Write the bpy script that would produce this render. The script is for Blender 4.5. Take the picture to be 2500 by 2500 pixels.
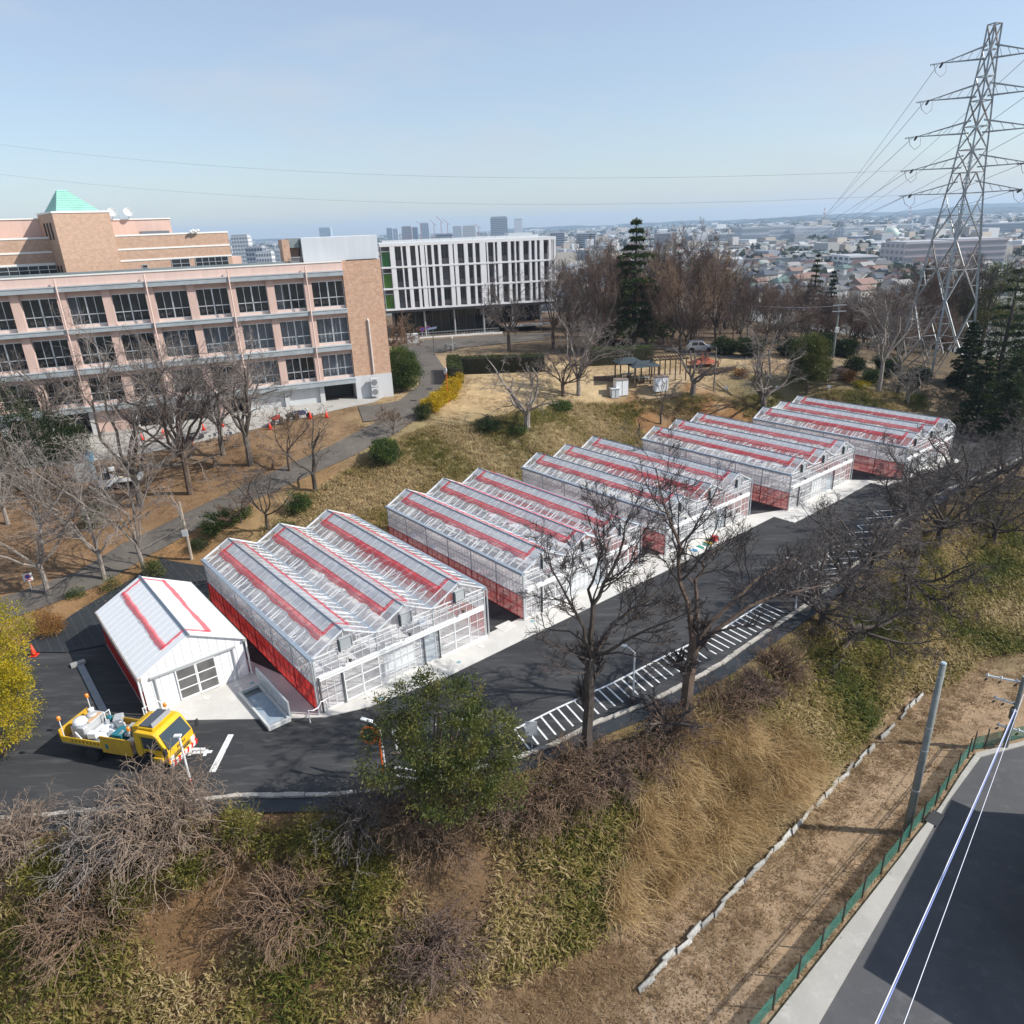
import bpy, math, random
import numpy as np
from mathutils import Vector, Matrix
R = math.radians
scene = bpy.context.scene
for o in list(bpy.data.objects): bpy.data.objects.remove(o)

# ------------------------------------------------------------------ camera
CAM_Z = 22.8; FOC = 1744.1; PITCH = R(21.779); ROLL = R(-2.2806)
_fw = Vector((0, math.cos(PITCH), -math.sin(PITCH))); _up = Vector((0, math.sin(PITCH), math.cos(PITCH))); _rt = Vector((1, 0, 0))
_cr, _sr = math.cos(ROLL), math.sin(ROLL)
AX = (_cr*_rt + _sr*_up, -_sr*_rt + _cr*_up, _fw)
cam_data = bpy.data.cameras.new('camera'); cam = bpy.data.objects.new('camera', cam_data)
scene.collection.objects.link(cam)
cam_data.sensor_width = 36.0; cam_data.lens = 36.0*FOC/2500.0; cam_data.clip_start = 0.5; cam_data.clip_end = 30000
m = Matrix((AX[0], AX[1], -AX[2])).transposed().to_4x4(); m.translation = (0, 0, CAM_Z)
cam.matrix_world = m
scene.camera = cam

# ------------------------------------------------------------------ world, sun, exposure
SUN_AZ = R(-8); SUN_EL = R(40)          # the sun stands to the right, a little on the camera's side
world = bpy.data.worlds.new('World'); scene.world = world; world.use_nodes = True
wn = world.node_tree.nodes; wl = world.node_tree.links; wn.clear()
sky = wn.new('ShaderNodeTexSky'); sky.sky_type = 'NISHITA'; sky.sun_disc = False
sky.sun_elevation = SUN_EL; sky.sun_rotation = R(90) - SUN_AZ
sky.air_density = 1.0; sky.dust_density = .9; sky.ozone_density = 3.0; sky.altitude = 60
bg = wn.new('ShaderNodeBackground'); wo = wn.new('ShaderNodeOutputWorld')
bg.inputs['Strength'].default_value = 0.118
# thin high cloud: soft streaks that whiten the sky a little everywhere
tc = wn.new('ShaderNodeTexCoord'); mp = wn.new('ShaderNodeMapping'); mp.inputs['Scale'].default_value = (1.5, 1.5, 6.0)
nz = wn.new('ShaderNodeTexNoise'); nz.inputs['Scale'].default_value = 2.4; nz.inputs['Detail'].default_value = 6; nz.inputs['Roughness'].default_value = .55
rp = wn.new('ShaderNodeValToRGB'); rp.color_ramp.elements[0].position = .48; rp.color_ramp.elements[1].position = .80
rp.color_ramp.elements[0].color = (.36, .36, .36, 1); rp.color_ramp.elements[1].color = (.85, .85, .85, 1)
mx = wn.new('ShaderNodeMix'); mx.data_type = 'RGBA'; mx.inputs['B'].default_value = (3.7, 4.0, 4.45, 1)
wl.new(tc.outputs['Generated'], mp.inputs['Vector']); wl.new(mp.outputs['Vector'], nz.inputs['Vector']); wl.new(nz.outputs['Fac'], rp.inputs['Fac'])
wl.new(rp.outputs['Color'], mx.inputs['Factor']); wl.new(sky.outputs['Color'], mx.inputs['A']); wl.new(mx.outputs['Result'], bg.inputs['Color'])
wl.new(bg.outputs['Background'], wo.inputs['Surface'])
sl = bpy.data.lights.new('sun', 'SUN'); sl.energy = 4.0; sl.angle = R(0.53); sl.color = (1.0, .955, .88)
sun = bpy.data.objects.new('sun', sl); scene.collection.objects.link(sun)
_sd = Vector((math.cos(SUN_EL)*math.cos(SUN_AZ), math.cos(SUN_EL)*math.sin(SUN_AZ), math.sin(SUN_EL)))
sun.rotation_euler = _sd.to_track_quat('Z', 'Y').to_euler(); sun.location = _sd*200
vs = scene.view_settings; vs.view_transform = 'Standard'; vs.look = 'None'; vs.exposure = 0.52; vs.gamma = 1.0; vs.use_curve_mapping = False
cy = scene.cycles
cy.max_bounces = 6; cy.diffuse_bounces = 3; cy.glossy_bounces = 3; cy.transmission_bounces = 4; cy.transparent_max_bounces = 24; cy.volume_bounces = 1
cy.use_denoising = True; cy.denoiser = 'OPENIMAGEDENOISE'; cy.denoising_input_passes = 'RGB_ALBEDO_NORMAL'; cy.denoising_prefilter = 'ACCURATE'
cy.caustics_reflective = False; cy.caustics_refractive = False; cy.sample_clamp_indirect = 6.0

# ------------------------------------------------------------------ helpers
COL = scene.collection
def ray(x, y):
    return AX[0]*((x-1250)/FOC) + AX[1]*((1250-y)/FOC) + AX[2]
def at_z(x, y, z):
    d = ray(x, y); t = (z-CAM_Z)/d.z; return Vector((d.x*t, d.y*t, z))
def at_y(x, y, Y):
    d = ray(x, y); t = Y/d.y; return Vector((d.x*t, Y, CAM_Z+d.z*t))
def tag(o, label=None, cat=None, group=None, kind=None):
    if label: o['label'] = label
    if cat: o['category'] = cat
    if group: o['group'] = group
    if kind: o['kind'] = kind
    return o
def empty(name, loc=(0, 0, 0), rz=0.0):
    o = bpy.data.objects.new(name, None); COL.objects.link(o); o.location = loc; o.rotation_euler = (0, 0, rz)
    o.empty_display_size = .2
    return o
def inst(name, mesh, parent=None, loc=(0, 0, 0), rot=(0, 0, 0), scale=(1, 1, 1)):
    o = bpy.data.objects.new(name, mesh); COL.objects.link(o)
    if parent: o.parent = parent
    o.location = loc; o.rotation_euler = rot; o.scale = scale
    return o
def copy_tree(o, parent=None):
    c = o.copy(); COL.objects.link(c); c.parent = parent
    for ch in list(o.children): copy_tree(ch, c)
    return c
class MB:
    """collects faces for one mesh"""
    def __init__(s): s.v = []; s.f = []; s.m = []; s.cur = 0
    def add(s, vs, fs, T=None):
        b = len(s.v)
        s.v += [tuple(T @ Vector(p)) if T is not None else tuple(p) for p in vs]
        s.f += [tuple(b+i for i in f) for f in fs]; s.m += [s.cur]*len(fs)
        return s
    def box(s, x0, x1, y0, y1, z0, z1, T=None):
        return s.add([(x0,y0,z0),(x1,y0,z0),(x1,y1,z0),(x0,y1,z0),(x0,y0,z1),(x1,y0,z1),(x1,y1,z1),(x0,y1,z1)],
              [(0,3,2,1),(4,5,6,7),(0,1,5,4),(1,2,6,5),(2,3,7,6),(3,0,4,7)], T)
    def bar(s, a, b, w, h=None, up=(0, 0, 1)):
        """rectangular bar from a to b"""
        a = Vector(a); b = Vector(b); h = h or w; d = (b-a)
        if d.length < 1e-6: return s
        d.normalize(); u = Vector(up)
        if abs(d.dot(u)) > .98: u = Vector((0, 1, 0)) if abs(d.y) < .9 else Vector((1, 0, 0))
        x = d.cross(u).normalized()*(w/2); y = x.cross(d).normalized()*(h/2)
        return s.add([a-x-y, a+x-y, a+x+y, a-x+y, b-x-y, b+x-y, b+x+y, b-x+y],
              [(0,3,2,1),(4,5,6,7),(0,1,5,4),(1,2,6,5),(2,3,7,6),(3,0,4,7)])
    def tube(s, pts, rad, n=6, cap=True):
        pts = [Vector(p) for p in pts]; k = len(pts)
        if not hasattr(rad, '__len__'): rad = [rad]*k
        vs = []; ref = None
        for i, p in enumerate(pts):
            d = (pts[min(i+1, k-1)]-pts[max(i-1, 0)])
            d = d.normalized() if d.length > 1e-9 else Vector((0, 0, 1))
            if ref is None: ref = d.orthogonal().normalized()
            x = (ref - d*ref.dot(d)); x = x.normalized() if x.length > 1e-6 else d.orthogonal().normalized(); ref = x; y = d.cross(x)
            for j in range(n):
                a = 2*math.pi*j/n; vs.append(p + (x*math.cos(a)+y*math.sin(a))*rad[i])
        fs = [(i*n+j, i*n+(j+1) % n, (i+1)*n+(j+1) % n, (i+1)*n+j) for i in range(k-1) for j in range(n)]
        if cap: fs += [tuple(range(n-1, -1, -1)), tuple((k-1)*n+j for j in range(n))]
        return s.add(vs, fs)
    def lathe(s, prof, n=16, T=None):
        vs = [(r*math.cos(2*math.pi*j/n), r*math.sin(2*math.pi*j/n), z) for r, z in prof for j in range(n)]; k = len(prof)
        fs = [(i*n+j, i*n+(j+1) % n, (i+1)*n+(j+1) % n, (i+1)*n+j) for i in range(k-1) for j in range(n)]
        fs += [tuple(range(n-1, -1, -1)), tuple((k-1)*n+j for j in range(n))]
        return s.add(vs, fs, T)
    def prism(s, poly, z0, z1, T=None):
        """extrude a polygon in xy from z0 to z1"""
        n = len(poly); vs = [(x, y, z0) for x, y in poly]+[(x, y, z1) for x, y in poly]
        fs = [tuple(range(n-1, -1, -1)), tuple(range(n, 2*n))]+[(i, (i+1) % n, n+(i+1) % n, n+i) for i in range(n)]
        return s.add(vs, fs, T)
    def mesh(s, name, mats, smooth=False):
        me = bpy.data.meshes.new(name); me.from_pydata(s.v, [], s.f)
        for q in (mats if isinstance(mats, (list, tuple)) else [mats]): me.materials.append(q)
        if any(s.m): me.polygons.foreach_set('material_index', s.m)
        if smooth: me.polygons.foreach_set('use_smooth', [True]*len(s.f))
        me.update(); return me
    def build(s, name, mats, parent=None, smooth=False, loc=(0, 0, 0), rot=(0, 0, 0)):
        return inst(name, s.mesh(name, mats, smooth), parent, loc, rot)
def TR(loc=(0, 0, 0), rz=0, rx=0, ry=0, sc=(1, 1, 1)):
    return Matrix.LocRotScale(Vector(loc), Matrix.Rotation(rz, 3, 'Z') @ Matrix.Rotation(ry, 3, 'Y') @ Matrix.Rotation(rx, 3, 'X'), Vector(sc))
def bevel(o, w=.02, seg=2):
    b = o.modifiers.new('bevel', 'BEVEL'); b.width = w; b.segments = seg; b.limit_method = 'ANGLE'; return o
MATS = {}
def mat(name, col, rough=.6, metal=0.0, var=0.0, scale=4.0, col2=None, bump=0.0, bscale=30.0, alpha=1.0, transl=0.0, spec=.5, detail=4, obj=True, inst_var=0.0, coat=0.0, stretch=None):
    """principled material with noise colour variation, fine relief, optional see-through and translucency"""
    if name in MATS: return MATS[name]
    m = bpy.data.materials.new(name); m.use_nodes = True; MATS[name] = m
    n = m.node_tree.nodes; l = m.node_tree.links; p = n['Principled BSDF']; out = n['Material Output']
    p.inputs['Roughness'].default_value = rough; p.inputs['Metallic'].default_value = metal; p.inputs['Specular IOR Level'].default_value = spec
    if coat: p.inputs['Coat Weight'].default_value = coat; p.inputs['Coat Roughness'].default_value = .08
    c = tuple(col)+(1,); p.inputs['Base Color'].default_value = c
    src = None
    if var or col2 or bump:
        t = n.new('ShaderNodeTexCoord'); vec = t.outputs['Object'] if obj else None
        if not obj:
            g = n.new('ShaderNodeNewGeometry'); vec = g.outputs['Position']
        if stretch:
            mpn = n.new('ShaderNodeMapping'); mpn.inputs['Scale'].default_value = stretch; l.new(vec, mpn.inputs['Vector']); vec = mpn.outputs['Vector']
    if var or col2:
        nz = n.new('ShaderNodeTexNoise'); nz.inputs['Scale'].default_value = scale; nz.inputs['Detail'].default_value = detail; nz.inputs['Roughness'].default_value = .62
        l.new(vec, nz.inputs['Vector'])
        rp = n.new('ShaderNodeValToRGB'); rp.color_ramp.elements[0].position = .32; rp.color_ramp.elements[1].position = .68
        if col2: a, b = c, tuple(col2)+(1,)
        else: a = tuple(max(0, x*(1-var)) for x in col)+(1,); b = tuple(min(1, x*(1+var)) for x in col)+(1,)
        rp.color_ramp.elements[0].color = a; rp.color_ramp.elements[1].color = b
        l.new(nz.outputs['Fac'], rp.inputs['Fac']); src = rp.outputs['Color']
    if inst_var:
        oi = n.new('ShaderNodeObjectInfo'); hs = n.new('ShaderNodeHueSaturation')
        mr = n.new('ShaderNodeMapRange'); mr.inputs['To Min'].default_value = 1-inst_var; mr.inputs['To Max'].default_value = 1+inst_var
        l.new(oi.outputs['Random'], mr.inputs['Value']); l.new(mr.outputs['Result'], hs.inputs['Value'])
        if src: l.new(src, hs.inputs['Color'])
        else: hs.inputs['Color'].default_value = c
        src = hs.outputs['Color']
    if src: l.new(src, p.inputs['Base Color'])
    if bump:
        nb = n.new('ShaderNodeTexNoise'); nb.inputs['Scale'].default_value = bscale; nb.inputs['Detail'].default_value = 5
        l.new(vec, nb.inputs['Vector']); bp = n.new('ShaderNodeBump'); bp.inputs['Strength'].default_value = bump; bp.inputs['Distance'].default_value = .03
        l.new(nb.outputs['Fac'], bp.inputs['Height']); l.new(bp.outputs['Normal'], p.inputs['Normal'])
    sh = p.outputs['BSDF']
    if transl:
        tl = n.new('ShaderNodeBsdfTranslucent'); ms = n.new('ShaderNodeMixShader'); ms.inputs['Fac'].default_value = transl
        if src: l.new(src, tl.inputs['Color'])
        else: tl.inputs['Color'].default_value = c
        l.new(sh, ms.inputs[1]); l.new(tl.outputs[0], ms.inputs[2]); sh = ms.outputs[0]
    if alpha < 1:
        tp = n.new('ShaderNodeBsdfTransparent'); ms = n.new('ShaderNodeMixShader'); ms.inputs['Fac'].default_value = alpha
        l.new(tp.outputs[0], ms.inputs[1]); l.new(sh, ms.inputs[2]); sh = ms.outputs[0]
    if sh is not p.outputs['BSDF']: l.new(sh, out.inputs['Surface'])
    return m
def glass(name, tint, body=.2, dirt=(.75, .78, .8), fmin=.06, rough=.05, ior=1.5, gl=(1, 1, 1)):
    """thin pane: fresnel mirror over see-through glass with a veil of dust or film"""
    m = bpy.data.materials.new(name); m.use_nodes = True; n = m.node_tree.nodes; l = m.node_tree.links; n.clear()
    out = n.new('ShaderNodeOutputMaterial'); tp = n.new('ShaderNodeBsdfTransparent'); tp.inputs['Color'].default_value = tuple(tint)+(1,)
    df = n.new('ShaderNodeBsdfDiffuse'); df.inputs['Color'].default_value = tuple(dirt)+(1,)
    t = n.new('ShaderNodeTexCoord'); nz = n.new('ShaderNodeTexNoise'); nz.inputs['Scale'].default_value = 1.7; nz.inputs['Detail'].default_value = 5
    oi = n.new('ShaderNodeObjectInfo'); ad = n.new('ShaderNodeVectorMath'); ad.operation = 'ADD'
    l.new(t.outputs['Object'], ad.inputs[0]); l.new(oi.outputs['Location'], ad.inputs[1]); l.new(ad.outputs[0], nz.inputs['Vector'])
    mr = n.new('ShaderNodeMapRange'); mr.inputs['From Min'].default_value = .3; mr.inputs['From Max'].default_value = .7
    mr.inputs['To Min'].default_value = body*.75; mr.inputs['To Max'].default_value = min(1, body*1.25); l.new(nz.outputs['Fac'], mr.inputs['Value'])
    tl = n.new('ShaderNodeBsdfTranslucent'); tl.inputs['Color'].default_value = tuple(dirt)+(1,); dm = n.new('ShaderNodeMixShader'); dm.inputs['Fac'].default_value = .45; l.new(df.outputs[0], dm.inputs[1]); l.new(tl.outputs[0], dm.inputs[2])
    ms = n.new('ShaderNodeMixShader'); l.new(mr.outputs[0], ms.inputs['Fac']); l.new(tp.outputs[0], ms.inputs[1]); l.new(dm.outputs[0], ms.inputs[2])
    gs = n.new('ShaderNodeBsdfGlossy'); gs.inputs['Roughness'].default_value = rough; gs.inputs['Color'].default_value = tuple(gl)+(1,)
    fr = n.new('ShaderNodeFresnel'); fr.inputs['IOR'].default_value = ior
    gq = n.new('ShaderNodeNewGeometry'); sb = n.new('ShaderNodeMath'); sb.operation = 'SUBTRACT'; sb.inputs[0].default_value = 1.0; l.new(gq.outputs['Backfacing'], sb.inputs[1]); ml = n.new('ShaderNodeMath'); ml.operation = 'MULTIPLY'; l.new(fr.outputs[0], ml.inputs[0]); l.new(sb.outputs[0], ml.inputs[1])
    m2 = n.new('ShaderNodeMixShader'); l.new(ml.outputs[0], m2.inputs['Fac']); l.new(ms.outputs[0], m2.inputs[1]); l.new(gs.outputs[0], m2.inputs[2])
    l.new(m2.outputs[0], out.inputs['Surface']); MATS[name] = m
    return m
rng = random.Random(7)
# ------------------------------------------------------------------ lie of the land
TH = R(39.3); UX, UY = -math.sin(TH), math.cos(TH); VX, VY = math.cos(TH), math.sin(TH)   # greenhouse axes: u to the back, v to the right
HOUSES = [(-10.2, 30.34), (.55, 39.26), (11.31, 48.27), (23.56, 56.46), (36.92, 63.27)]
HW_, HL_, SPAN, HE, HR = 10.8, 16.1, 3.6, 3.24, .914
SHED = (-19.14, 30.7); SW, SLEN, SHE, SHR = 5.25, 9.05, 2.31, 1.35
def zg(x, y): return -0.0145*((x+10.2)*VX + (y-30.34)*VY)
def uv(o, a, b): return (o[0]+UX*b+VX*a, o[1]+UY*b+VY*a)      # a across, b back
def on_pad(x, y):
    p = at_z(x, y, 0)
    for _ in range(3): p = at_z(x, y, zg(p.x, p.y))
    return (p.x, p.y)
KERB = [(-75, 17), (-48, 21.5), (-27, 23.4)] + [on_pad(*q) for q in ((322,1972),(417,1961),(583,1943),(826,1939),(962,1925),(1100,1900),(1296,1838),(1348,1818),(1455,1764),(1584,1715),(1697,1656),(1759,1621),(1847,1558),(1939,1496),(1984,1466),(2083,1381),(2128,1349),(2202,1262))] + [(39, 60), (48, 66), (62, 76), (90, 96)]
REAR = [(-75, 26), (-45, 34), (-32, 36.2), (-27, 38.5), (-24.9, 38.8), (-21, 42.2), (-20.8, 43.8), (-12.3, 50.8), (-10.2, 52.6), (-1.6, 59.7), (.6, 61.8), (9, 68.7), (12.8, 70.0), (21.3, 76.9), (26, 76.9), (34.6, 83.7), (47, 79), (60, 84), (90, 104)]
LOWER_Z = -5.0
def pl_dist(X, Y, poly):
    """signed distance to an open polyline, positive to the right of its direction"""
    best = np.full(X.shape, 1e9); sg = np.zeros(X.shape)
    for (ax, ay), (bx, by) in zip(poly, poly[1:]):
        dx, dy = bx-ax, by-ay; L2 = dx*dx+dy*dy
        t = np.clip(((X-ax)*dx+(Y-ay)*dy)/L2, 0, 1); px_, py_ = ax+t*dx, ay+t*dy
        d = np.hypot(X-px_, Y-py_); cr = dx*(Y-ay)-dy*(X-ax)
        k = d < best-1e-9; best = np.where(k, d, best); sg = np.where(k, np.where(cr < 0, 1., -1.), sg)
    return best*sg
CTRL = [(-15.8,63.7,4),(-20.9,58.2,3),(-25.4,53.5,2),(-28.6,49.4,1.2),(-30.1,45.6,.8),(-32.8,42.8,.6),(-9.9,73.9,5.3),(-12.4,106,5.5),(-11.4,63.6,3.2),(1.8,70.3,3.8),(3,86.9,5.2),(-3.9,74,4.6),
 (19.3,92.6,5),(16,86.3,4.8),(28.3,104.2,5),(26.5,85.7,3.5),(32.9,85.9,3.0),(39,86.5,2.6),(44.2,87.3,2.4),(29.7,83,1.5),(56.5,94.9,2),(60,100,2),(21.3,83.2,4),(17.8,81,1.6),(17.8,99,5),(-4.7,96,5.3),
 (-35,59.6,3),(-23.8,69.7,5.2),(-32.9,57,2.4),(-45,67,5.2),(-45.4,60,4.2),(-12.8,79.8,5.5),(-60,70,5),(-60,110,5.5),(0,130,5.5),(40,125,4.5),(70,115,1),(95,112,-3),(110,150,-9),(50,150,3),(0,180,4),(-60,170,5),(160,140,-12),
 (-9.2,61.3,1.8),(-25.8,47.7,.5),(-45,40,.9),(-60,45,1.5),(-21.5,45.2,.6),(-12.3,53,.6),(-9.8,54.5,.4),(-1,62.5,.5),(1,64.5,.5),(9.5,71.5,.6),(13,73,.8),(21.7,79.3,.8),(26.4,79.2,.2),(35,85.4,.4),(50,84,-.4),(70,92,-1),(48,80,-1)]
_cp = np.array(CTRL, float)
def _tps(r2): return np.where(r2 > 1e-9, r2*np.log(np.maximum(r2, 1e-9)), 0)
_d2 = (_cp[:, None, 0]-_cp[None, :, 0])**2 + (_cp[:, None, 1]-_cp[None, :, 1])**2
_n = len(_cp); _A = np.zeros((_n+3, _n+3)); _A[:_n, :_n] = _tps(_d2)+np.eye(_n)*6.0
_A[:_n, _n] = 1; _A[:_n, _n+1:] = _cp[:, :2]; _A[_n, :_n] = 1; _A[_n+1:, :_n] = _cp[:, :2].T
_w = np.linalg.solve(_A, np.concatenate([_cp[:, 2], [0, 0, 0]]))
def sstep(t): t = np.clip(t, 0, 1); return t*t*(3-2*t)
def height(X, Y):
    X = np.asarray(X, float); Y = np.asarray(Y, float); sh = X.shape; X = X.ravel(); Y = Y.ravel()
    r2 = (X[:, None]-_cp[None, :, 0])**2 + (Y[:, None]-_cp[None, :, 1])**2
    up = _tps(r2) @ _w[:_n] + _w[_n] + _w[_n+1]*X + _w[_n+2]*Y
    up = np.clip(up, -14, 6.2)
    g = zg(X, Y); sr = -pl_dist(X, Y, REAR); sk = pl_dist(X, Y, KERB)
    z = g + (up-g)*sstep((sr-.2)/2.2)
    low = np.maximum(g-(np.maximum(sk-1.1, 0))*.88, LOWER_Z + .25*np.sin(X*.21)*np.cos(Y*.17)*0)
    z = np.where(sk > 0, low, z)
    far = sstep((np.hypot(X, np.maximum(Y, 0))-165)/150); z = z*(1-far) + (-23.5)*far
    return z.reshape(sh)
def hz(x, y): return float(height(np.array([x]), np.array([y]))[0])
def site(x, y):
    """the spot on the ground seen at a pixel of the photograph"""
    d = ray(x, y); ts = np.concatenate([np.arange(12, 140, .4), np.arange(140, 320, 2)])
    X = d.x*ts; Y = d.y*ts; Z = CAM_Z + d.z*ts; b = Z-height(X, Y); k = np.argmax(b < 0)
    if b[k] >= 0: k = len(ts)-1
    t = ts[k-1] + (ts[k]-ts[k-1])*b[k-1]/max(1e-6, b[k-1]-b[k])
    x_, y_ = d.x*t, d.y*t
    return Vector((x_, y_, hz(x_, y_)))
def top_z(base, x, y):
    """height at which the column over base passes through pixel (x, y)"""
    d = ray(x, y); return CAM_Z + d.z*(math.hypot(base.x, base.y)/math.hypot(d.x, d.y))

def axis(segs):
    out = []
    for a, b, s in segs: out += list(np.arange(a, b, s))
    out.append(segs[-1][1]); return np.array(out)
gx = axis([(-330, -70, 10), (-70, -48, 1.6), (-48, 62, .55), (62, 90, 1.4), (90, 400, 10)])
gy = axis([(-30, 8, 1.6), (8, 108, .55), (108, 150, 1.6), (150, 380, 6)])
GX, GY = np.meshgrid(gx, gy); GZ = height(GX, GY)
_sk = pl_dist(GX.ravel(), GY.ravel(), KERB).reshape(GX.shape); _sr = -pl_dist(GX.ravel(), GY.ravel(), REAR).reshape(GX.shape)
nrng = np.random.default_rng(3)
pad = (_sk < 1.0) & (_sr < .3)
soft = (np.sin(GX*1.3+GY*.7)+np.sin(GX*.6-GY*1.7)+np.sin(GX*2.9+1)*np.sin(GY*2.6))*.05*np.where((_sk > 1) & (GZ > LOWER_Z+.1), 1., .15)
GZ = GZ + np.where(pad, -.07, soft*np.clip(np.maximum(_sk-1, _sr), 0, 1))
# bare colours of the soil, by place
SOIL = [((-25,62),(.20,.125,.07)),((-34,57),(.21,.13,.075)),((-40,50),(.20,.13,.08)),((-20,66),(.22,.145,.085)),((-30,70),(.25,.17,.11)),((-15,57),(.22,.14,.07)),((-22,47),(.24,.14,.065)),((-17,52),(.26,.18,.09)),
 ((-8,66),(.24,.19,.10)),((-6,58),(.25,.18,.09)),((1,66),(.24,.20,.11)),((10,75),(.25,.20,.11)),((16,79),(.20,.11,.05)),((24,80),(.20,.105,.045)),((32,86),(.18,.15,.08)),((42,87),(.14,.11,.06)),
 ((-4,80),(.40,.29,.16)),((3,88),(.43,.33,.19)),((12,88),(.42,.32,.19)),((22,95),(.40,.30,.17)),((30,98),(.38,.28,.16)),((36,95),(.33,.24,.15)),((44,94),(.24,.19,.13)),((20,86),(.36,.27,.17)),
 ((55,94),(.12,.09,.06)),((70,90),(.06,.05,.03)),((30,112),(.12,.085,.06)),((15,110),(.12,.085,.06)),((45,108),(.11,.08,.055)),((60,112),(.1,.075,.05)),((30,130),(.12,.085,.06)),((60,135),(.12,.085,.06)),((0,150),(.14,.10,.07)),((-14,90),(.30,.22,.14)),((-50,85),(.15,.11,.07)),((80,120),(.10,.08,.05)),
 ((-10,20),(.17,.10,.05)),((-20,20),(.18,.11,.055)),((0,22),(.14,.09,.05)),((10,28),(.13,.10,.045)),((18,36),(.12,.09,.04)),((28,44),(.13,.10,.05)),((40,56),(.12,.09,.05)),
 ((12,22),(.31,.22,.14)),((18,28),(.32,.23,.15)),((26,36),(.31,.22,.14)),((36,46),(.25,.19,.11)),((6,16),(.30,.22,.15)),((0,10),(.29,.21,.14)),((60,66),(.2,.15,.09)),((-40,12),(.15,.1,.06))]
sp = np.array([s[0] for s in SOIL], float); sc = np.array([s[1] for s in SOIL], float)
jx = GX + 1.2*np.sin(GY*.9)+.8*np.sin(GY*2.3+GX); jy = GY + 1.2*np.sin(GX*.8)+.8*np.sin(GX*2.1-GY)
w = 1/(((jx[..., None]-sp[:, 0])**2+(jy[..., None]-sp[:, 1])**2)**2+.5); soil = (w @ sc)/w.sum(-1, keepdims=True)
ny, nx = GX.shape
verts = np.stack([GX, GY, GZ], -1).reshape(-1, 3)
idx = np.arange(ny*nx).reshape(ny, nx)
faces = np.stack([idx[:-1, :-1], idx[:-1, 1:], idx[1:, 1:], idx[1:, :-1]], -1).reshape(-1, 4)
me = bpy.data.meshes.new('ground'); me.from_pydata(verts.tolist(), [], faces.tolist())
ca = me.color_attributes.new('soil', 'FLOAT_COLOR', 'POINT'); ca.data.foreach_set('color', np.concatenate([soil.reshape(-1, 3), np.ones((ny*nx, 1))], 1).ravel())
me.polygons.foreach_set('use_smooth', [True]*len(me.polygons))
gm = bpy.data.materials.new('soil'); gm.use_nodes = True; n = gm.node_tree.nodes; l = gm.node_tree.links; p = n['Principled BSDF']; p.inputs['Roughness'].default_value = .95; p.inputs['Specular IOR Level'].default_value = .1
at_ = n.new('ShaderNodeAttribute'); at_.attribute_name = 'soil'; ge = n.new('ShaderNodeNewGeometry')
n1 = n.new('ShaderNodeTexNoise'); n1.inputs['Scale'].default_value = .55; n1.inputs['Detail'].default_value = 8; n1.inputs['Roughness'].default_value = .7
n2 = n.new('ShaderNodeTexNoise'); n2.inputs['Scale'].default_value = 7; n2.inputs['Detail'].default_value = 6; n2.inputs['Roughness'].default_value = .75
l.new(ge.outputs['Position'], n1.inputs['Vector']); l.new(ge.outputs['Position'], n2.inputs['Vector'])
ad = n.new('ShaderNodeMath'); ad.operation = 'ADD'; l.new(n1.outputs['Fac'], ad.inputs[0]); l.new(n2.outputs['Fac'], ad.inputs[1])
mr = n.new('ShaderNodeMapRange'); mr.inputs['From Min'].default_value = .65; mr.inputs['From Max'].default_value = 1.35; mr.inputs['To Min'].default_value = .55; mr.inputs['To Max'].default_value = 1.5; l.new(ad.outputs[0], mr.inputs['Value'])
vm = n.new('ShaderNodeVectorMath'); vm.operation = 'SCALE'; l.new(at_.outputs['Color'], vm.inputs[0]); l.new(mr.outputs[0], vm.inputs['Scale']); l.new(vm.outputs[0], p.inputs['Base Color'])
bp = n.new('ShaderNodeBump'); bp.inputs['Strength'].default_value = .7; bp.inputs['Distance'].default_value = .06; l.new(n2.outputs['Fac'], bp.inputs['Height']); l.new(bp.outputs['Normal'], p.inputs['Normal'])
me.materials.append(gm)
tag(inst('ground', me), kind='structure')

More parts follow.
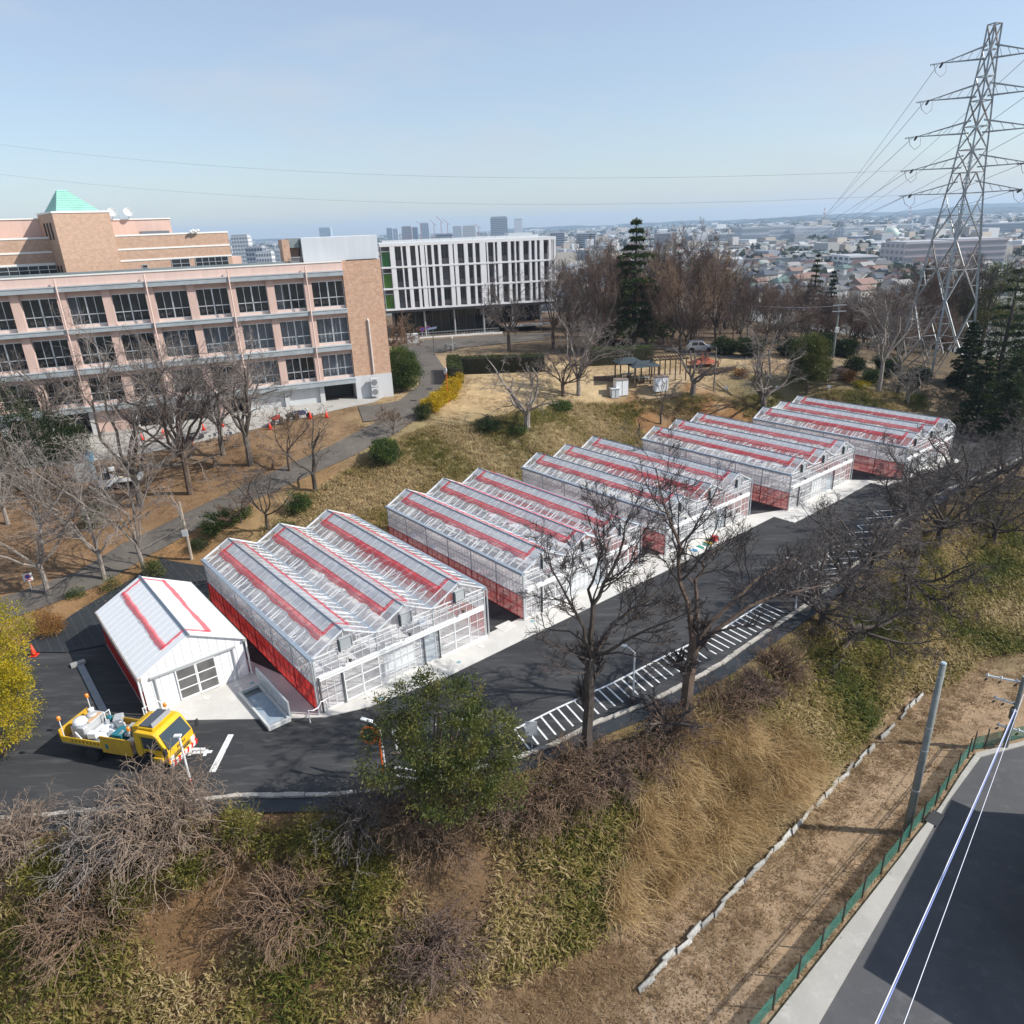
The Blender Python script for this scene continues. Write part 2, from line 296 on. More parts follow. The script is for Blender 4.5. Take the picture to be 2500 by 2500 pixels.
def patch_mat(name, base, dark, light, rough=.85, s1=.22, s2=1.4, s3=45, stretch=(1, 1, 1), rot=0, bump=.25):
    """worn ground surface: broad stains, streaks and grain"""
    m = bpy.data.materials.new(name); m.use_nodes = True; n = m.node_tree.nodes; l = m.node_tree.links; p = n['Principled BSDF']; p.inputs['Roughness'].default_value = rough; p.inputs['Specular IOR Level'].default_value = .25
    g = n.new('ShaderNodeNewGeometry'); mp = n.new('ShaderNodeMapping'); mp.inputs['Scale'].default_value = stretch; mp.inputs['Rotation'].default_value = (0, 0, rot); l.new(g.outputs['Position'], mp.inputs['Vector'])
    a = n.new('ShaderNodeTexNoise'); a.inputs['Scale'].default_value = s1; a.inputs['Detail'].default_value = 6; a.inputs['Roughness'].default_value = .65; a.inputs['Distortion'].default_value = .8
    b = n.new('ShaderNodeTexNoise'); b.inputs['Scale'].default_value = s2; b.inputs['Detail'].default_value = 8; b.inputs['Roughness'].default_value = .75
    c = n.new('ShaderNodeTexNoise'); c.inputs['Scale'].default_value = s3; c.inputs['Detail'].default_value = 2
    l.new(mp.outputs[0], a.inputs['Vector']); l.new(mp.outputs[0], b.inputs['Vector']); l.new(g.outputs['Position'], c.inputs['Vector'])
    r1 = n.new('ShaderNodeValToRGB'); r1.color_ramp.elements[0].position = .36; r1.color_ramp.elements[0].color = tuple(dark)+(1,); r1.color_ramp.elements[1].position = .62; r1.color_ramp.elements[1].color = tuple(base)+(1,); l.new(a.outputs['Fac'], r1.inputs['Fac'])
    r2 = n.new('ShaderNodeValToRGB'); r2.color_ramp.elements[0].position = .52; r2.color_ramp.elements[0].color = (0, 0, 0, 1); r2.color_ramp.elements[1].position = .72; r2.color_ramp.elements[1].color = (.75, .75, .75, 1); l.new(b.outputs['Fac'], r2.inputs['Fac'])
    mx = n.new('ShaderNodeMix'); mx.data_type = 'RGBA'; l.new(r2.outputs['Color'], mx.inputs['Factor']); l.new(r1.outputs['Color'], mx.inputs['A']); mx.inputs['B'].default_value = tuple(light)+(1,)
    mr = n.new('ShaderNodeMapRange'); mr.inputs['To Min'].default_value = .75; mr.inputs['To Max'].default_value = 1.25; l.new(c.outputs['Fac'], mr.inputs['Value'])
    v = n.new('ShaderNodeVectorMath'); v.operation = 'SCALE'; l.new(mx.outputs['Result'], v.inputs[0]); l.new(mr.outputs[0], v.inputs['Scale']); l.new(v.outputs[0], p.inputs['Base Color'])
    if bump:
        bn = n.new('ShaderNodeBump'); bn.inputs['Strength'].default_value = bump; bn.inputs['Distance'].default_value = .01; l.new(c.outputs['Fac'], bn.inputs['Height']); l.new(bn.outputs['Normal'], p.inputs['Normal'])
    MATS[name] = m; return m
patch_mat('asphalt', (.050, .051, .053), (.034, .035, .038), (.115, .115, .115), rot=R(-36), stretch=(.30, 1.7, 1), s1=.35, s2=1.1)
patch_mat('old_asphalt', (.13, .115, .10), (.095, .085, .075), (.18, .16, .14))
patch_mat('concrete', (.60, .585, .55), (.52, .505, .475), (.68, .665, .63), s1=.3, bump=.1)
patch_mat('road_asphalt', (.10, .10, .105), (.08, .08, .085), (.135, .135, .14))
patch_mat('pavement_concrete', (.42, .40, .37), (.35, .335, .31), (.5, .48, .45))
patch_mat('kerb_concrete', (.46, .43, .38), (.30, .28, .25), (.62, .58, .53), s1=1.2, s2=5, bump=.6)
def sheet(name, poly, m, dz=0.0, zf=None, thick=0.0, kind='structure', parent=None):
    """flat polygon following the pad (or zf) at dz above it"""
    import bmesh
    bm = bmesh.new(); z = zf or zg
    vs = [bm.verts.new((x, y, z(x, y)+dz)) for x, y in poly]; f = bm.faces.new(vs)
    if f.normal.z < 0: bm.normal_update()
    bm.normal_update()
    if f.normal.z < 0: f.normal_flip()
    if thick:
        r = bmesh.ops.extrude_face_region(bm, geom=[f]); 
        for q in r['geom']:
            if isinstance(q, bmesh.types.BMVert): q.co.z -= thick
        bmesh.ops.recalc_face_normals(bm, faces=bm.faces)
    bmesh.ops.triangulate(bm, faces=bm.faces[:])
    me = bpy.data.meshes.new(name); bm.to_mesh(me); bm.free(); me.materials.append(m)
    o = inst(name, me, parent)
    if kind and not parent: o['kind'] = kind
    return o
asph = sheet('car_park', KERB[1:-1] + REAR[-2:0:-1], MATS['asphalt'], 0.0)
# concrete apron in front of the greenhouses
A = [on_pad(*q) for q in ((372,1762),(454,1759),(640,1756),(793,1752),(900,1727),(1093,1652),(1283,1559),(1653,1381),(1760,1327),(1889,1262),(1939,1277),(2052,1220),(2125,1179),(2162,1187),(2348,1126))]
back = []
for o_ in HOUSES[::-1]: back += [uv(o_, HW_+.3, .3), uv(o_, -.3, .3)]
back = back[:-1] + [uv(HOUSES[0], -.1, .3), uv(HOUSES[0], -.1, 4.6), uv(SHED, SW+.2, 2.6), uv(SHED, SW+.2, .3), uv(SHED, -.2, .3)]
sheet('concrete_apron', A + back, MATS['concrete'], .035, thick=.06)
# weed-control sheeting behind the shed and on the bank edge
wm = bpy.data.materials.new('weed_sheet'); wm.use_nodes = True; n = wm.node_tree.nodes; l = wm.node_tree.links; p = n['Principled BSDF']; p.inputs['Roughness'].default_value = .7
g_ = n.new('ShaderNodeNewGeometry'); mp_ = n.new('ShaderNodeMapping'); mp_.inputs['Rotation'].default_value = (0, 0, R(-39)); bk = n.new('ShaderNodeTexBrick')
bk.inputs['Scale'].default_value = 1.0; bk.inputs['Mortar Size'].default_value = .018; bk.inputs['Brick Width'].default_value = .55; bk.inputs['Row Height'].default_value = .30; bk.offset = 0
bk.inputs['Color1'].default_value = (.016, .02, .024, 1); bk.inputs['Color2'].default_value = (.022, .027, .031, 1); bk.inputs['Mortar'].default_value = (.055, .062, .07, 1)
l.new(g_.outputs['Position'], mp_.inputs['Vector']); l.new(mp_.outputs[0], bk.inputs['Vector']); l.new(bk.outputs['Color'], p.inputs['Base Color'])
def drape(name, poly_px, m, step=.5, lift=.05, xy=None, kind='structure'):
    """a sheet that follows the ground inside a polygon"""
    poly = xy or [tuple(site(*q)[:2]) for q in poly_px]
    import bmesh
    bm = bmesh.new(); f = bm.faces.new([bm.verts.new((x, y, 0)) for x, y in poly])
    x0, x1 = min(q[0] for q in poly), max(q[0] for q in poly); y0, y1 = min(q[1] for q in poly), max(q[1] for q in poly)
    for k in range(int((x1-x0)/step)): bmesh.ops.bisect_plane(bm, geom=bm.verts[:]+bm.edges[:]+bm.faces[:], plane_co=(x0+(k+1)*step, 0, 0), plane_no=(1, 0, 0))
    for k in range(int((y1-y0)/step)): bmesh.ops.bisect_plane(bm, geom=bm.verts[:]+bm.edges[:]+bm.faces[:], plane_co=(0, y0+(k+1)*step, 0), plane_no=(0, 1, 0))
    co = np.array([v_.co[:] for v_ in bm.verts]); zz = height(co[:, 0], co[:, 1])
    for v_, z_ in zip(bm.verts, zz): v_.co.z = z_+lift
    bm.normal_update()
    for fc in bm.faces:
        if fc.normal.z < 0: fc.normal_flip()
    me = bpy.data.meshes.new(name); bm.to_mesh(me); bm.free(); me.materials.append(m)
    o = inst(name, me)
    if kind: o['kind'] = kind
    return o
drape('weed_sheet', None, wm, .8, .06, xy=[(-30.5, 37.2), (-27, 36.9), (-24.6, 37.8), (-20.9, 41.2), (-20.9, 43.4), (-22.3, 47), (-26.3, 48.6), (-27.2, 45.8), (-29.0, 41.5)])
# strip of sheeting outside the kerb
def offset(poly, d):
    out = []
    for i, (x, y) in enumerate(poly):
        a = poly[max(0, i-1)]; b = poly[min(len(poly)-1, i+1)]; dx, dy = b[0]-a[0], b[1]-a[1]; L = math.hypot(dx, dy)
        out.append((x+dy/L*d, y-dx/L*d))
    return out
k_in, k_out = offset(KERB, .12), offset(KERB, 1.0)
sheet('kerb_sheeting', k_in[1:-1] + k_out[-2:0:-1], mat('black_sheet', (.022, .026, .032), .6, var=.35, scale=1.5, bump=.3, bscale=4, obj=False), .01)
kb = MB(); a_, b_ = offset(KERB, -.06), offset(KERB, .16)
for i in range(1, len(KERB)-2):
    N = max(1, int(math.hypot(KERB[i+1][0]-KERB[i][0], KERB[i+1][1]-KERB[i][1])/.45))
    for k in range(N):
        t0, t1 = k/N, (k+1)/N
        def L_(P, t, j=0): 
            return (P[i][0]+(P[i+1][0]-P[i][0])*t, P[i][1]+(P[i+1][1]-P[i][1])*t)
        q = [L_(a_, t0), L_(a_, t1), L_(b_, t1), L_(b_, t0)]
        h = .09+.035*rng.random(); q = [(x+rng.uniform(-.03, .03), y+rng.uniform(-.03, .03)) for x, y in q]
        kb.add([(x, y, zg(x, y)-.02) for x, y in q]+[(x, y, zg(x, y)+h) for x, y in q], [(4,5,6,7),(0,1,5,4),(1,2,6,5),(2,3,7,6),(3,0,4,7)])
tag(kb.build('kerb', MATS['kerb_concrete']), kind='structure')

# paved paths of the upper ground
def ribbon(name, pts, widths, m, lift=.05):
    pts = [tuple(q) for q in pts]; P = []
    for i in range(len(pts)-1):          # densify
        N = max(1, int(math.hypot(pts[i+1][0]-pts[i][0], pts[i+1][1]-pts[i][1])/.8))
        for k in range(N): P.append((pts[i][0]+(pts[i+1][0]-pts[i][0])*k/N, pts[i][1]+(pts[i+1][1]-pts[i][1])*k/N, widths[i]+(widths[i+1]-widths[i])*k/N))
    P.append(pts[-1]+(widths[-1],)); vs = []; fs = []; C_ = 5
    for i, (x, y, w_) in enumerate(P):
        a = P[max(0, i-1)]; b = P[min(len(P)-1, i+1)]; dx, dy = b[0]-a[0], b[1]-a[1]; L = math.hypot(dx, dy)
        for j in range(C_):
            o = (j/(C_-1)-.5)*w_; X_, Y_ = x-dy/L*o, y+dx/L*o; vs.append((X_, Y_))
    zz = height(np.array([q[0] for q in vs]), np.array([q[1] for q in vs]))
    vs = [(x, y, z+lift) for (x, y), z in zip(vs, zz)]
    fs = [(i*C_+j, i*C_+C_+j, i*C_+C_+j+1, i*C_+j+1) for i in range(len(P)-1) for j in range(C_-1)]
    me = bpy.data.meshes.new(name); me.from_pydata(vs, [], fs); me.materials.append(m); me.update()
    if me.polygons[0].normal.z < 0: me.flip_normals()
    return tag(inst(name, me), kind='structure')
ribbon('footpath', [(-36, 40.2), (-32.8, 42.8), (-30.1, 45.6), (-28.6, 49.4), (-25.4, 53.5), (-20.9, 58.2), (-15.8, 63.7), (-12.3, 68.8), (-9.9, 73.9)], [3, 3, 2.8, 2.8, 2.7, 2.7, 2.7, 3, 3.4], MATS['old_asphalt'], .06)
ribbon('service_path', [tuple(site(*q)[:2]) for q in ((880,1010),(960,1003),(1020,985),(1058,940),(1055,900),(1030,865),(990,835))], [5.0, 5.2, 4.6, 3.4, 3.2, 3.8, 6], MATS['old_asphalt'], .075)
drape('forecourt', ((948,838),(1010,865),(1075,862),(1130,850),(1330,830),(1350,812),(1100,826)), MATS['old_asphalt'], 2.5, .09)
drape('parking_yard', None, MATS['pavement_concrete'], 2.0, .045, xy=[(-14.5, 76.5), (-22, 70.5), (-32, 66), (-46, 60.5), (-50, 62.5), (-44.8, 68.2), (-13.5, 80.6)])
ribbon('park_drive', [tuple(site(*q)[:2]) for q in ((1560,842),(1640,852),(1720,866),(1800,872),(1870,870))], [3.4, 3.6, 3.6, 3.4, 3.2], MATS['old_asphalt'], .07)
# lower lane at the foot of the bank
ED = Vector((.761, .648)).normalized(); EN = Vector((ED.y, -ED.x))
E0 = Vector((12.0, 25.4))                                          # a point on the board edging
def low(s, d): q = E0 + ED*s + EN*d; return (q.x, q.y)
lowz = lambda x, y: LOWER_Z
def lz(x, y): q = at_z(x, y, LOWER_Z); return (q.x, q.y)
def ext(a, b, L): d = math.hypot(a[0]-b[0], a[1]-b[1]); return (a[0]+(a[0]-b[0])/d*L, a[1]+(a[1]-b[1])/d*L)
FENCE = [lz(*q) for q in ((2193,2081),(2219,2045),(2251,2006),(2283,1968),(2310,1927),(2335,1888),(2362,1851),(2374,1835),(2404,1828),(2444,1818),(2520,1800))]
ROADE = [lz(*q) for q in ((2243,2082),(2312,1963),(2393,1852),(2500,1823),(2580,1802))]
FENCE = [ext(FENCE[0], FENCE[3], 14.4-1.8*k) for k in range(8)] + FENCE; ROADE = [ext(ROADE[0], ROADE[1], 20)] + ROADE + [(60, 50)]
sheet('lower_road', ROADE + [(60, 5), (ROADE[0][0]+16, ROADE[0][1]-10)], MATS['road_asphalt'], .06, zf=lowz)
fo = offset(FENCE, .22)
sheet('lower_pavement', [fo[0]] + fo[1:] + [(60, 51)] + ROADE[::-1], MATS['pavement_concrete'], .13, zf=lowz, thick=.2)

# ------------------------------------------------------------------ painted markings
paint = mat('road_paint', (.80, .81, .80), .6, col2=(.52, .53, .52), scale=7, detail=8, obj=False)
mk = []
def stripe(a, b, w, name='marking', ext=0.0, dz=.006):
    a = Vector(a); b = Vector(b); d = (b-a).normalized(); n_ = Vector((-d.y, d.x))*w/2; a = a-d*ext; b = b+d*ext
    o = sheet(name, [tuple(a-n_), tuple(b-n_), tuple(b+n_), tuple(a+n_)], paint, dz, kind=None, parent=asph)
    return o
bayA = [on_pad(1256, 1781), on_pad(1356, 1731), on_pad(1497, 1667), on_pad(1627, 1600), on_pad(1760, 1538), on_pad(1871, 1467)]
for a, b in zip(bayA, bayA[1:]): stripe(a, b, .12, 'bay_line', .03)
tot = 0; nxt = .0
for a, b in zip(bayA, bayA[1:]):
    L = math.hypot(b[0]-a[0], b[1]-a[1]); d = ((b[0]-a[0])/L, (b[1]-a[1])/L)
    while nxt <= tot+L:
        t = nxt-tot; q = (a[0]+d[0]*t, a[1]+d[1]*t); sl_ = 1.0 if nxt < 13 else .8
        e = (q[0]+.42*1.62, q[1]-.908*1.62) if nxt < 13 else (q[0]+.55*1.62, q[1]-.835*1.62)
        q2 = (q[0]+(e[0]-q[0])*.05, q[1]+(e[1]-q[1])*.05)
        stripe(q2, e, .10, 'bay_line', dz=.010); nxt += .545
    tot += L
LE = [on_pad(1760+.24845*x, 1220+.24845*y) for x, y in ((500,930),(700,785),(950,595),(1215,365),(1500,115))]
NL = 15; Lp = []
for k in range(NL):
    t = k/(NL-1)*(len(LE)-1); i = min(int(t), len(LE)-2); f = t-i
    Lp.append((LE[i][0]+(LE[i+1][0]-LE[i][0])*f, LE[i][1]+(LE[i+1][1]-LE[i][1])*f))
for k, q in enumerate(Lp):
    e = (q[0]+3.4, q[1]+.33); stripe(q, e, .10, 'bay_line', dz=.006)
    if k: stripe(q, (q[0]-.03, q[1]-.86), .10, 'bay_line', dz=.010); stripe(e, (e[0]-.03, e[1]-.86), .10, 'bay_line', dz=.010)
def pad_poly(pts, name='stop_line', dz=.006): return sheet(name, [on_pad(*q) for q in pts], paint, dz, kind=None, parent=asph)
pad_poly(((557,1793),(571,1793),(526,1885),(510,1885)))
pad_poly(((955,1783),(968,1780),(983,1838),(970,1841)))
for a, b in (((468,1829),(501,1829)),((470,1838),(518,1835))): stripe(on_pad(*a), on_pad(*b), .2, 'stop_letter')
for a, b in (((505,1830),(499,1846)),((468,1826),(462,1845))): stripe(on_pad(*a), on_pad(*b), .16, 'stop_letter', dz=.012)
for a, b in (((968,1872),(1012,1904)),):
    P = [on_pad(968,1872), on_pad(1085,1893), on_pad(1075,1912), on_pad(952,1890)]
    for i in range(4): stripe(P[i], P[(i+1) % 4], .11, 'bay_line', .05, dz=.006+.004*(i % 2))
for a, b in (((1035,1862),(1130,1878)),((1035,1862),(1020,1878)),((1150,1872),(1190,1840)),((1060,1770),(1180,1745))): stripe(on_pad(*a), on_pad(*b), .12, 'bay_line', dz=.014)
# manhole lids
iron = mat('iron_lid', (.05, .05, .055), .6, .4, bump=.4, bscale=60); lidc = mat('lid_concrete', (.62, .61, .58), .8, var=.1)
blu = mat('lid_blue', (.2, .35, .42), .6)
def lid(q, r, m, par='lid', dz=.012):
    p_ = on_pad(*q); b_ = MB(); b_.lathe([(r, 0), (r, .012), (r*.88, .014), (r*.86, .009), (0.001, .009)], 20)
    o = b_.build('manhole_cover', m, asph); o.location = (p_[0], p_[1], zg(*p_)+dz); return o
for q, r in (((80,1775),.42),((140,1768),.26),((92,1677),.24),((142,1783),.28),((573,1829),.4),((773,1785),.2)): lid(q, r, iron, dz=.004)
for q, r in (((578,1675),.2),((505,1704),.22),((900,1695),.2),((1108,1611),.2),((1175,1578),.2),((455,1739),.14)): lid(q, r, lidc, dz=.037)
for q, r in (((933,1707),.16),((615,1669),.12),((706,1748),.14),((1300,1518),.14),((1120,1618),.12)): lid(q, r, blu, dz=.037)
# ------------------------------------------------------------------ greenhouses
alu = mat('white_alu', (.78, .80, .81), .42, .15); steel = mat('galv_steel', (.58, .61, .63), .45, .45); gutter_m = mat('gutter_steel', (.30, .36, .42), .5, .25, var=.12, scale=3)
ridge_m = mat('ridge_cap', (.22, .27, .33), .45, .4); darkpost = mat('dark_post', (.16, .17, .18), .5, .5); white_p = mat('white_paint', (.80, .81, .81), .45)
floor_m = mat('greenhouse_floor', (.70, .69, .66), .85, var=.18, scale=1.2); black_m = mat('black_plastic', (.02, .02, .022), .5)
roof_gl = glass('roof_glass', (.99, .995, 1.0), .10, (.86, .88, .90)); vent_gl = glass('vent_glass', (.93, .945, .955), .46, (.72, .75, .78))
wall_gl = glass('wall_film', (.99, .995, 1.0), .13, (.90, .92, .93)); side_gl = glass('side_film', (.97, .97, .97), .40, (.84, .83, .84)); door_gl = glass('door_glass', (.96, .965, .97), .27, (.78, .78, .78))
blue_film = glass('blue_curtain', (.93, .965, .985), .25, (.76, .85, .90))
net = mat('red_net', (.88, .085, .12), .8, alpha=.60, transl=.55, var=.18, scale=6, spec=.1); net_side = mat('red_side_net', (.76, .10, .085), .75, alpha=.80, transl=.7, var=.12, scale=5, spec=.15)
net_pale = mat('red_side_net_pale', (.58, .17, .15), .75, alpha=.56, transl=.55, var=.12, scale=5, spec=.15)
frame_red = mat('red_net_edge', (.50, .05, .05), .7); whitepanel = mat('white_board', (.85, .86, .86), .5)
SLOPE = math.hypot(SPAN/2, HR); PA = math.atan2(HR, SPAN/2)
NB = 22; BW = HL_/NB
def qmesh(name, w_, h_, m, t=.006, gap=.012):
    return MB().box(gap, w_-gap, gap, h_-gap, -t/2, t/2).mesh(name, m)
# panes lie in local xy: x along the ridge, y up the slope
LOWF = .63
ME = dict(
 pane=qmesh('pane', BW, SLOPE*LOWF, roof_gl), vent=qmesh('vent_pane', BW, SLOPE*(1-LOWF), vent_gl, .02),
 bar=MB().box(-.018, .018, 0, SLOPE, -.03, .022).mesh('glazing_bar', alu),
 gut=MB().box(-.12, .12, 0, HL_+.1, -.13, .03).mesh('gutter', gutter_m), valley=MB().box(-.10, .10, -.04, HL_+.04, -.06, .012).mesh('valley_gutter', gutter_m),
 ridge=MB().add([(-.07, -.05, -.035), (0, -.05, .035), (.07, -.05, -.035), (-.07, HL_+.05, -.035), (0, HL_+.05, .035), (.07, HL_+.05, -.035)], [(0,1,4,3),(1,2,5,4),(0,3,5,2),(0,2,1),(3,4,5)]).mesh('ridge_cap', ridge_m),
 post=MB().box(-.04, .04, -.04, .04, 0, HE).mesh('post', steel), dpost=MB().box(-.035, .035, -.05, .05, -.02, 1.95).mesh('door_post', darkpost),
 sp=MB().box(.008, .335-.008, -.004, .004, .008, .62).mesh('wall_pane', side_gl), sp2=MB().box(.008, .335-.008, -.004, .004, .008, .80).mesh('wall_pane', side_gl),
 npan=MB().box(.02, .671-.02, -.006, .006, .03, 1.49).mesh('net_panel', net_side),
 npan2=MB().box(.02, .671-.02, -.006, .006, .03, 1.49).mesh('net_panel', net_pale),
 fp=MB().box(.01, .44, -.004, .004, .01, .99).mesh('front_pane', wall_gl), fpl=MB().box(.01, .44, -.004, .004, .01, 1.86).mesh('front_pane', wall_gl),
 bp=MB().box(.01, .66, -.004, .004, .01, HE-.02).mesh('back_pane', side_gl),
)
_sl = MB(); 
ME['louvre_frame'] = MB().box(-.36, -.31, -.10, .02, 0, .56).box(.31, .36, -.10, .02, 0, .56).box(-.36, .36, -.10, .02, .56, .61).box(-.36, .36, -.10, .02, -.05, 0).mesh('louvre_frame', steel)
ME['slat'] = MB().add([(-.31, -.085, 0), (.31, -.085, 0), (.31, .0, .075), (-.31, .0, .075), (-.31, -.075, -.006), (.31, -.075, -.006), (.31, .008, .069), (-.31, .008, .069)], [(0,1,2,3),(7,6,5,4),(0,4,5,1),(3,2,6,7)]).mesh('slat', mat('louvre_grey', (.20, .22, .24), .5, .3))
ME['fan'] = MB().box(-.43, -.365, -.16, .05, -.1, .55).mesh('fan_box', mat('fan_dark', (.05, .07, .08), .5))
lm = MB(); lm.box(-.015, .015, -.2, 0, .0, .03); lm.lathe([(.05, 0), (.085, .06), (.085, .15), (.03, .17)], 10, TR((0, -.22, -.07), rx=R(35))); ME['lamp'] = lm.mesh('security_lamp', black_m)
tr = MB()   # a roof truss across one span with lattice
tr.bar((0.05, 0, HE-.05), (SPAN-.05, 0, HE-.05), .05); tr.bar((0.05, 0, HE-.42), (SPAN-.05, 0, HE-.42), .05)
for k in range(6): tr.bar((SPAN*k/6, 0, HE-(.42 if k % 2 else .05)), (SPAN*(k+1)/6, 0, HE-(.05 if k % 2 else .42)), .03)
tr.bar((0, 0, HE), (SPAN/2, 0, HE+HR-.06), .05); tr.bar((SPAN/2, 0, HE+HR-.06), (SPAN, 0, HE), .05); tr.bar((SPAN/2, 0, HE-.05), (SPAN/2, 0, HE+HR-.06), .035)
tr.bar((SPAN*.22, 0, HE-.05), (SPAN*.30, 0, HE+HR*.55), .03); tr.bar((SPAN*.78, 0, HE-.05), (SPAN*.70, 0, HE+HR*.55), .03)
ME['truss'] = tr.mesh('truss', white_p)
def net_mesh(seed, both=True):
    """net bag round a ridge vent on the left slope: wavy strip below the vent and flat strips up its two ends; local x along ridge, y up slope"""
    r_ = random.Random(seed); b = MB(); y1 = SLOPE*LOWF+.03; x0, x1 = .75, HL_-.85; N = 46; lowp = []; ph = r_.random()*6
    for k in range(N+1):
        x = x0+(x1-x0)*k/N; bay = (x/2.68+.15) % 1
        lowp.append((x, y1-.33-.12*math.sin(math.pi*bay)-.025*math.sin(x*5+ph)-r_.uniform(0, .02)))
    vs = []; 
    for (x, y) in lowp:
        t_ = r_.uniform(0, .05); vs += [(x, y1, .035), (x, (y1+y)/2, .10+t_), (x, y, .03)]
    b.add(vs, [(k*3+j, k*3+j+1, k*3+j+4, k*3+j+3) for k in range(N) for j in (0, 1)])
    for xa in (x0, x1-.30):
        vs = []; M_ = 8
        for k in range(M_+1):
            y = y1-.1+(SLOPE-.02-y1+.1)*k/M_; wv = .03*math.sin(k*2.1+ph); z_ = .045+.02*math.sin(k*1.7)
            vs += [(xa+wv, y, .03), (xa+.15, y, z_+.03), (xa+.30+wv, y, .03)]
        b.add(vs, [(k*3+j, k*3+j+1, k*3+j+4, k*3+j+3) for k in range(M_) for j in (0, 1)])
    b2 = b.mesh('vent_net', net)
    e = MB(); e.tube([(x, y, .035) for x, y in lowp], .022, 4); e.tube([(x0, y1, .05), (x1, y1, .05)], .022, 4); ee = e.mesh('net_hem', frame_red)
    return b2, ee
def strip_mesh(seed):
    r_ = random.Random(seed); b = MB(); N = 60; y1 = SLOPE*.60; x0, x1 = .8, HL_-.6; vs = []
    for k in range(N+1):
        x = x0+(x1-x0)*k/N; vs += [(x, y1+.10+r_.uniform(-.02, .02), .03), (x, y1+r_.uniform(-.02, .02), .08+r_.uniform(-.02, .02)), (x, y1-.12+r_.uniform(-.03, .03), .03)]
    b.add(vs, [(k*3+j, k*3+j+1, k*3+j+4, k*3+j+3) for k in range(N) for j in (0, 1)])
    for xa in (x0, x1-.2): b.add([(xa, y1, .035), (xa+.2, y1, .035), (xa+.2, SLOPE, .035), (xa, SLOPE, .035)], [(0, 1, 2, 3)])
    return b.mesh('vent_net', net)
NETS = [net_mesh(s) for s in (1, 2, 3)]; STRIPS = [strip_mesh(s) for s in (4, 5)]
GL_LABEL = ['nearest triple-ridge greenhouse, beside the white shed, with deep red side net', 'second triple-ridge glass greenhouse from the white shed, behind the foreground bare tree',
 'third and middle triple-ridge glass greenhouse, behind the leaning bare tree', 'fourth triple-ridge glass greenhouse from the shed, set forward of the third', 'farthest triple-ridge glass greenhouse, half hidden by grey branches on the right']
def greenhouse(i):
    ox, oy = HOUSES[i]; g = empty('greenhouse', (ox, oy, zg(ox, oy)), TH); g.rotation_euler = (0, 0, TH)
    tag(g, GL_LABEL[i], 'greenhouse', 'row of glass greenhouses')
    rr = random.Random(20+i)
    P = lambda nm, me, loc=(0,0,0), rot=(0,0,0): inst(nm, me, g, loc, rot)
    MB().box(-.05, HW_+.05, -.06, HL_+.05, -.25, .06).build('floor_slab', floor_m, g)
    # roof: x runs back along the house (u), so lay panes with rotation
    for s_ in range(3):
        x0 = s_*SPAN
        # left slope: origin at left eave, local x -> +y(back), local y -> up slope to the right
        ML = Matrix(((0, math.cos(PA), -math.sin(PA), x0), (1, 0, 0, 0), (0, math.sin(PA), math.cos(PA), HE), (0, 0, 0, 1)))
        ML = Matrix(((0, math.cos(PA), math.sin(PA)*-1, x0), (1, 0, 0, 0), (0, math.sin(PA), math.cos(PA), HE), (0, 0, 0, 1)))
        MR = Matrix(((0, -math.cos(PA), math.sin(PA), x0+SPAN), (1, 0, 0, 0), (0, math.sin(PA), math.cos(PA), HE), (0, 0, 0, 1)))
        for side, M_ in ((0, ML), (1, MR)):
            for b in range(NB):
                o = inst('roof_pane', ME['pane'], g); o.matrix_local = M_ @ Matrix.Translation((b*BW, 0, 0))
                o = inst('vent_pane', ME['vent'], g); o.matrix_local = M_ @ Matrix.Translation((b*BW, SLOPE*LOWF, .012 if side == 0 or i < 2 else 0))
            for b in range(NB+1):
                o = inst('glazing_bar', ME['bar'], g); o.matrix_local = M_ @ Matrix.Translation((b*BW, 0, .0))
            if side == 0:
                nm, hm = NETS[(i+s_) % 3]; o = inst('vent_net', nm, g); o.matrix_local = M_; h_ = inst('net_hem', hm, o)
            elif i < 2:
                o = inst('vent_net', STRIPS[(i+s_) % 2], g); o.matrix_local = M_
        P('ridge_cap', ME['ridge'], (x0+SPAN/2, 0, HE+HR+.03))
        if s_: P('valley_gutter', ME['valley'], (x0, 0, HE+.02))
        for k in range(7): P('truss', ME['truss'], (x0, .08+k*(HL_-.16)/6, 0))
        # exhaust louvre in the gable
        lv = empty('exhaust_louvre', (x0+SPAN/2+.05, -.02, HE-.06)); lv.parent = g; lv.location = (x0+SPAN/2+.05, -.02, HE-.06)
        inst('louvre_frame', ME['louvre_frame'], lv)
        for k in range(7): inst('slat', ME['slat'], lv, (0, 0, .01+k*.078))
        inst('fan_box', ME['fan'], lv)
        P('security_lamp', ME['lamp'], (x0+SPAN/2+.05, -.04, 2.48))
        # gable triangle glazing, front and back
        for yy in (-.0, HL_):
            t = MB(); t.add([(x0+.05, yy, HE), (x0+SPAN-.05, yy, HE), (x0+SPAN/2, yy, HE+HR-.03)], [(0, 1, 2)]); t.build('gable_pane', wall_gl, g)
            fr = MB(); fr.bar((x0, yy, HE+.01), (x0+SPAN/2, yy, HE+HR+.02), .06, .07); fr.bar((x0+SPAN/2, yy, HE+HR+.02), (x0+SPAN, yy, HE+.01), .06, .07); fr.bar((x0, yy, HE-.02), (x0+SPAN, yy, HE-.02), .04, .05)
            fr.build('gable_frame', alu, g)
    P('gutter', ME['gut'], (-.06, -.05, HE)); P('gutter', ME['gut'], (HW_+.06, -.05, HE))
    for x in (0, SPAN, 2*SPAN, HW_):
        for y in ((0, HL_) if 0 < x < HW_ else [k*HL_/6 for k in range(7)]): P('post', ME['post'], (x, y, 0))
    # left wall: net panels below, film panes above
    NP = 24; pw = HL_/NP
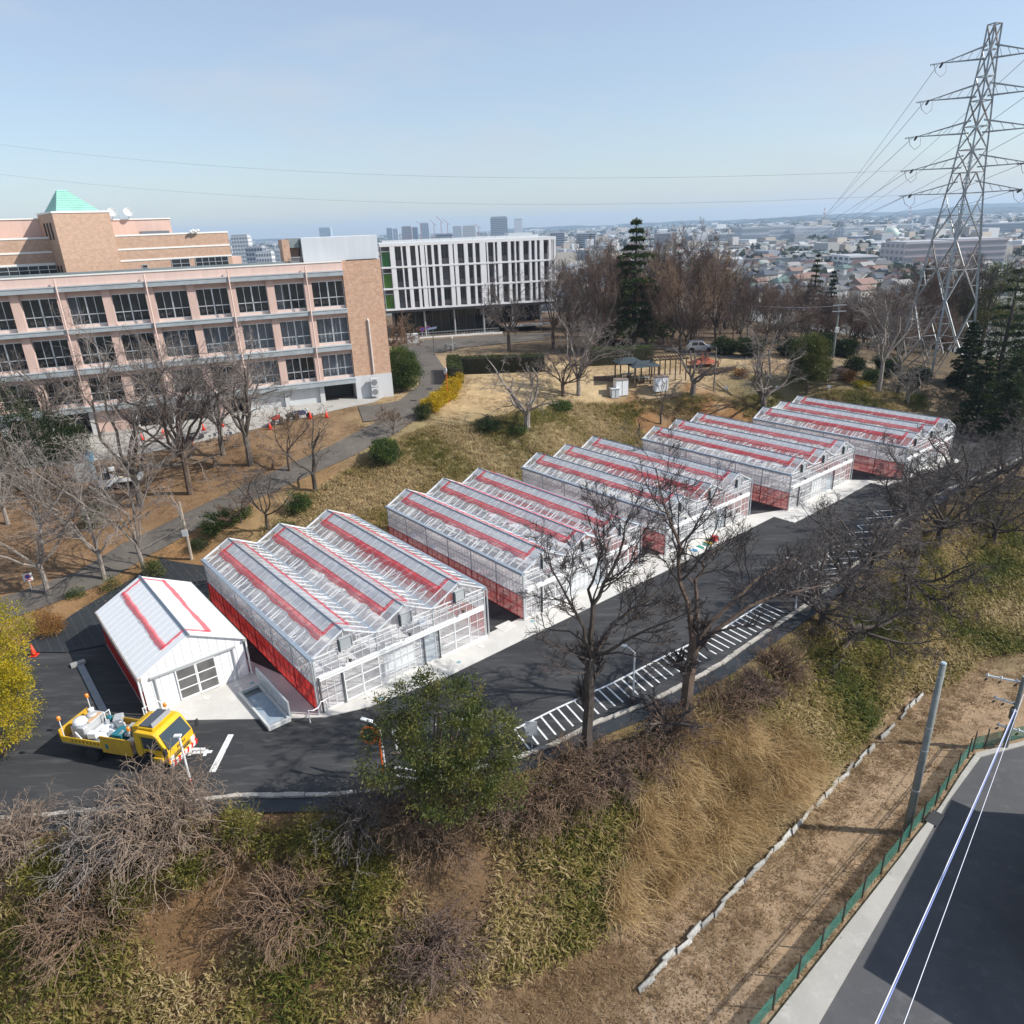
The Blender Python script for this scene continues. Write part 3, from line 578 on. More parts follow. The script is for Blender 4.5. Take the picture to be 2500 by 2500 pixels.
    npm = ME['npan'] if i == 0 else ME['npan2']
    for k in range(NP): P('net_panel', npm, (-.05, (k+1)*pw, .06), (0, 0, -R(90)))
    for k in range(48):
        P('wall_pane', ME['sp2'], (-.03, (k+1)*HL_/48, 1.58), (0, 0, -R(90))); P('wall_pane', ME['sp'], (-.03, (k+1)*HL_/48, 2.42), (0, 0, -R(90)))
    fr = MB()
    for z_ in (.06, .80, 1.56): fr.bar((-.062, 0, z_), (-.062, HL_, z_), .03, .05)
    for k in range(NP+1): fr.bar((-.062, k*pw, .06), (-.062, k*pw, 1.56), .07 if k % 4 == 0 else .026, .03)
    fr.build('net_frame', frame_red, g)
    fr = MB()
    for z_ in (1.60, 2.40, 3.08): fr.bar((-.05, 0, z_), (-.05, HL_, z_), .03, .04)
    for k in range(49): fr.bar((-.045, k*HL_/48, 1.6), (-.045, k*HL_/48, 3.1), .012 if k % 8 else .05, .02)
    fr.build('wall_frame', steel, g)
    # right wall
    for k in range(NP): P('net_panel', ME['npan2'], (HW_+.05, k*pw, .06), (0, 0, R(90)))
    t = MB()
    t.box(HW_+.02, HW_+.03, 0, HL_, 1.6, 3.1); t.build('side_film', side_gl, g)
    fr = MB()
    for z_ in (.06, 1.56, 2.40, 3.08): fr.bar((HW_+.062, 0, z_), (HW_+.062, HL_, z_), .03, .05)
    for k in range(NP+1): fr.bar((HW_+.055, k*pw, .06), (HW_+.055, k*pw, 3.1), .03, .03)
    fr.build('wall_frame', steel, g)
    # back wall
    for k in range(16): P('back_pane', ME['bp'], (k*HW_/16, HL_, .05))
    # front wall: upper glazing row, door rail, panes and doors below
    nf = 24; fw_ = HW_/nf
    for k in range(nf): P('front_pane', ME['fp'], (k*fw_, -.01, 2.14))
    fr = MB()
    for k in range(nf+1): fr.bar((k*fw_, -.03, 2.1), (k*fw_, -.03, HE-.1), .022, .03)
    for z_ in (2.14, 2.62, 3.0): fr.bar((0, -.03, z_), (HW_, -.03, z_), .03, .035)
    fr.build('front_frame', alu, g)
    ra = MB(); ra.box(.15, HW_-.15, -.16, -.05, 1.90, 2.10); ra.box(.15, HW_-.15, -.20, -.05, 2.09, 2.12); ra.build('door_rail', white_p, g)
    for x in (.12, 1.40, 6.38, 7.40): P('door_post', ME['dpost'], (x, -.10, .06)) if x in (1.40, 7.40) or i == 0 else None
    cu = MB(); cu.box(6.25, 7.35, -.03, -.02, .1, 1.9); cu.build('blue_curtain', blue_film, g)
    for a_, b_ in ((.1, 1.35), (3.62, 6.2), (9.65, HW_-.1)):
        n_ = max(2, round((b_-a_)/.45)); fr = MB()
        for k in range(n_):
            w_ = (b_-a_)/n_; o = P('front_pane', ME['fpl'], (a_+k*w_, -.02, .05)); o.scale = (w_/.45, 1, 1)
        for k in range(n_+1): fr.bar((a_+(b_-a_)*k/n_, -.035, .05), (a_+(b_-a_)*k/n_, -.035, 1.92), .03, .03)
        for z_ in (.08, .70, 1.30): fr.bar((a_, -.035, z_), (b_, -.035, z_), .025, .03)
        fr.build('front_frame', alu, g)
    for a_ in (1.46, 7.45):
        for s_ in range(2):
            d = empty('sliding_door'); d.parent = g; d.location = (a_+s_*1.03, -.10-.02*s_, .05)
            f = MB(); f.box(0, .05, -.02, .02, 0, 1.86); f.box(.99, 1.04, -.02, .02, 0, 1.86)
            for z_ in (0, .60, 1.20, 1.81): f.box(.05, .99, -.018, .018, z_, z_+(.06 if z_ else .10))
            f.build('door_frame', white_p, d)
            for z_ in (.10, .66, 1.26): MB().box(.05, .99, -.004, .004, z_, z_+.55).build('pane', door_gl, d)
    # white boarded inner porch seen through the middle bay, benches and plumbing
    MB().box(4.0, 5.9, .25, .30, .25, 1.55).build('inner_screen', whitepanel, g)
    it = MB(); cm = [mat('bench_grey', (.66, .67, .68), .6), mat('crate_blue', (.25, .33, .46), .6), mat('pot_pink', (.6, .42, .47), .6), mat('tray_dark', (.30, .31, .32), .7)]
    for r_ in range(3):
        for k in range(5):
            x_ = .6+r_*SPAN+rr.uniform(0, .3); y_ = 1.6+k*2.8; it.cur = 0; it.box(x_, x_+.9, y_, y_+2.1, .68, .74)
            for (qx, qy) in ((.05, .05), (.85, .05), (.05, 2.05), (.85, 2.05)): it.box(x_+qx-.03, x_+qx+.03, y_+qy-.03, y_+qy+.03, .06, .68)
            for q in range(4):
                if rr.random() < .22: it.cur = rr.choice((1, 2, 3, 3)); it.box(x_+.1, x_+.1+rr.uniform(.3, .65), y_+.1+q*.5, y_+.45+q*.5, .74, .74+rr.uniform(.06, .3))
    it.build('bench', cm, g)
    if i == 0:
        hr = MB(); hr.tube([(-.75, -.35, 0), (-.75, -.35, .75), (-.5, -.32, .6), (-.2, -.30, .62), (-.02, -.28, .85), (.25, -.28, .85), (.25, -.28, 0)], .03, 6); hr.build('handrail', white_p, g)
    for x in (-.14, HW_+.14):
        dn = MB(); dn.tube([(x, -.1, HE-.1), (x, -.1, .02)], .045, 8); dn.build('downpipe', steel, g)
for i in range(5): greenhouse(i)

# ------------------------------------------------------------------ white shed
sheet_w = mat('white_sheet', (.84, .85, .85), .42, var=.03, scale=2); sheet_g = mat('shed_side_grey', (.50, .52, .53), .5); rust = mat('rusty_gutter', (.34, .28, .23), .7, var=.35, scale=8)
shed = empty('white_shed', (SHED[0], SHED[1], zg(*SHED)), TH); tag(shed, 'small white gabled shed with red netting on its roof, left of the greenhouses', 'shed')
sl_len = math.hypot(SW/2, SHR); spa = math.atan2(SHR, SW/2)
MB().box(-.05, SW+.05, -.05, SLEN+.05, -.2, .05).build('floor_slab', floor_m, shed)
ns = 15; sw_ = (SLEN+.3)/ns
rs = MB(); rs.box(.006, sw_-.006, -.12, sl_len, 0, .03); rs.box(-.008, .010, -.12, sl_len, .03, .037); rs = rs.mesh('roof_sheet', sheet_w)
SLm = Matrix(((0, math.cos(spa), -math.sin(spa), 0), (1, 0, 0, -.15), (0, math.sin(spa), math.cos(spa), SHE), (0, 0, 0, 1)))
SRm = Matrix(((0, -math.cos(spa), math.sin(spa), SW), (1, 0, 0, -.15), (0, math.sin(spa), math.cos(spa), SHE), (0, 0, 0, 1)))
for M_ in (SLm, SRm):
    for k in range(ns): o = inst('roof_sheet', rs, shed); o.matrix_local = M_ @ Matrix.Translation((k*sw_, 0, 0))
inst('ridge_cap', MB().add([(-.09, -.18, -.02), (0, -.18, .06), (.09, -.18, -.02), (-.09, SLEN+.2, -.02), (0, SLEN+.2, .06), (.09, SLEN+.2, -.02)], [(0,1,4,3),(1,2,5,4),(0,3,5,2),(0,2,1),(3,4,5)]).mesh('ridge_cap', ridge_m), shed, (SW/2, 0, SHE+SHR+.04))
def shed_net(seed):
    r_ = random.Random(seed); b = MB(); y0 = sl_len*.55; x0, x1 = .55, SLEN-.15; N = 30
    vs = []
    for k in range(N+1):
        x = x0+(x1-x0)*k/N; vs += [(x, y0+.20+.02*math.sin(k), .07), (x, y0+.08, .13+r_.uniform(0, .04)), (x, y0-.10-r_.uniform(0, .05)-.04*math.sin(k*.35), .06)]
    b.add(vs, [(k*3+j, k*3+j+1, k*3+j+4, k*3+j+3) for k in range(N) for j in (0, 1)])
    for xa, dx in ((x0, .22), (x1-.22, .22)):
        vs = []
        for k in range(9):
            y = y0+(sl_len-y0-.03)*k/8; wv = .03*math.sin(k*1.9+seed); vs += [(xa+wv, y, .06), (xa+dx/2, y, .12), (xa+dx+wv, y, .06)]
        b.add(vs, [(k*3+j, k*3+j+1, k*3+j+4, k*3+j+3) for k in range(8) for j in (0, 1)])
    return b.mesh('vent_net', net)
for M_, s_ in ((SLm, 31), (SRm, 32)): o = inst('vent_net', shed_net(s_), shed); o.matrix_local = M_
# front wall in sheets that follow the gable, with an opening for the doors
def gz_(x): return SHE + SHR*(1-abs(x-SW/2)/(SW/2)) - .02
nw = 12
for k in range(nw):
    for yy in (0, SLEN):
        a_, b_ = SW*k/nw+.006, SW*(k+1)/nw-.006; z0 = 1.95 if (yy == 0 and 1.6 < (a_+b_)/2 < 3.7) else .04
        mid = SW/2
        vs = [(a_, z0), (b_, z0), (b_, gz_(b_)), (a_, gz_(a_))]
        b = MB(); n_ = len(vs); b.add([(x, yy-.02, z) for x, z in vs]+[(x, yy+.02, z) for x, z in vs], [(0,1,2,3),(7,6,5,4),(0,4,5,1),(1,5,6,2),(2,6,7,3),(3,7,4,0)]); b.build('wall_sheet', sheet_w, shed)
        MB().box(b_-.004, b_+.016, yy-.03, yy-.01, z0, gz_(b_)).build('sheet_seam', sheet_g, shed)
for s_ in range(2):
    d = empty('sliding_door'); d.parent = shed; d.location = (1.60+s_*1.02, -.07-.02*s_, .05)
    f = MB(); f.box(0, .06, -.02, .02, 0, 1.88); f.box(.96, 1.02, -.02, .02, 0, 1.88)
    for z_ in (0, .62, 1.22, 1.82): f.box(.06, .96, -.018, .018, z_, z_+(.06 if z_ else .12))
    f.build('door_frame', white_p, d)
    for z_ in (.12, .68, 1.28): MB().box(.06, .96, -.004, .004, z_, z_+.54).build('pane', glass('shed_door_glass%d' % s_, (.55, .56, .56), .55, (.36, .355, .35)) if z_ == .12 else MATS['shed_door_glass%d' % s_], d)
ra = MB(); ra.box(.40, 4.78, -.14, -.03, 1.95, 2.06); ra.build('door_rail', mat('rail_grey', (.55, .57, .58), .45, .4), shed)
for x in (.62, 4.62): MB().box(x-.03, x+.03, -.12, -.06, .05, 1.95).build('door_guide', steel, shed)
for x in (-.08, SW+.08): MB().box(x-.10, x+.10, -.18, SLEN+.2, SHE-.16, SHE-.04).build('gutter', rust if x < 0 else mat('gutter_green', (.30, .34, .33), .6), shed)
for x, n_ in ((-.03, 14), (SW+.03, 14)):
    for k in range(n_):
        y0 = SLEN*k/n_; MB().box(x-.015, x+.015, y0+.012, y0+SLEN/n_-.012, 1.45, SHE-.1).build('side_sheet', sheet_g, shed); MB().box(x-.02, x+.02, y0+.02, y0+SLEN/n_-.02, .08, 1.42).build('net_panel', net_side, shed)
    fr = MB()
    for z_ in (.06, 1.43): fr.bar((x*1.0-(.02 if x < 0 else -.02), 0, z_), (x-(.02 if x < 0 else -.02), SLEN, z_), .03, .05)
    fr.build('net_frame', steel, shed)
for x in (-.14, SW+.12): 
    dn = MB(); dn.tube([(x, -.12, SHE-.1), (x, -.12, .02)], .05, 8); dn.build('downpipe', white_p, shed)
hd = MB(); hd.tube([(-.3, -.5, .0), (-.3, -.5, .8), (.1, -.55, .82), (.45, -.55, .9), (.55, -.55, .7), (.55, -.55, 0)], .03, 6); hd.build('handrail', white_p, shed)

# ------------------------------------------------------------------ wash trough, bench beam, distribution box
tq = empty('wash_trough', (0, 0, 0)); p0 = uv(HOUSES[0], -2.05, .35); tq.location = (p0[0], p0[1], zg(*p0)+.035); tq.rotation_euler = (0, 0, TH)
tag(tq, 'long steel wash trough with blue mat and back panel, between shed and greenhouse', 'trough')
conc_l = mat('trough_concrete', (.55, .56, .55), .7, var=.1)
t = MB(); t.box(-.55, .6, 0, .12, 0, .22); t.box(-.55, .6, 3.9, 4.02, 0, .22); t.box(-.55, -.43, .12, 3.9, 0, .22); t.box(.48, .6, .12, 3.9, 0, .22); t.build('rim', conc_l, tq)
MB().box(-.43, .48, .3, 3.3, .08, .12).build('mat', mat('blue_mat', (.20, .27, .35), .7, col2=(.34, .38, .42), scale=2.5), tq)
MB().box(-.43, .48, .12, 3.9, .0, .06).build('basin', mat('basin_dark', (.10, .12, .13), .4, .5), tq)
MB().box(.62, .70, .15, 4.3, 0, 1.05).build('back_panel', steel, tq)
t = MB()
for y in (.9, 2.1, 3.3): t.tube([(.60, y, .75), (.42, y, .78), (.42, y, .66)], .02, 6)
t.build('tap', steel, tq)
pb = uv(SHED, -1.75, 2.0)
bb = empty('concrete_gutter', (pb[0], pb[1], zg(*pb)), TH); tag(bb, 'long grey concrete drain channel with a block at its end beside the shed', 'drain')
MB().box(-.17, .17, -2.2, 5.6, 0, .07).build('channel', mat('drain_grey', (.23, .25, .27), .7, var=.12), bb); MB().box(-.45, .3, 5.62, 6.0, 0, .16).build('end_block', mat('drain_block', (.30, .30, .29), .8, var=.15), bb)
for q, nm, lb in (((1235,1530),'access_hatch','square white hatch cover in the gap before the second greenhouse'), ((1582,1362),'access_hatch','square white hatch cover in the gap before the third greenhouse')):
    p_ = on_pad(*q); o = MB().box(-.55, .55, -.4, .4, 0, .06).build(nm, lidc); o.location = (p_[0], p_[1], zg(*p_)); o.rotation_euler = (0, 0, TH); tag(o, lb, 'hatch', 'hatch covers between greenhouses')
# air-conditioning cabinet and lamp behind the last greenhouse
p_ = uv(HOUSES[4], 9.2, 18.2); ab = empty('equipment_cabinet', (p_[0], p_[1], hz(*p_)), TH); tag(ab, 'low grey-green equipment cabinet behind the farthest greenhouse', 'cabinet')
cabm = mat('cabinet_grey', (.50, .53, .50), .5); b_ = MB().box(-1.5, 1.5, -.8, .8, .1, 2.0).build('body', cabm, ab); bevel(b_, .05); MB().box(-1.6, 1.6, -.9, .9, 2.0, 2.12).build('lid', mat('cabinet_lid', (.62, .64, .60), .5), ab); MB().box(.9, 1.3, -.83, -.80, 1.2, 1.7).build('vent_grille', black_m, ab)
# ------------------------------------------------------------------ pink school block
def tile_mat(name, c1, c2, mort, w_=.11, h_=.06):
    m = bpy.data.materials.new(name); m.use_nodes = True; n = m.node_tree.nodes; l = m.node_tree.links; p = n['Principled BSDF']; p.inputs['Roughness'].default_value = .7
    t = n.new('ShaderNodeTexCoord'); sx = n.new('ShaderNodeSeparateXYZ'); cx = n.new('ShaderNodeCombineXYZ'); l.new(t.outputs['Object'], sx.inputs[0])
    a = n.new('ShaderNodeMath'); a.operation = 'ADD'; l.new(sx.outputs['X'], a.inputs[0]); l.new(sx.outputs['Y'], a.inputs[1]); l.new(a.outputs[0], cx.inputs['X']); l.new(sx.outputs['Z'], cx.inputs['Y'])
    b = n.new('ShaderNodeTexBrick'); b.inputs['Scale'].default_value = 1; b.inputs['Brick Width'].default_value = w_*2; b.inputs['Row Height'].default_value = h_*2; b.inputs['Mortar Size'].default_value = .012
    b.inputs['Color1'].default_value = tuple(c1)+(1,); b.inputs['Color2'].default_value = tuple(c2)+(1,); b.inputs['Mortar'].default_value = tuple(mort)+(1,); l.new(cx.outputs[0], b.inputs['Vector'])
    nz = n.new('ShaderNodeTexNoise'); nz.inputs['Scale'].default_value = 2.2; nz.inputs['Detail'].default_value = 5; l.new(t.outputs['Object'], nz.inputs['Vector'])
    mr = n.new('ShaderNodeMapRange'); mr.inputs['To Min'].default_value = .72; mr.inputs['To Max'].default_value = 1.28; l.new(nz.outputs['Fac'], mr.inputs['Value'])
    v = n.new('ShaderNodeVectorMath'); v.operation = 'SCALE'; l.new(b.outputs['Color'], v.inputs[0]); l.new(mr.outputs[0], v.inputs['Scale']); l.new(v.outputs[0], p.inputs['Base Color']); MATS[name] = m; return m
tile_or = tile_mat('tile_orange', (.50, .285, .185), (.60, .40, .28), (.42, .30, .22)); tile_rear = tile_mat('tile_rear', (.46, .29, .20), (.54, .36, .26), (.44, .31, .23))
pink = mat('pink_render', (.66, .47, .40), .8, col2=(.56, .40, .34), scale=1.6, detail=7, bump=.1, stretch=(1, 1, .10)); ledge_m = mat('ledge_grey', (.33, .37, .39), .7, var=.15, scale=1.0); fasc = mat('pink_fascia', (.74, .55, .48), .7, col2=(.64, .48, .42), scale=1.8, detail=7, stretch=(1, 1, .12))
bandw = mat('white_band', (.80, .78, .74), .6); base_w = mat('base_white', (.60, .61, .62), .75, col2=(.52, .53, .53), scale=1.2, detail=7, stretch=(1, 1, .2)); room_d = mat('room_dark', (.035, .038, .04), .9); alu_w = mat('window_alu', (.62, .64, .66), .35, .6)
win_gl = glass('window_glass', (.80, .83, .85), .03, (.35, .37, .39), ior=1.5, rough=.01); curt = mat('curtain', (.55, .56, .58), .9, transl=.3); curt_d = mat('curtain_grey', (.26, .27, .29), .9)
copper = mat('copper_green', (.29, .56, .47), .5, var=.1, scale=1.5); roofdeck = mat('roof_deck', (.20, .24, .25), .8, var=.15, scale=.5); panelw = mat('grey_cladding', (.60, .64, .68), .5, col2=(.54, .575, .61), scale=1.5, detail=6, stretch=(1, 1, .1))
AA = R(21.5); GROUND_A = 5.4
sch = empty('school_building', (-12.81, 79.79, GROUND_A), AA); tag(sch, 'long pink four-storey school building with large windows and tiled end wall', 'building')
BAYS = [-4.05-3.69*k for k in range(13)]   # column lines
XL = BAYS[-1]
core = MB(); core.box(XL, -4.05, 2.4, 13, 0, 14.0); core.build('interior_core', room_d, sch)
ep = MB().box(-4.05, 0, 0, 13, 2.8, 14.7).build('end_wall', tile_or, sch); MB().box(-4.06, .02, -.03, 13.02, -.3, 2.8).build('end_base', base_w, sch)
MB().box(-3.4, -.3, .2, 2.5, 14.72, 14.8).build('roof_vent', mat('vent_black', (.03, .03, .03), .6), sch)
pi = MB(); pi.tube([(-1.95, -.1, 3.0), (-1.95, -.1, 8.6), (-2.02, .02, 8.75)], .09, 8); pi.build('duct', mat('duct_beige', (.62, .58, .54), .5), sch)
for z_ in (.05, 1.1):
    u_ = empty('condenser_unit'); u_.parent = sch; u_.location = (-2.05, -.45, z_+.45)
    bevel(MB().box(-.45, .45, -.18, .18, 0, .95).build('casing', base_w, u_), .02); MB().lathe([(.33, 0), (.33, .01), (.02, .015)], 18, TR((-.08, -.185, .48), rx=R(90))).build('fan_grille', mat('grille_dark', (.2, .21, .22), .6), u_)
FL = [(10.28, 12.85), (6.60, 9.15), (3.0, 5.35)]          # sill, head
win_me = {}
def wbar(hh):
    if hh in win_me: return win_me[hh]
    w_ = 2.92; t_ = hh*.36; f = MB()
    f.box(0, w_, -.03, .03, 0, .07); f.box(0, w_, -.03, .03, hh-.07, hh); f.box(0, .06, -.03, .03, .07, hh-.07); f.box(w_-.06, w_, -.03, .03, .07, hh-.07); f.box(w_/2-.06, w_/2+.06, -.04, .04, .07, hh-.07); f.box(.06, w_-.06, -.04, .04, t_-.04, t_+.04)
    for q in (.25, .75): f.box(w_*q-.025, w_*q+.025, -.02, .02, .07, hh-.07)
    pm = [MB().box(0, w_/4-.05, -.006, .006, 0, t_-.06).mesh('pane', win_gl), MB().box(0, w_/4-.05, -.006, .006, 0, hh-t_-.10).mesh('pane', win_gl)]
    win_me[hh] = (f.mesh('window_frame', alu_w), pm, t_, w_); return win_me[hh]
def curtain_mesh(w_, h_, seed):
    b = MB(); N = 24; r_ = random.Random(seed); vs = []
    for k in range(N+1): y = .05*math.sin(k*1.9+seed)+r_.uniform(-.01, .01); vs += [(w_*k/N, y, 0), (w_*k/N, y, h_)]
    b.add(vs, [(2*k, 2*k+2, 2*k+3, 2*k+1) for k in range(N)]); return b
cm_ = {}
for fi, (s0, h0) in enumerate(FL):
    fr_me, pm, t_, w_ = wbar(round(h0-s0, 2)); hh = h0-s0
    for k in range(12):
        x1 = BAYS[k]-.36 if k else BAYS[k]-.02; x0 = BAYS[k+1]+.36; wd = x1-x0; sx_ = wd/w_
        wn_ = empty('window'); wn_.parent = sch; wn_.location = (x0, .38, s0); wn_.scale = (sx_, 1, 1)
        inst('window_frame', fr_me, wn_)
        for q in range(4):
            inst('pane', pm[0], wn_, (w_*q/4+.03, 0, .06)); inst('pane', pm[1], wn_, (w_*q/4+.03, 0, t_+.04))
        tall = rng.random()
        if (fi == 1 and k < 5) or (fi == 2 and k < 6 and k % 2 == 0) or tall < .18:
            c_ = curtain_mesh(w_*(.95 if fi else .3), hh-.15, k+fi*20).mesh('curtain', curt if (fi and k < 4) else curt_d); inst('curtain', c_, wn_, (.06, .35, .08))
        else:
            # desks and chairs seen against the light
            d_ = MB(); r_ = random.Random(k*7+fi)
            for q in range(5): x_ = .2+q*.55; d_.box(x_, x_+.4, .5, .9, .2+r_.uniform(0, .2), .28+r_.uniform(.2, .3)); d_.bar((x_, .5, .3), (x_+.1, .5, .75), .03); d_.bar((x_+.35, .5, .3), (x_+.4, .5, .7), .03)
            d_.build('desks', mat('desk_wood', (.12, .09, .07), .6), wn_)
LEDGE = [(13.35, 13.85, -.55), (9.60, 10.05, -.50), (5.80, 6.35, -.50), (2.20, 2.75, -.55)]
for za, zb, yo in LEDGE: 
    MB().box(XL, -4.08, yo, .6, za, zb-.10).build('ledge', ledge_m, sch); MB().box(XL, -4.08, yo-.04, .6, zb-.09, zb).build('ledge_coping', mat('ledge_coping_m', (.42, .46, .48), .65), sch)
for (s0, h0), (za, zb, yo) in zip(FL, LEDGE[1:]): MB().box(XL, -4.07, .30, .5, zb, s0).build('sill_wall', fasc, sch)
for (s0, h0), (za, zb, yo) in zip(FL, LEDGE): MB().box(XL, -4.07, .30, .5, h0, za).build('head_wall', pink, sch)
for k in range(3): 
    for x in BAYS[1:]: MB().box(x-.16, x-.02, -.1, .29, FL[k][1]+.12, FL[k][1]+.22).build('soffit_lamp', darkpost, sch) if k == 0 else None
MB().box(XL, -4.07, -.30, .35, 13.86, 14.65).build('fascia', fasc, sch); MB().box(XL, -4.07, -.36, .0, 14.66, 14.78).build('parapet_coping', bandw, sch)
dk = MB(); dk.box(XL, -4.07, .36, 13, 14.02, 14.50); dk.box(XL, -8, .9, 1.3, 14.5, 14.95); dk.build('roof_deck', roofdeck, sch)
for k, x in enumerate(BAYS[1:], 1):
    for (s0, h0), (za, zb, yo) in zip(FL, LEDGE[1:]): MB().box(x-.37, x+.37, -.12, .42, zb+.002, zb+3.42).build('column', pink, sch)
    if k % 2 == 1:
        p_ = MB(); p_.tube([(x-.1, -.62, 14.5), (x-.1, -.62, 2.9)], .07, 8); p_.build('drainpipe', fasc, sch)
# ground level: white walls and dark openings
r_ = random.Random(5)
for k in range(12):
    x0, x1 = BAYS[k+1], BAYS[k]; MB().box(x0-.25, x0+.25, -.05, .6, -.3, 2.2).build('pier', base_w, sch)
    if k in (1, 2, 6, 9): MB().box(x0+.26, x1-.26, .2, .4, -.3, 2.2).build('ground_wall', base_w if k != 6 else pink, sch)
    elif k == 3: MB().box(x0+.26, x0+1.6, .2, .4, -.3, 2.2).build('ground_wall', pink, sch)
MB().box(XL, -4.07, 2.0, 2.35, -.3, 2.2).build('garage_back', mat('garage_dark', (.06, .06, .06), .9), sch)
MB().box(XL, -4.07, -.6, 2.0, -.3, -.02).build('plinth', MATS['pavement_concrete'], sch)
# roof structures
bevel(MB().box(-7.75, .0, .6, 9, 14.72, 17.1).build('plant_screen', panelw, sch), .03)
MB().box(-9.6, -8.9, .9, 4.5, 14.5, 17.0).build('stair_wall', tile_rear, sch); MB().box(-8.9, -7.9, 1.0, 4.5, 16.2, 17.05).build('stair_roof', roofdeck, sch); MB().box(-8.88, -7.9, 2.6, 4.5, 14.5, 16.19).build('stair_back', fasc, sch)
rl = MB(); rl.bar((-9, .8, 15.3), (-7.9, .8, 15.3), .04)
for q in range(8): rl.bar((-9+q*.155, .8, 14.5), (-9+q*.155, .8, 15.3), .025)
rl.build('railing', steel, sch)

# rear block with the copper-roofed tower
rb = empty('tower_block', (-33.49, 94.0, GROUND_A), R(34)); tag(rb, 'brown tiled block with white bands and a tower under a pointed green copper roof', 'building')
zz = lambda z: z-GROUND_A
MB().box(-12.2, .2, 0, 12, 0, zz(23.45)).build('wall', tile_rear, rb); MB().box(-34, -17.9, 2.5, 12, 0, zz(23.55)).build('wall', tile_rear, rb)
MB().box(.2, 1.6, 1, 12, 0, zz(20.6)).build('side_wall', pink, rb)
for z_ in (23.5, 22.02, 20.8): MB().box(-12.2, .24, -.05, .3, zz(z_)-.13, zz(z_)+.05).build('band', bandw, rb); MB().box(-34, -17.9, 2.44, 2.8, zz(z_)-.07, zz(z_)+.12).build('band', bandw, rb)
MB().box(-12.2, -5.5, 3, 10, zz(23.5), zz(25.15)).build('penthouse', pink, rb); MB().box(-12.2, -5.45, 2.9, 10.1, zz(25.15), zz(25.28)).build('penthouse_coping', bandw, rb); MB().box(-34, -17.9, 5, 11, zz(23.5), zz(25.5)).build('penthouse', pink, rb); MB().box(-34, -17.9, 4.9, 11.1, zz(25.5), zz(25.63)).build('penthouse_coping', bandw, rb)
tw = empty('tower'); tw.parent = rb; _c = Vector((-17.88, -1.4, 0)); _a = R(9); tw.rotation_euler = (0, 0, _a); _q = Matrix.Rotation(_a, 3, 'Z') @ _c; tw.location = _c-_q
MB().box(-17.88, -12.2, -1.4, 5.0, 0, zz(25.9)).build('tower_wall', tile_rear, tw); MB().box(-17.95, -12.13, -1.47, 5.07, zz(25.9), zz(26.08)).build('tower_coping', bandw, tw)
pr_ = MB(); x0, x1, y0, y1, z0, z1 = -17.3, -13.0, -.9, 4.4, zz(26.08), zz(28.35); xa, xb, ym = -16.1, -15.2, 1.8
pr_.add([(x0,y0,z0),(x1,y0,z0),(x1,y1,z0),(x0,y1,z0),(xa,ym,z1),(xb,ym,z1)], [(0,1,5,4),(1,2,5),(2,3,4,5),(3,0,4),(3,2,1,0)]); pr_.build('tower_roof', copper, tw)
sm = MB()
for q in range(1, 12):   # standing seams across the front
    t = q/12; z_ = z0+(z1-z0)*t; sm.bar((x0+(xa-x0)*t, y0+(ym-y0)*t-.02, z_+.03), (x1+(xb-x1)*t, y0+(ym-y0)*t-.02, z_+.03), .035)
    sm.bar((x0+(xa-x0)*t-.01, y0+(ym-y0)*t, z_+.03), (x0+(xa-x0)*t-.01, y1+(ym-y1)*t, z_+.03), .035)
sm.build('roof_seams', copper, tw)
for k in range(3): MB().box(-17.93, -17.85, .0+k*1.3, .55+k*1.3, zz(23.3), zz(25.0)).build('slit_window', room_d, tw); MB().box(-17.93, -17.85, .0+k*1.3, .55+k*1.3, zz(19.8), zz(20.6)).build('slit_window', room_d, tw)
def small_win(x0, x1, z0, z1, y=0, n_=4):
    w_ = empty('window'); w_.parent = rb; w_.location = (x0, y-.04, zz(z0)); W_ = x1-x0; H_ = z1-z0
    MB().box(0, W_, .02, .05, 0, H_).build('pane', mat('dark_pane', (.03, .035, .04), .12, spec=.6), w_)
    f = MB()
    for q in range(n_+1): f.box(W_*q/n_-.03, W_*q/n_+.03, -.02, .03, 0, H_)
    f.box(0, W_, -.025, .03, H_*.62, H_*.62+.05); f.box(0, W_, -.025, .03, -.04, .04); f.box(0, W_, -.025, .03, H_-.04, H_+.04); f.build('window_frame', alu_w, w_)
small_win(-6.8, -4.8, 19.2, 20.68, 0, 2); small_win(-4.1, -.3, 19.2, 20.70, 0, 5); small_win(-10.05, -9.5, 19.3, 20.22, 0, 1); small_win(-24, -18.3, 19.4, 20.7, 2.5, 6)
for x in (-11.6, -9.9):
    d_ = empty('dish_antenna'); d_.parent = rb; d_.location = (x, 2.8, zz(25.3)); mt = MB(); mt.tube([(0, 0, 0), (0, 0, .5)], .05, 6); mt.build('mast', steel, d_)
    MB().lathe([(.02, 0), (.3, .05), (.5, .16), (.52, .16), (.3, .02), (.02, -.03)], 16, TR((0, -.15, .65), rx=R(65))).build('dish', base_w, d_)
am = MB(); am.tube([(-10.9, 3.2, zz(25.2)), (-10.9, 3.2, zz(28.4))], .02, 5); am.build('whip_aerial', steel, rb)
MB().box(-9.2, -6.2, 1, 2.6, zz(23.5), zz(23.85)).build('roof_panel', mat('solar_dark', (.15, .17, .2), .3), rb)
sp_ = MB()
for q in range(4): sp_.lathe([(.06, 0), (.16, .12), (.16, .3), (.05, .34)], 10, TR((-4.1+q*.28, -.2, zz(23.55)+.1*(q % 2)), rx=R(70)))
sp_.build('floodlight', mat('lamp_white', (.6, .6, .58), .5), rb)

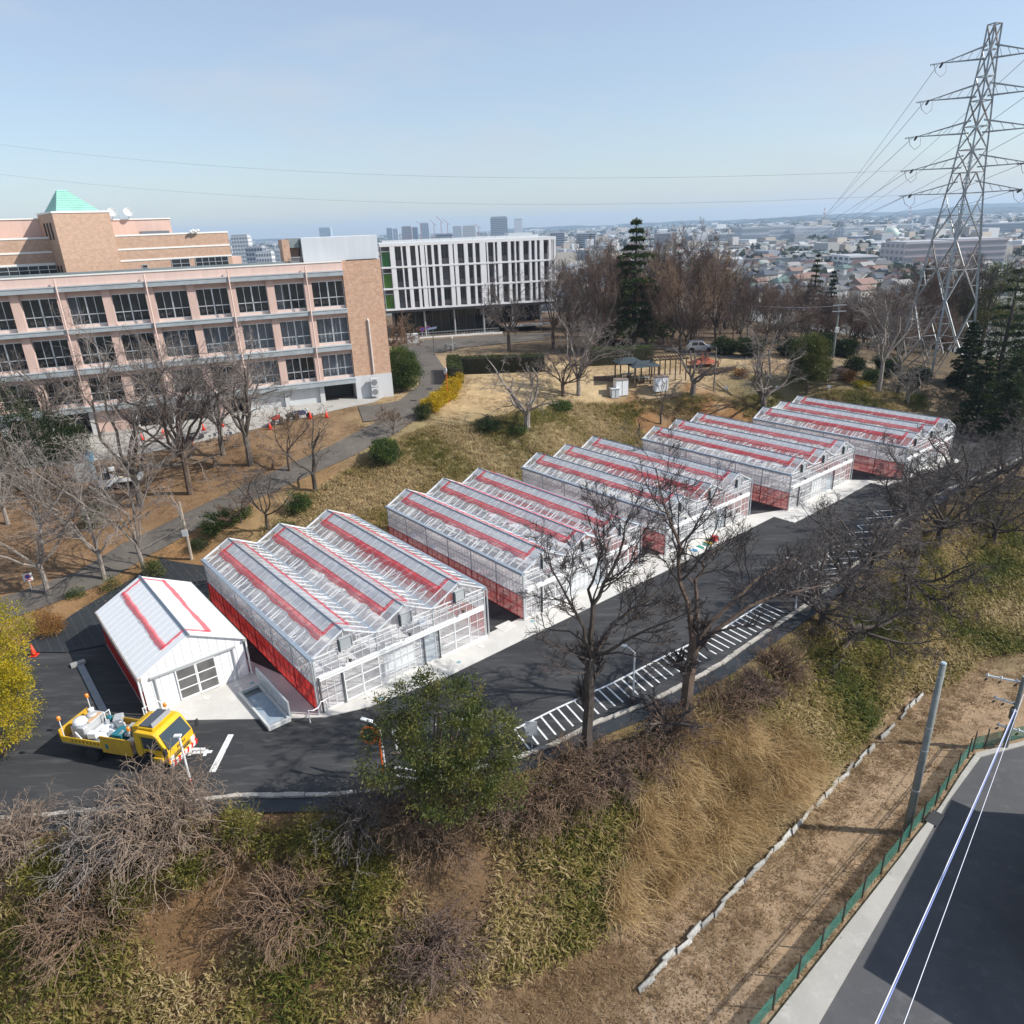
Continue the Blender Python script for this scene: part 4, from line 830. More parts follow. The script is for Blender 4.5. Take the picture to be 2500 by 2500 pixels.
# ------------------------------------------------------------------ white finned hall
WA = R(11); hall = empty('finned_hall', (-19.91, 125.21, 5.45), WA); tag(hall, 'white office hall with rows of vertical white fins over a dark glazed ground floor', 'building')
fin_m = mat('fin_white', (.82, .83, .84), .55, var=.04, scale=.5); brick_d = mat('panel_mauve', (.23, .195, .205), .7, var=.15, scale=3); hw = lambda z: z-5.45
roofc = mat('hall_roof', (.55, .58, .60), .6)
core = MB(); core.box(.3, 29.4, .9, 15, hw(10.6), hw(20.6)); core.build('core_wall', brick_d, hall)
MB().box(-.1, 29.75, -.35, .9, hw(20.45), hw(20.95)).build('roof_fascia', fin_m, hall); MB().box(0, 29.6, .3, 15, hw(20.6), hw(20.9)).build('roof_slab', roofc, hall)
pp = MB()
for k in range(14): pp.box(.4+k*1.9, .4+k*1.9+1.86, .5, .6, hw(20.95), hw(21.4))
pp.build('parapet_panels', roofc, hall); MB().box(22, 26.2, 2, 6, hw(20.9), hw(21.7)).build('plant_box', roofc, hall)
for z_ in (17.2, 13.8, 10.45): MB().box(-.1, 29.7, -.38, .9, hw(z_)-.14, hw(z_)+.14).build('slab_edge', fin_m, hall)
FX = [(105,130),(163,170),(190,210),(238,252),(262,284),(289,299),(322,334),(357,372),(413,434),(441,460),(495,515),(543,555),(580,611),(617,624),(655,662),(675,697),(733,748),(770,777),(797,817),(850,862),(882,893),(910,930),(960,974),(988,998)]
fx = lambda q: (q-57)/941*29.7
for (zl, zh) in ((17.34, 20.44), (13.94, 17.05), (10.60, 13.65)):
    for a_, b_ in FX:
        sh = 0 if zl > 17 else (.08 if zl > 13 else .16); MB().box(fx(a_)+sh*.3, fx(b_)+sh*.3, -.34, .45, hw(zl), hw(zh)).build('fin', fin_m, hall)
    r_ = random.Random(int(zl*10)); gaps = [(FX[i][1], FX[i+1][0]) for i in range(len(FX)-1)]
    for a_, b_ in gaps:
        if fx(b_)-fx(a_) > .55:
            w_ = empty('window'); w_.parent = hall; w_.location = (fx(a_)+.05, .86, hw(zl)); W_ = fx(b_)-fx(a_)-.1
            MB().box(0, W_, 0, .03, .9, 2.7).build('pane', MATS['dark_pane'] if r_.random() < .6 else win_gl, w_)
            f = MB(); f.box(0, .05, -.03, .02, .85, 2.75); f.box(W_-.05, W_, -.03, .02, .85, 2.75); f.box(0, W_, -.03, .02, .85, .92); f.box(0, W_, -.03, .02, 2.68, 2.75); f.box(W_*.5-.02, W_*.5+.02, -.02, .02, .92, 2.68); f.build('window_frame', darkpost, w_)
    # stair bay at the left with green blinds
    g_ = [(.02, .28, .03), (.18, .42, .02), (.2, .4, .04)][[17.34, 13.94, 10.60].index(zl)]
    MB().box(.12, 1.42, .1, .14, hw(zl)+.05, hw(zl)+2.3).build('green_blind', mat('blind_%d' % int(zl), g_, .5), hall); MB().box(.05, 1.5, .0, .04, hw(zl), hw(zh)).build('stair_pane', glass('stair_glass_%d' % int(zl), (.8, .85, .85), .02, (.5, .5, .5)), hall)
    f = MB(); f.box(.02, .1, -.1, .1, hw(zl), hw(zh)); f.box(1.46, 1.54, -.1, .1, hw(zl), hw(zh)); f.box(.1, 1.46, -.1, .1, hw(zl)+2.3, hw(zl)+2.42); f.build('stair_frame', alu_w, hall)
for (zl, zh) in ((17.34, 20.44), (13.94, 17.05), (10.60, 13.65)):   # fins on the right flank
    for k in range(4): MB().box(29.3, 29.75, 1.2+k*3.2, 2.2+k*3.2, hw(zl), hw(zh)).build('fin', fin_m, hall)
MB().box(0, 29.6, -.2, 15, hw(9.9), hw(10.3)).build('soffit', mat('soffit_dark', (.10, .10, .11), .7), hall)
MB().box(1.5, 27, 4, 15, 0, hw(9.9)).build('ground_core', room_d, hall)
gf = MB()
for k in range(18): gf.box(2+k*1.5, 2.08+k*1.5, 3.5, 3.6, .4, hw(9.9))
gf.box(2, 28, 3.48, 3.62, .4, .5); gf.build('shopfront_frame', darkpost, hall)
for k in range(17): MB().box(2.09+k*1.5, 3.49+k*1.5, 3.54, 3.56, .5, hw(9.9)).build('shopfront_pane', MATS['dark_pane'] if k % 3 else win_gl, hall)
for x in (6.45, 11.6, 16.75, 21.9, 27.0): 
    c_ = MB(); c_.tube([(x, .6, -.5), (x, .6, hw(9.95))], .16, 10); c_.build('column', mat('column_grey', (.42, .43, .45), .5, .3), hall)
rp_ = MB(); rp_.box(1, 19, -1.4, 1.6, -.6, .1); rp_.build('ramp', MATS['pavement_concrete'], hall); MB().box(0, 19.6, -1.55, -1.41, -.6, .35).build('ramp_edge', fin_m, hall)
rl = MB(); rl.bar((1, -1.2, 1.0), (19, -1.2, 1.0), .05); rl.bar((1, -1.2, .6), (19, -1.2, .6), .03)
for k in range(37): rl.bar((1+k*.5, -1.2, .1), (1+k*.5, -1.2, 1.0), .03)
rl.build('handrail', steel, hall)
MB().box(19.8, 29.5, -.6, 3.4, .9, 1.2).build('terrace', MATS['pavement_concrete'], hall); MB().box(20, 29.4, 1, 2.6, 1.2, 1.5).build('terrace_deck', mat('deck_wood', (.42, .24, .15), .7), hall)
# ------------------------------------------------------------------ vehicles
yel = mat('truck_yellow', (.78, .48, .012), .42, coat=.35, col2=(.62, .38, .02), scale=2.5, detail=8); yel_d = mat('gate_yellow', (.55, .33, .03), .5, var=.15, scale=4); tyre_m = mat('tyre', (.02, .02, .021), .85); rim_m = mat('rim', (.5, .5, .5), .4, .6)
auto_gl = mat('auto_glass', (.03, .045, .055), .06, spec=.8); chrome = mat('chrome', (.7, .7, .72), .15, .9); amber = mat('amber', (.85, .25, .02), .3); red_p = mat('red_plastic', (.65, .03, .03), .4); blk = mat('chassis_black', (.025, .025, .027), .6)
wht = mat('vehicle_white', (.78, .79, .79), .3, coat=.4); tarp = mat('white_tarp', (.74, .76, .78), .6, var=.1, scale=5, bump=.3, bscale=8); greybox = mat('kettle_grey', (.50, .51, .52), .5, .3, var=.15); teal = mat('teal_crate', (.02, .16, .20), .5); lampg = mat('lamp_glass', (.75, .77, .78), .15)
def wheel(parent, x, y, r=.36, w_=.2, double=False):
    w = empty('wheel'); w.parent = parent; w.location = (x, y, r)
    MB().lathe([(r*.62, -w_/2), (r*.93, -w_/2), (r, -w_*.36), (r, w_*.36), (r*.93, w_/2), (r*.62, w_/2)], 22, TR(rx=R(90))).build('tyre', tyre_m, w, True)
    MB().lathe([(r*.63, -w_*.38), (r*.5, -w_*.2), (r*.2, -w_*.3), (r*.18, w_*.3), (r*.5, w_*.2), (r*.63, w_*.38)], 14, TR(rx=R(90))).build('rim', rim_m, w, True)
def prof(pts, y0, y1, name, m, parent, bv=.04):
    b = MB(); n_ = len(pts); b.add([(x, y0, z) for x, z in pts]+[(x, y1, z) for x, z in pts], [tuple(range(n_)), tuple(range(2*n_-1, n_-1, -1))]+[(i, n_+i, n_+(i+1) % n_, (i+1) % n_) for i in range(n_)])
    o = b.build(name, m, parent)
    if bv: bevel(o, bv, 3)
    return o
def plate(name, q, m, parent, t=.012):
    """four corners, given a small thickness along the normal"""
    q = [Vector(v) for v in q]; n_ = (q[1]-q[0]).cross(q[3]-q[0]).normalized()*t; b = MB(); b.add([v-n_*.2 for v in q]+[v+n_ for v in q], [(4,5,6,7),(3,2,1,0),(0,1,5,4),(1,2,6,5),(2,3,7,6),(3,0,4,7)]); return b.build(name, m, parent)
tk = empty('work_truck', (-15.72, 26.95, zg(-15.72, 26.95)), R(-15)); tag(tk, 'yellow road-marking work truck with loaded open bed beside the white shed', 'truck')
cabp = [(-.03, .52), (.0, 1.0), (-.02, 1.25), (-.42, 2.02), (-.58, 2.14), (-1.52, 2.17), (-1.68, 2.05), (-1.72, .95), (-1.55, .72), (-1.3, 1.0), (-1.0, 1.08), (-.7, 1.0), (-.45, .6)]
prof(cabp, -.88, .88, 'cab', yel, tk, .05)
plate('windscreen', [(.0, -.76, 1.31), (.0, .76, 1.31), (-.395, .70, 2.02), (-.395, -.70, 2.02)], auto_gl, tk, .03)
for s in (-1, 1):
    q = [(-.28, s*.885, 1.33), (-1.25, s*.885, 1.30), (-1.25, s*.885, 1.95), (-.50, s*.885, 1.95)]; d_ = empty('door'); d_.parent = tk
    plate('side_window', q if s > 0 else q[::-1], auto_gl, d_, .012); MB().box(-1.2, -1.02, s*.89-.012, s*.89+.012, 1.10, 1.15).build('handle', blk, d_)
    sm_ = MB(); sm_.box(-1.33, -1.315, s*.885-.004, s*.885+.006, .85, 2.0); sm_.box(-.25, -.235, s*.885-.004, s*.885+.006, .8, 1.4); sm_.build('door_seam', blk, d_)
    hl = empty('headlight'); hl.parent = tk; bevel(MB().box(-.10, .035, s*.70-.13, s*.70+.13, .68, .92).build('lens', lampg, hl), .02); MB().box(-.16, .01, s*.86-.03, s*.86+.04, .70, .90).build('indicator', amber, hl)
    mi = empty('mirror'); mi.parent = tk; b = MB(); b.tube([(-.15, s*.88, 1.5), (.12, s*1.08, 1.62), (.12, s*1.08, 1.3)], .018, 6); b.build('mirror_arm', blk, mi); bevel(MB().box(.08, .14, s*1.08-.1, s*1.08+.1, 1.28, 1.62).build('mirror_head', blk, mi), .02)
MB().box(-.01, .025, -.5, .5, .72, .78).build('grille_slot', blk, tk); MB().box(-.01, .025, -.5, .5, .84, .88).build('grille_slot', blk, tk)
tx = bpy.data.curves.new('maker', 'FONT'); tx.body = 'ISUZU'; tx.size = .20; tx.extrude = .006; tx.align_x = 'CENTER'; txo = bpy.data.objects.new('t', tx); COL.objects.link(txo); bpy.context.view_layer.update()
tme = bpy.data.meshes.new_from_object(txo.evaluated_get(bpy.context.evaluated_depsgraph_get())); bpy.data.objects.remove(txo); tme.materials.clear(); tme.materials.append(blk)
lo = inst('maker_lettering', tme, tk, (.005, 0, 1.04), (R(90), 0, R(90))); lo['kind'] = 'stuff'
bm_ = empty('bumper'); bm_.parent = tk
for k in range(12):
    y0 = -.88+k*1.76/12; b = MB(); b.add([(-.06, y0, .40), (-.06, y0+1.76/12, .40), (.06, y0+1.76/12, .40), (.06, y0, .40), (-.06, y0+.07, .60), (-.06, y0+1.76/12+.07, .60), (.06, y0+1.76/12+.07, .60), (.06, y0+.07, .60)], [(0,3,2,1),(4,5,6,7),(0,1,5,4),(1,2,6,5),(2,3,7,6),(3,0,4,7)]); b.build('stripe', red_p if k % 2 else wht, bm_)
bd = empty('roof_sign'); bd.parent = tk; b = MB().box(-1.45, -.75, -.62, .62, 2.30, 2.36); b.build('sign_panel', mat('sign_dark', (.07, .08, .10), .3), bd); b = MB().box(-1.5, -.7, -.68, .68, 2.20, 2.29); b.build('sign_base', yel, bd)
plate('sign_face', [(-.72, -.6, 2.2), (-.72, .6, 2.2), (-.80, .6, 2.5), (-.80, -.6, 2.5)], mat('sign_silver', (.45, .47, .5), .3, .4), bd, .02)
def beacon(x, y, z0, z1):
    c = empty('beacon'); c.parent = tk; b = MB(); b.tube([(x, y, z0), (x, y, z1)], .022, 6); b.build('stalk', wht, c); MB().lathe([(.07, z1), (.085, z1+.03), (.085, z1+.16), (.06, z1+.19)], 12, TR((x, y, 0))).build('lens', amber, c)
beacon(-1.1, .72, 2.1, 2.45); beacon(-2.0, -.72, 1.2, 2.05); beacon(-5.72, -.85, 1.1, 2.15); beacon(-5.72, .85, 1.1, 2.2)
prof([(-1.7, .45), (-1.7, .72), (-5.7, .72), (-5.7, .45)], -.42, .42, 'chassis', blk, tk, 0); MB().box(-5.9, -1.85, -.9, .9, .86, .94).build('bed_floor', mat('bed_wood', (.25, .2, .15), .8), tk)
MB().box(-5.9, -1.86, .86, .90, .94, 1.28).build('side_gate', yel_d, tk); MB().box(-5.9, -3.62, -.90, -.86, .94, 1.25).build('side_gate', yel, tk); MB().box(-3.60, -1.95, -.92, -.87, .72, 1.62).build('side_board', yel_d, tk)
for k in range(8): 
    b = MB(); x_ = -5.3+k*.21; b.box(x_, x_+.1, -.906, -.90, 1.05, 1.07); b.box(x_, x_+.1, -.906, -.90, 1.12, 1.14); b.box(x_+.04, x_+.06, -.906, -.90, 1.03, 1.17); b.build('side_lettering', blk, tk)
plate('tailgate', [(-5.92, -.88, .95), (-5.92, .88, .95), (-5.98, .88, 1.55), (-5.98, -.88, 1.55)], yel_d, tk, .03)
prof([(-1.78, .95), (-1.78, 1.95), (-1.95, 2.0), (-2.28, 1.9), (-2.3, .95)], -.3, .85, 'tool_locker', yel, tk, .03)
ld = empty('line_marking_kettle'); ld.parent = tk
bevel(MB().box(-5.5, -4.75, -.62, .72, .95, 1.62).build('tank', greybox, ld), .04); MB().lathe([(.3, 0), (.33, .1), (.26, .26), (.05, .3)], 16, TR((-5.2, -.3, 1.62))).build('white_sack', tarp, ld, True); MB().lathe([(.24, 0), (.24, .06), (.18, .12)], 14, TR((-5.15, .35, 1.62))).build('tank_lid', greybox, ld); MB().box(-5.0, -4.8, -.2, .6, 1.62, 1.66).build('spill_board', mat('tan_board', (.5, .33, .2), .8), ld); MB().lathe([(.13, 0), (.14, .2), (.04, .24)], 12, TR((-5.35, .55, 1.62))).build('canister', wht, ld)
bevel(MB().box(-4.65, -3.55, -.55, .5, .95, 1.25).build('tarpaulin', tarp, tk), .06); bevel(MB().box(-4.6, -3.9, -.8, -.5, .95, 1.12).build('grey_case', mat('case_grey', (.16, .18, .2), .6), tk), .03); bevel(MB().box(-3.45, -2.85, -.45, .25, .95, 1.38).build('teal_crate', teal, tk), .03)
r_ = random.Random(9)
for k in range(9):
    x_, y_ = r_.uniform(-3.6, -2.4), r_.uniform(-.5, .75); m_ = [red_p, wht, steel, teal, greybox][k % 5]; a_ = r_.uniform(0, 3); L_ = r_.uniform(.2, .5); MB().bar((x_, y_, 1.2+r_.uniform(0, .25)), (x_+L_*math.cos(a_), y_+L_*math.sin(a_), 1.25+r_.uniform(0, .3)), r_.uniform(.05, .16), .1).build('tool', m_, tk)
for k in range(16):
    x_, y_ = r_.uniform(-4.6, -2.4), r_.uniform(-.7, .7); m_ = [tarp, greybox, wht, MATS['case_grey'], steel, teal][k % 6]; s_ = r_.uniform(.12, .28); q_ = bevel(MB().box(-s_, s_, -s_*.7, s_*.7, 0, s_*r_.uniform(.8, 1.6)).build('cargo_box', m_, tk), .02); q_.location = (x_, y_, 1.2 if x_ < -3.5 else .96); q_.rotation_euler = (0, 0, r_.uniform(0, 3))
hp = MB(); hp.tube([(-4.5, .75, .95), (-4.5, .75, 1.75), (-4.5, .45, 1.75), (-4.5, .45, 1.2)], .025, 6); hp.build('grab_rail', wht, tk); hp = MB(); hp.tube([(-5.0, -.82, .95), (-5.0, -.82, 1.55), (-4.75, -.82, 1.2)], .025, 6); hp.build('grab_rail', wht, tk)
for x, y in ((-.85, -.76), (-.85, .76), (-4.35, -.74), (-4.35, .74)): wheel(tk, x, y, .37, .22 if x > -2 else .36)
# folded-out step covers beside the cab
b = prof([(-.25, .75), (-.25, .95), (-.75, .95), (-.75, .75)], -1.0, -.88, 'step_guard', yel, tk, .02)

def hatchback(name, m, label, cat, loc, rz, L=3.9, W=1.62, H=1.5):
    c = empty(name, loc, rz); tag(c, label, cat)
    lowp = [(0, .35), (.02, .62), (-.12, .74), (-L*.27, .88), (-L*.33, .9), (-L*.98, .92), (-L, .6), (-L*.99, .3), (-L*.90, .28), (-L*.87, .55), (-L*.80, .64), (-L*.72, .55), (-L*.70, .25), (-L*.28, .25), (-L*.26, .52), (-L*.19, .62), (-L*.11, .52), (-L*.09, .28)]
    prof(lowp, -W/2, W/2, 'body', m, c, .06)
    prof([(-L*.25, .86), (-L*.42, H-.04), (-L*.5, H), (-L*.82, H-.02), (-L*.90, H-.12), (-L*.97, .9)], -W/2+.12, W/2-.12, 'roof', m, c, .07)
    for s in (-1, 1):
        y = s*(W/2-.112)
        for a_, b_ in ((.30, .56), (.585, .80)):
            q = [(-L*a_-.05, y, .92), (-L*b_, y, .92), (-L*b_+(.0 if b_ < .7 else .05), y, H-.13), (-L*(a_+(.125 if a_ < .4 else 0))-.03, y, H-.13)]
            plate('side_window', q if s > 0 else q[::-1], auto_gl, c, .012)
        MB().box(-.16, .01, s*W*.36-.14, s*W*.36+.14, .58, .72).build('headlight', lampg, c); MB().box(-L-.01, -L+.08, s*W*.4-.09, s*W*.4+.09, .65, .88).build('tail_lamp', red_p, c); bevel(MB().box(-L*.34, -L*.30, s*(W/2+.07)-.08, s*(W/2+.07)+.08, .90, 1.02).build('mirror', m, c), .02)
    plate('windscreen', [(-L*.265, -W*.37, .90), (-L*.265, W*.37, .90), (-L*.415, W*.34, H-.08), (-L*.415, -W*.34, H-.08)], auto_gl, c, .02); plate('rear_window', [(-L*.975, W*.37, .95), (-L*.975, -W*.37, .95), (-L*.905, -W*.34, H-.15), (-L*.905, W*.34, H-.15)], auto_gl, c, .015)
    for x in (-L*.185, -L*.80):
        for y in (-W/2+.1, W/2-.1): wheel(c, x, y, .29, .19)
    return c
p_ = site(1742, 858); hatchback('parked_car', mat('car_silver', (.62, .64, .66), .3, .5, coat=.5), 'small silver hatchback parked on the park drive', 'car', p_+Vector((0, 0, .07)), R(-9))
# kei truck under the trees
p_ = site(250, 1195); kt = empty('mini_truck', p_+Vector((0, 0, .03)), R(194)); tag(kt, 'small white flatbed mini truck parked under the bare trees', 'truck')
prof([(0, .35), (.02, .85), (-.12, 1.0), (-.42, 1.68), (-.55, 1.74), (-1.12, 1.74), (-1.18, 1.65), (-1.2, .7), (-1.0, .4), (-.9, .3), (-.3, .3)], -.7, .7, 'cab', wht, kt, .05)
plate('windscreen', [(-.08, -.6, 1.03), (-.08, .6, 1.03), (-.40, .56, 1.66), (-.40, -.56, 1.66)], auto_gl, kt, .02)
for s in (-1, 1):
    q = [(-.26, s*.705, 1.02), (-1.05, s*.705, 1.0), (-1.05, s*.705, 1.6), (-.46, s*.705, 1.6)]; plate('side_window', q if s > 0 else q[::-1], auto_gl, kt, .01); MB().box(-3.35, -1.26, s*.7-.02, s*.7+.02, .68, .98).build('side_gate', wht, kt); MB().box(-.06, .03, s*.5-.12, s*.5+.12, .62, .78).build('headlight', lampg, kt)
MB().box(-3.37, -1.24, -.7, .7, .62, .68).build('bed_floor', mat('bed_beige', (.55, .5, .42), .7), kt); MB().box(-3.38, -3.34, -.7, .7, .68, .98).build('tailgate', wht, kt); MB().box(-3.2, -.4, -.3, .3, .35, .5).build('chassis', blk, kt); MB().box(-2.4, -1.4, -.5, .4, .68, .92).build('cargo_board', mat('cargo_tan', (.5, .42, .33), .8), kt)
for x in (-.62, -2.72):
    for y in (-.62, .62): wheel(kt, x, y, .27, .15)
# low clutter by the mini truck: pale sheeting stack and blue barrels
p_ = site(190, 1180); o = empty('sheet_stack', p_, R(25)); tag(o, 'stack of pale corrugated sheets leaning beside the mini truck', 'sheets')
for k in range(5): b = MB(); b.add([(k*.32, 0, 0), (k*.32+.3, 0, 0), (k*.32+.3, .25, 1.7), (k*.32, .25, 1.7), (k*.32, .04, 0), (k*.32+.3, .04, 0), (k*.32+.3, .29, 1.7), (k*.32, .29, 1.7)], [(0,1,2,3),(7,6,5,4),(0,4,5,1),(1,5,6,2),(2,6,7,3),(3,7,4,0)]); b.build('sheet', mat('pale_sheet', (.55, .6, .6), .5), o)
bluem = mat('barrel_blue', (.08, .2, .3), .5)
for k, q in enumerate(((213,1135),(222,1128))):
    p_ = site(*q); b = MB(); b.lathe([(.28, 0), (.3, .1), (.3, .3), (.32, .32), (.3, .34), (.3, .6), (.32, .62), (.3, .64), (.29, .9), (.05, .9)], 16); o = b.build('barrel', bluem, smooth=False); o.location = p_; tag(o, 'blue plastic barrel behind the mini truck', 'barrel', 'barrels by the mini truck')

def motorbike(loc, rz, label, col):
    c = empty('motorcycle', loc, rz); tag(c, label, 'motorcycle', 'motorcycles parked before the school')
    wheel(c, .62, 0, .3, .1); wheel(c, -.62, 0, .3, .11)
    prof([(.35, .45), (.4, .78), (.1, .95), (-.2, .80), (-.85, .86), (-.8, .7), (-.3, .42)], -.13, .13, 'body', col, c, .04); bevel(MB().box(-.75, -.05, -.13, .13, .80, .90).build('seat', blk, c), .04)
    b = MB(); b.tube([(.62, 0, .3), (.42, 0, .98)], .035, 6); b.build('fork', chrome, c); b = MB(); b.tube([(.3, -.35, 1.02), (.42, -.12, 1.0), (.42, .12, 1.0), (.3, .35, 1.02)], .018, 6); b.build('handlebar', blk, c); MB().lathe([(.02, 0), (.1, .03), (.1, .1)], 10, TR((.5, 0, .9), ry=R(90))).build('headlight', lampg, c)
cols = [mat('bike_red', (.3, .03, .03), .35), blk, mat('bike_blue', (.05, .07, .14), .35), mat('bike_grey', (.25, .25, .26), .4)]
for k, (q, a_, lb) in enumerate((((678,1036),70,'motorcycle nearest the thick bare trunk before the school'), ((712,1030),75,'motorcycle second from the thick trunk before the school'), ((740,1024),20,'motorcycle parked nearest the tiled end wall'), ((480,1078),60,'dark motorcycle among the trees left of the cones'))):
    p_ = site(*q); motorbike(p_+Vector((0, 0, .045)), R(a_), lb, cols[k])
def bicycle(loc, rz, label, col):
    c = empty('bicycle', loc, rz); tag(c, label, 'bicycle', 'bicycles standing about the campus')
    for x in (-.52, .52):
        b = MB(); pts = [(x+.33*math.cos(2*math.pi*k/18), 0, .34+.33*math.sin(2*math.pi*k/18)) for k in range(19)]; b.tube(pts, .016, 5, False); b.build('wheel', tyre_m, c)
    b = MB()
    for a_, d_ in (((-.52, 0, .34), (-.1, 0, .32)), ((-.1, 0, .32), (-.22, 0, .85)), ((-.1, 0, .32), (.38, 0, .75)), ((-.2, 0, .75), (.38, 0, .8)), ((-.52, 0, .34), (-.2, 0, .75)), ((.38, 0, .9), (.52, 0, .34))): b.tube([a_, d_], .018, 5)
    b.build('frame', col, c); b = MB(); b.tube([(.25, -.25, 1.0), (.38, 0, .95), (.25, .25, 1.0)], .015, 5); b.build('handlebar', chrome, c); bevel(MB().box(-.35, -.1, -.07, .07, .85, .92).build('saddle', blk, c), .02); MB().box(.45, .75, -.16, .16, .72, .95).build('basket', steel, c)
for k, q in enumerate(((1088,858),(1100,860),(1112,856))): bicycle(site(*q)+Vector((0, 0, .08)), R(75+k*6), ['leftmost bicycle beside the hedge end', 'middle bicycle beside the hedge end', 'rightmost bicycle beside the hedge end'][k], cols[k+1])
for k, q in enumerate(((402,1078),(520,1085),(560,1082))): bicycle(site(*q)+Vector((0, 0, .04)), R(60+k*9), ['bicycle under the leftmost big tree before the school', 'bicycle between the tree trunks near the red cones', 'bicycle right of the tree clump near the red cones'][k], cols[k])

# ------------------------------------------------------------------ cones, posts and signs
cone_m = mat('cone_red', (.75, .05, .025), .5)
def cone(loc, label, h=.7):
    c = empty('traffic_cone', loc); tag(c, label, 'traffic cone', 'red traffic cones'); MB().lathe([(.17, .04), (.12, .25*h/.7), (.03, h), (.01, h)], 16).build('cone_body', cone_m, c, True); bevel(MB().box(-.2, .2, -.2, .2, 0, .04).build('base', cone_m, c), .01)
cone(site(84, 1600), 'red traffic cone on the asphalt beside the golden tree', .75)
for q, lb in (((348,1075),'red cone farthest left along the school yard'),((400,1064),'second red cone from the left along the school yard'),((466,1085),'red cone before the multi-stemmed tree'),((498,1051),'red cone right of the multi-stemmed tree'),((544,1043),'red cone between two tree trunks in the yard'),((660,1048),'red cone beside the motorcycles'),((758,1022),'red cone nearest the tiled end wall, left of a pair'),((798,1020),'rightmost red cone of the school yard')): cone(site(*q)+Vector((0, 0, .05)), lb)
def pole_lamp(q, top, label, arm=(-.55, .2)):
    b_ = site(*q); h = top_z(b_, *top)-b_.z; c = empty('parking_lamp', b_); tag(c, label, 'lamp post', 'slim white car park lamps'); m_ = mat('lamp_post_white', (.78, .79, .79), .4)
    b = MB(); b.tube([(0, 0, -.2), (0, 0, h-.25)], [.055, .04], 8); b.build('post', m_, c); b = MB(); b.tube([(0, 0, h-.3), (arm[0]*.5, arm[1]*.5, h-.05), (arm[0], arm[1], h)], .03, 6); b.build('arm', m_, c); L_ = math.hypot(*arm); dx, dy = arm[0]/L_, arm[1]/L_
    b = MB(); b.bar((arm[0]*.6, arm[1]*.6, h+.0), (arm[0]+dx*.3, arm[1]+dy*.3, h+.05), .16, .06); b.build('lamp_head', m_, c)
pole_lamp((1546,1708), (1538,1580), 'slim white lamp post among the bicycle bays'); pole_lamp((944,1905), (917,1767), 'slim white lamp post beside the convex mirror'); pole_lamp((1942,1487), (1938,1365), 'slim white lamp post at the far end of the bays')
b_ = site(472, 1934); h = top_z(b_, 430, 1800)-b_.z; c = empty('striped_post', b_); tag(c, 'white lamp post with red-striped foot in front of the yellow truck', 'post'); b = MB(); b.tube([(0, 0, .9), (0, 0, h)], .05, 8); b.build('shaft', MATS['lamp_post_white'], c)
for k in range(5): b = MB(); b.tube([(0, 0, -.2 if k == 0 else k*.18), (0, 0, k*.18+.18)], .054, 8); b.build('band', red_p if k % 2 else MATS['lamp_post_white'], c)
MB().box(-.2, .1, -.08, .08, h, h+.07).build('lamp_head', MATS['lamp_post_white'], c)
b_ = site(937, 1893); h = top_z(b_, 921, 1784)-b_.z; c = empty('convex_mirror', b_); tag(c, 'round convex traffic mirror on an orange pole by the near kerb', 'mirror'); org = mat('mirror_orange', (.75, .13, .02), .45)
b = MB(); b.tube([(0, 0, -.2), (0, 0, h)], .045, 8); b.build('pole', org, c); T = TR((-.45, .15, h-.35), rz=R(-20), rx=R(75)); MB().lathe([(.40, -.03), (.43, .0), (.40, .04), (.36, .04)], 22, T).build('rim', org, c); MB().lathe([(.37, .0), (.28, .05), (.15, .08), (.01, .09)], 22, T).build('glass', mat('mirror_glass', (.12, .15, .15), .05, .6), c, True); b = MB(); b.tube([(0, 0, h-.3), (-.4, .13, h-.35)], .025, 6); b.build('bracket', org, c)
def board_sign(q, top, w_, hh, label, col=(.75, .76, .76), marks=True, name='notice_board'):
    b_ = site(*q); h = top_z(b_, *top)-b_.z; c = empty(name, b_, math.atan2(-b_.x, b_.y)*-1*-1); c.rotation_euler = (0, 0, -math.atan2(b_.x, b_.y)); tag(c, label, 'sign'); b = MB(); b.tube([(0, .03, -.2), (0, .03, h)], .03, 6); b.build('post', steel, c); MB().box(-w_/2, w_/2, -.015, .015, h-hh, h).build('board', mat('board_%.2f' % col[0], col, .5), c)
    return c, h
board_sign((1299,1832), (1294,1762), .55, .75, 'white notice board on a post at the near end of the bicycle bays'); board_sign((1962,1478), (1966,1412), .8, .55, 'white notice board on posts among grey twigs by the far bays')
# prohibition sign at the far left
c, h = board_sign((78,1442), (66,1400), .55, .55, 'white no-parking sign with red disc beside the left footpath'); MB().lathe([(.16, 0), (.16, .012), (.001, .012)], 20, TR((0, -.018, h-.22), rx=R(90))).build('disc_rim', red_p, c); MB().lathe([(.12, 0), (.12, .016), (.001, .016)], 20, TR((0, -.018, h-.22), rx=R(90))).build('disc', mat('sign_blue', (.05, .1, .4), .5), c); MB().box(-.2, .2, -.022, -.016, h-.50, h-.44).build('caption_bar', red_p, c)
wood = mat('pole_wood', (.34, .29, .23), .9, var=.25, scale=6, stretch=(1, 1, .15)); b_ = site(468, 1365); h = top_z(b_, 441, 1225)-b_.z; c = empty('wooden_pole', b_); tag(c, 'weathered wooden pole with a small white notice, left of the first greenhouse', 'pole'); b = MB(); b.tube([(0, 0, -.3), (.02, 0, h*.5), (0, .03, h)], [.13, .11, .09], 8); b.build('shaft', wood, c); MB().box(-.22, .22, -.16, -.13, h*.42, h*.42+.5).build('notice', whitepanel, c)
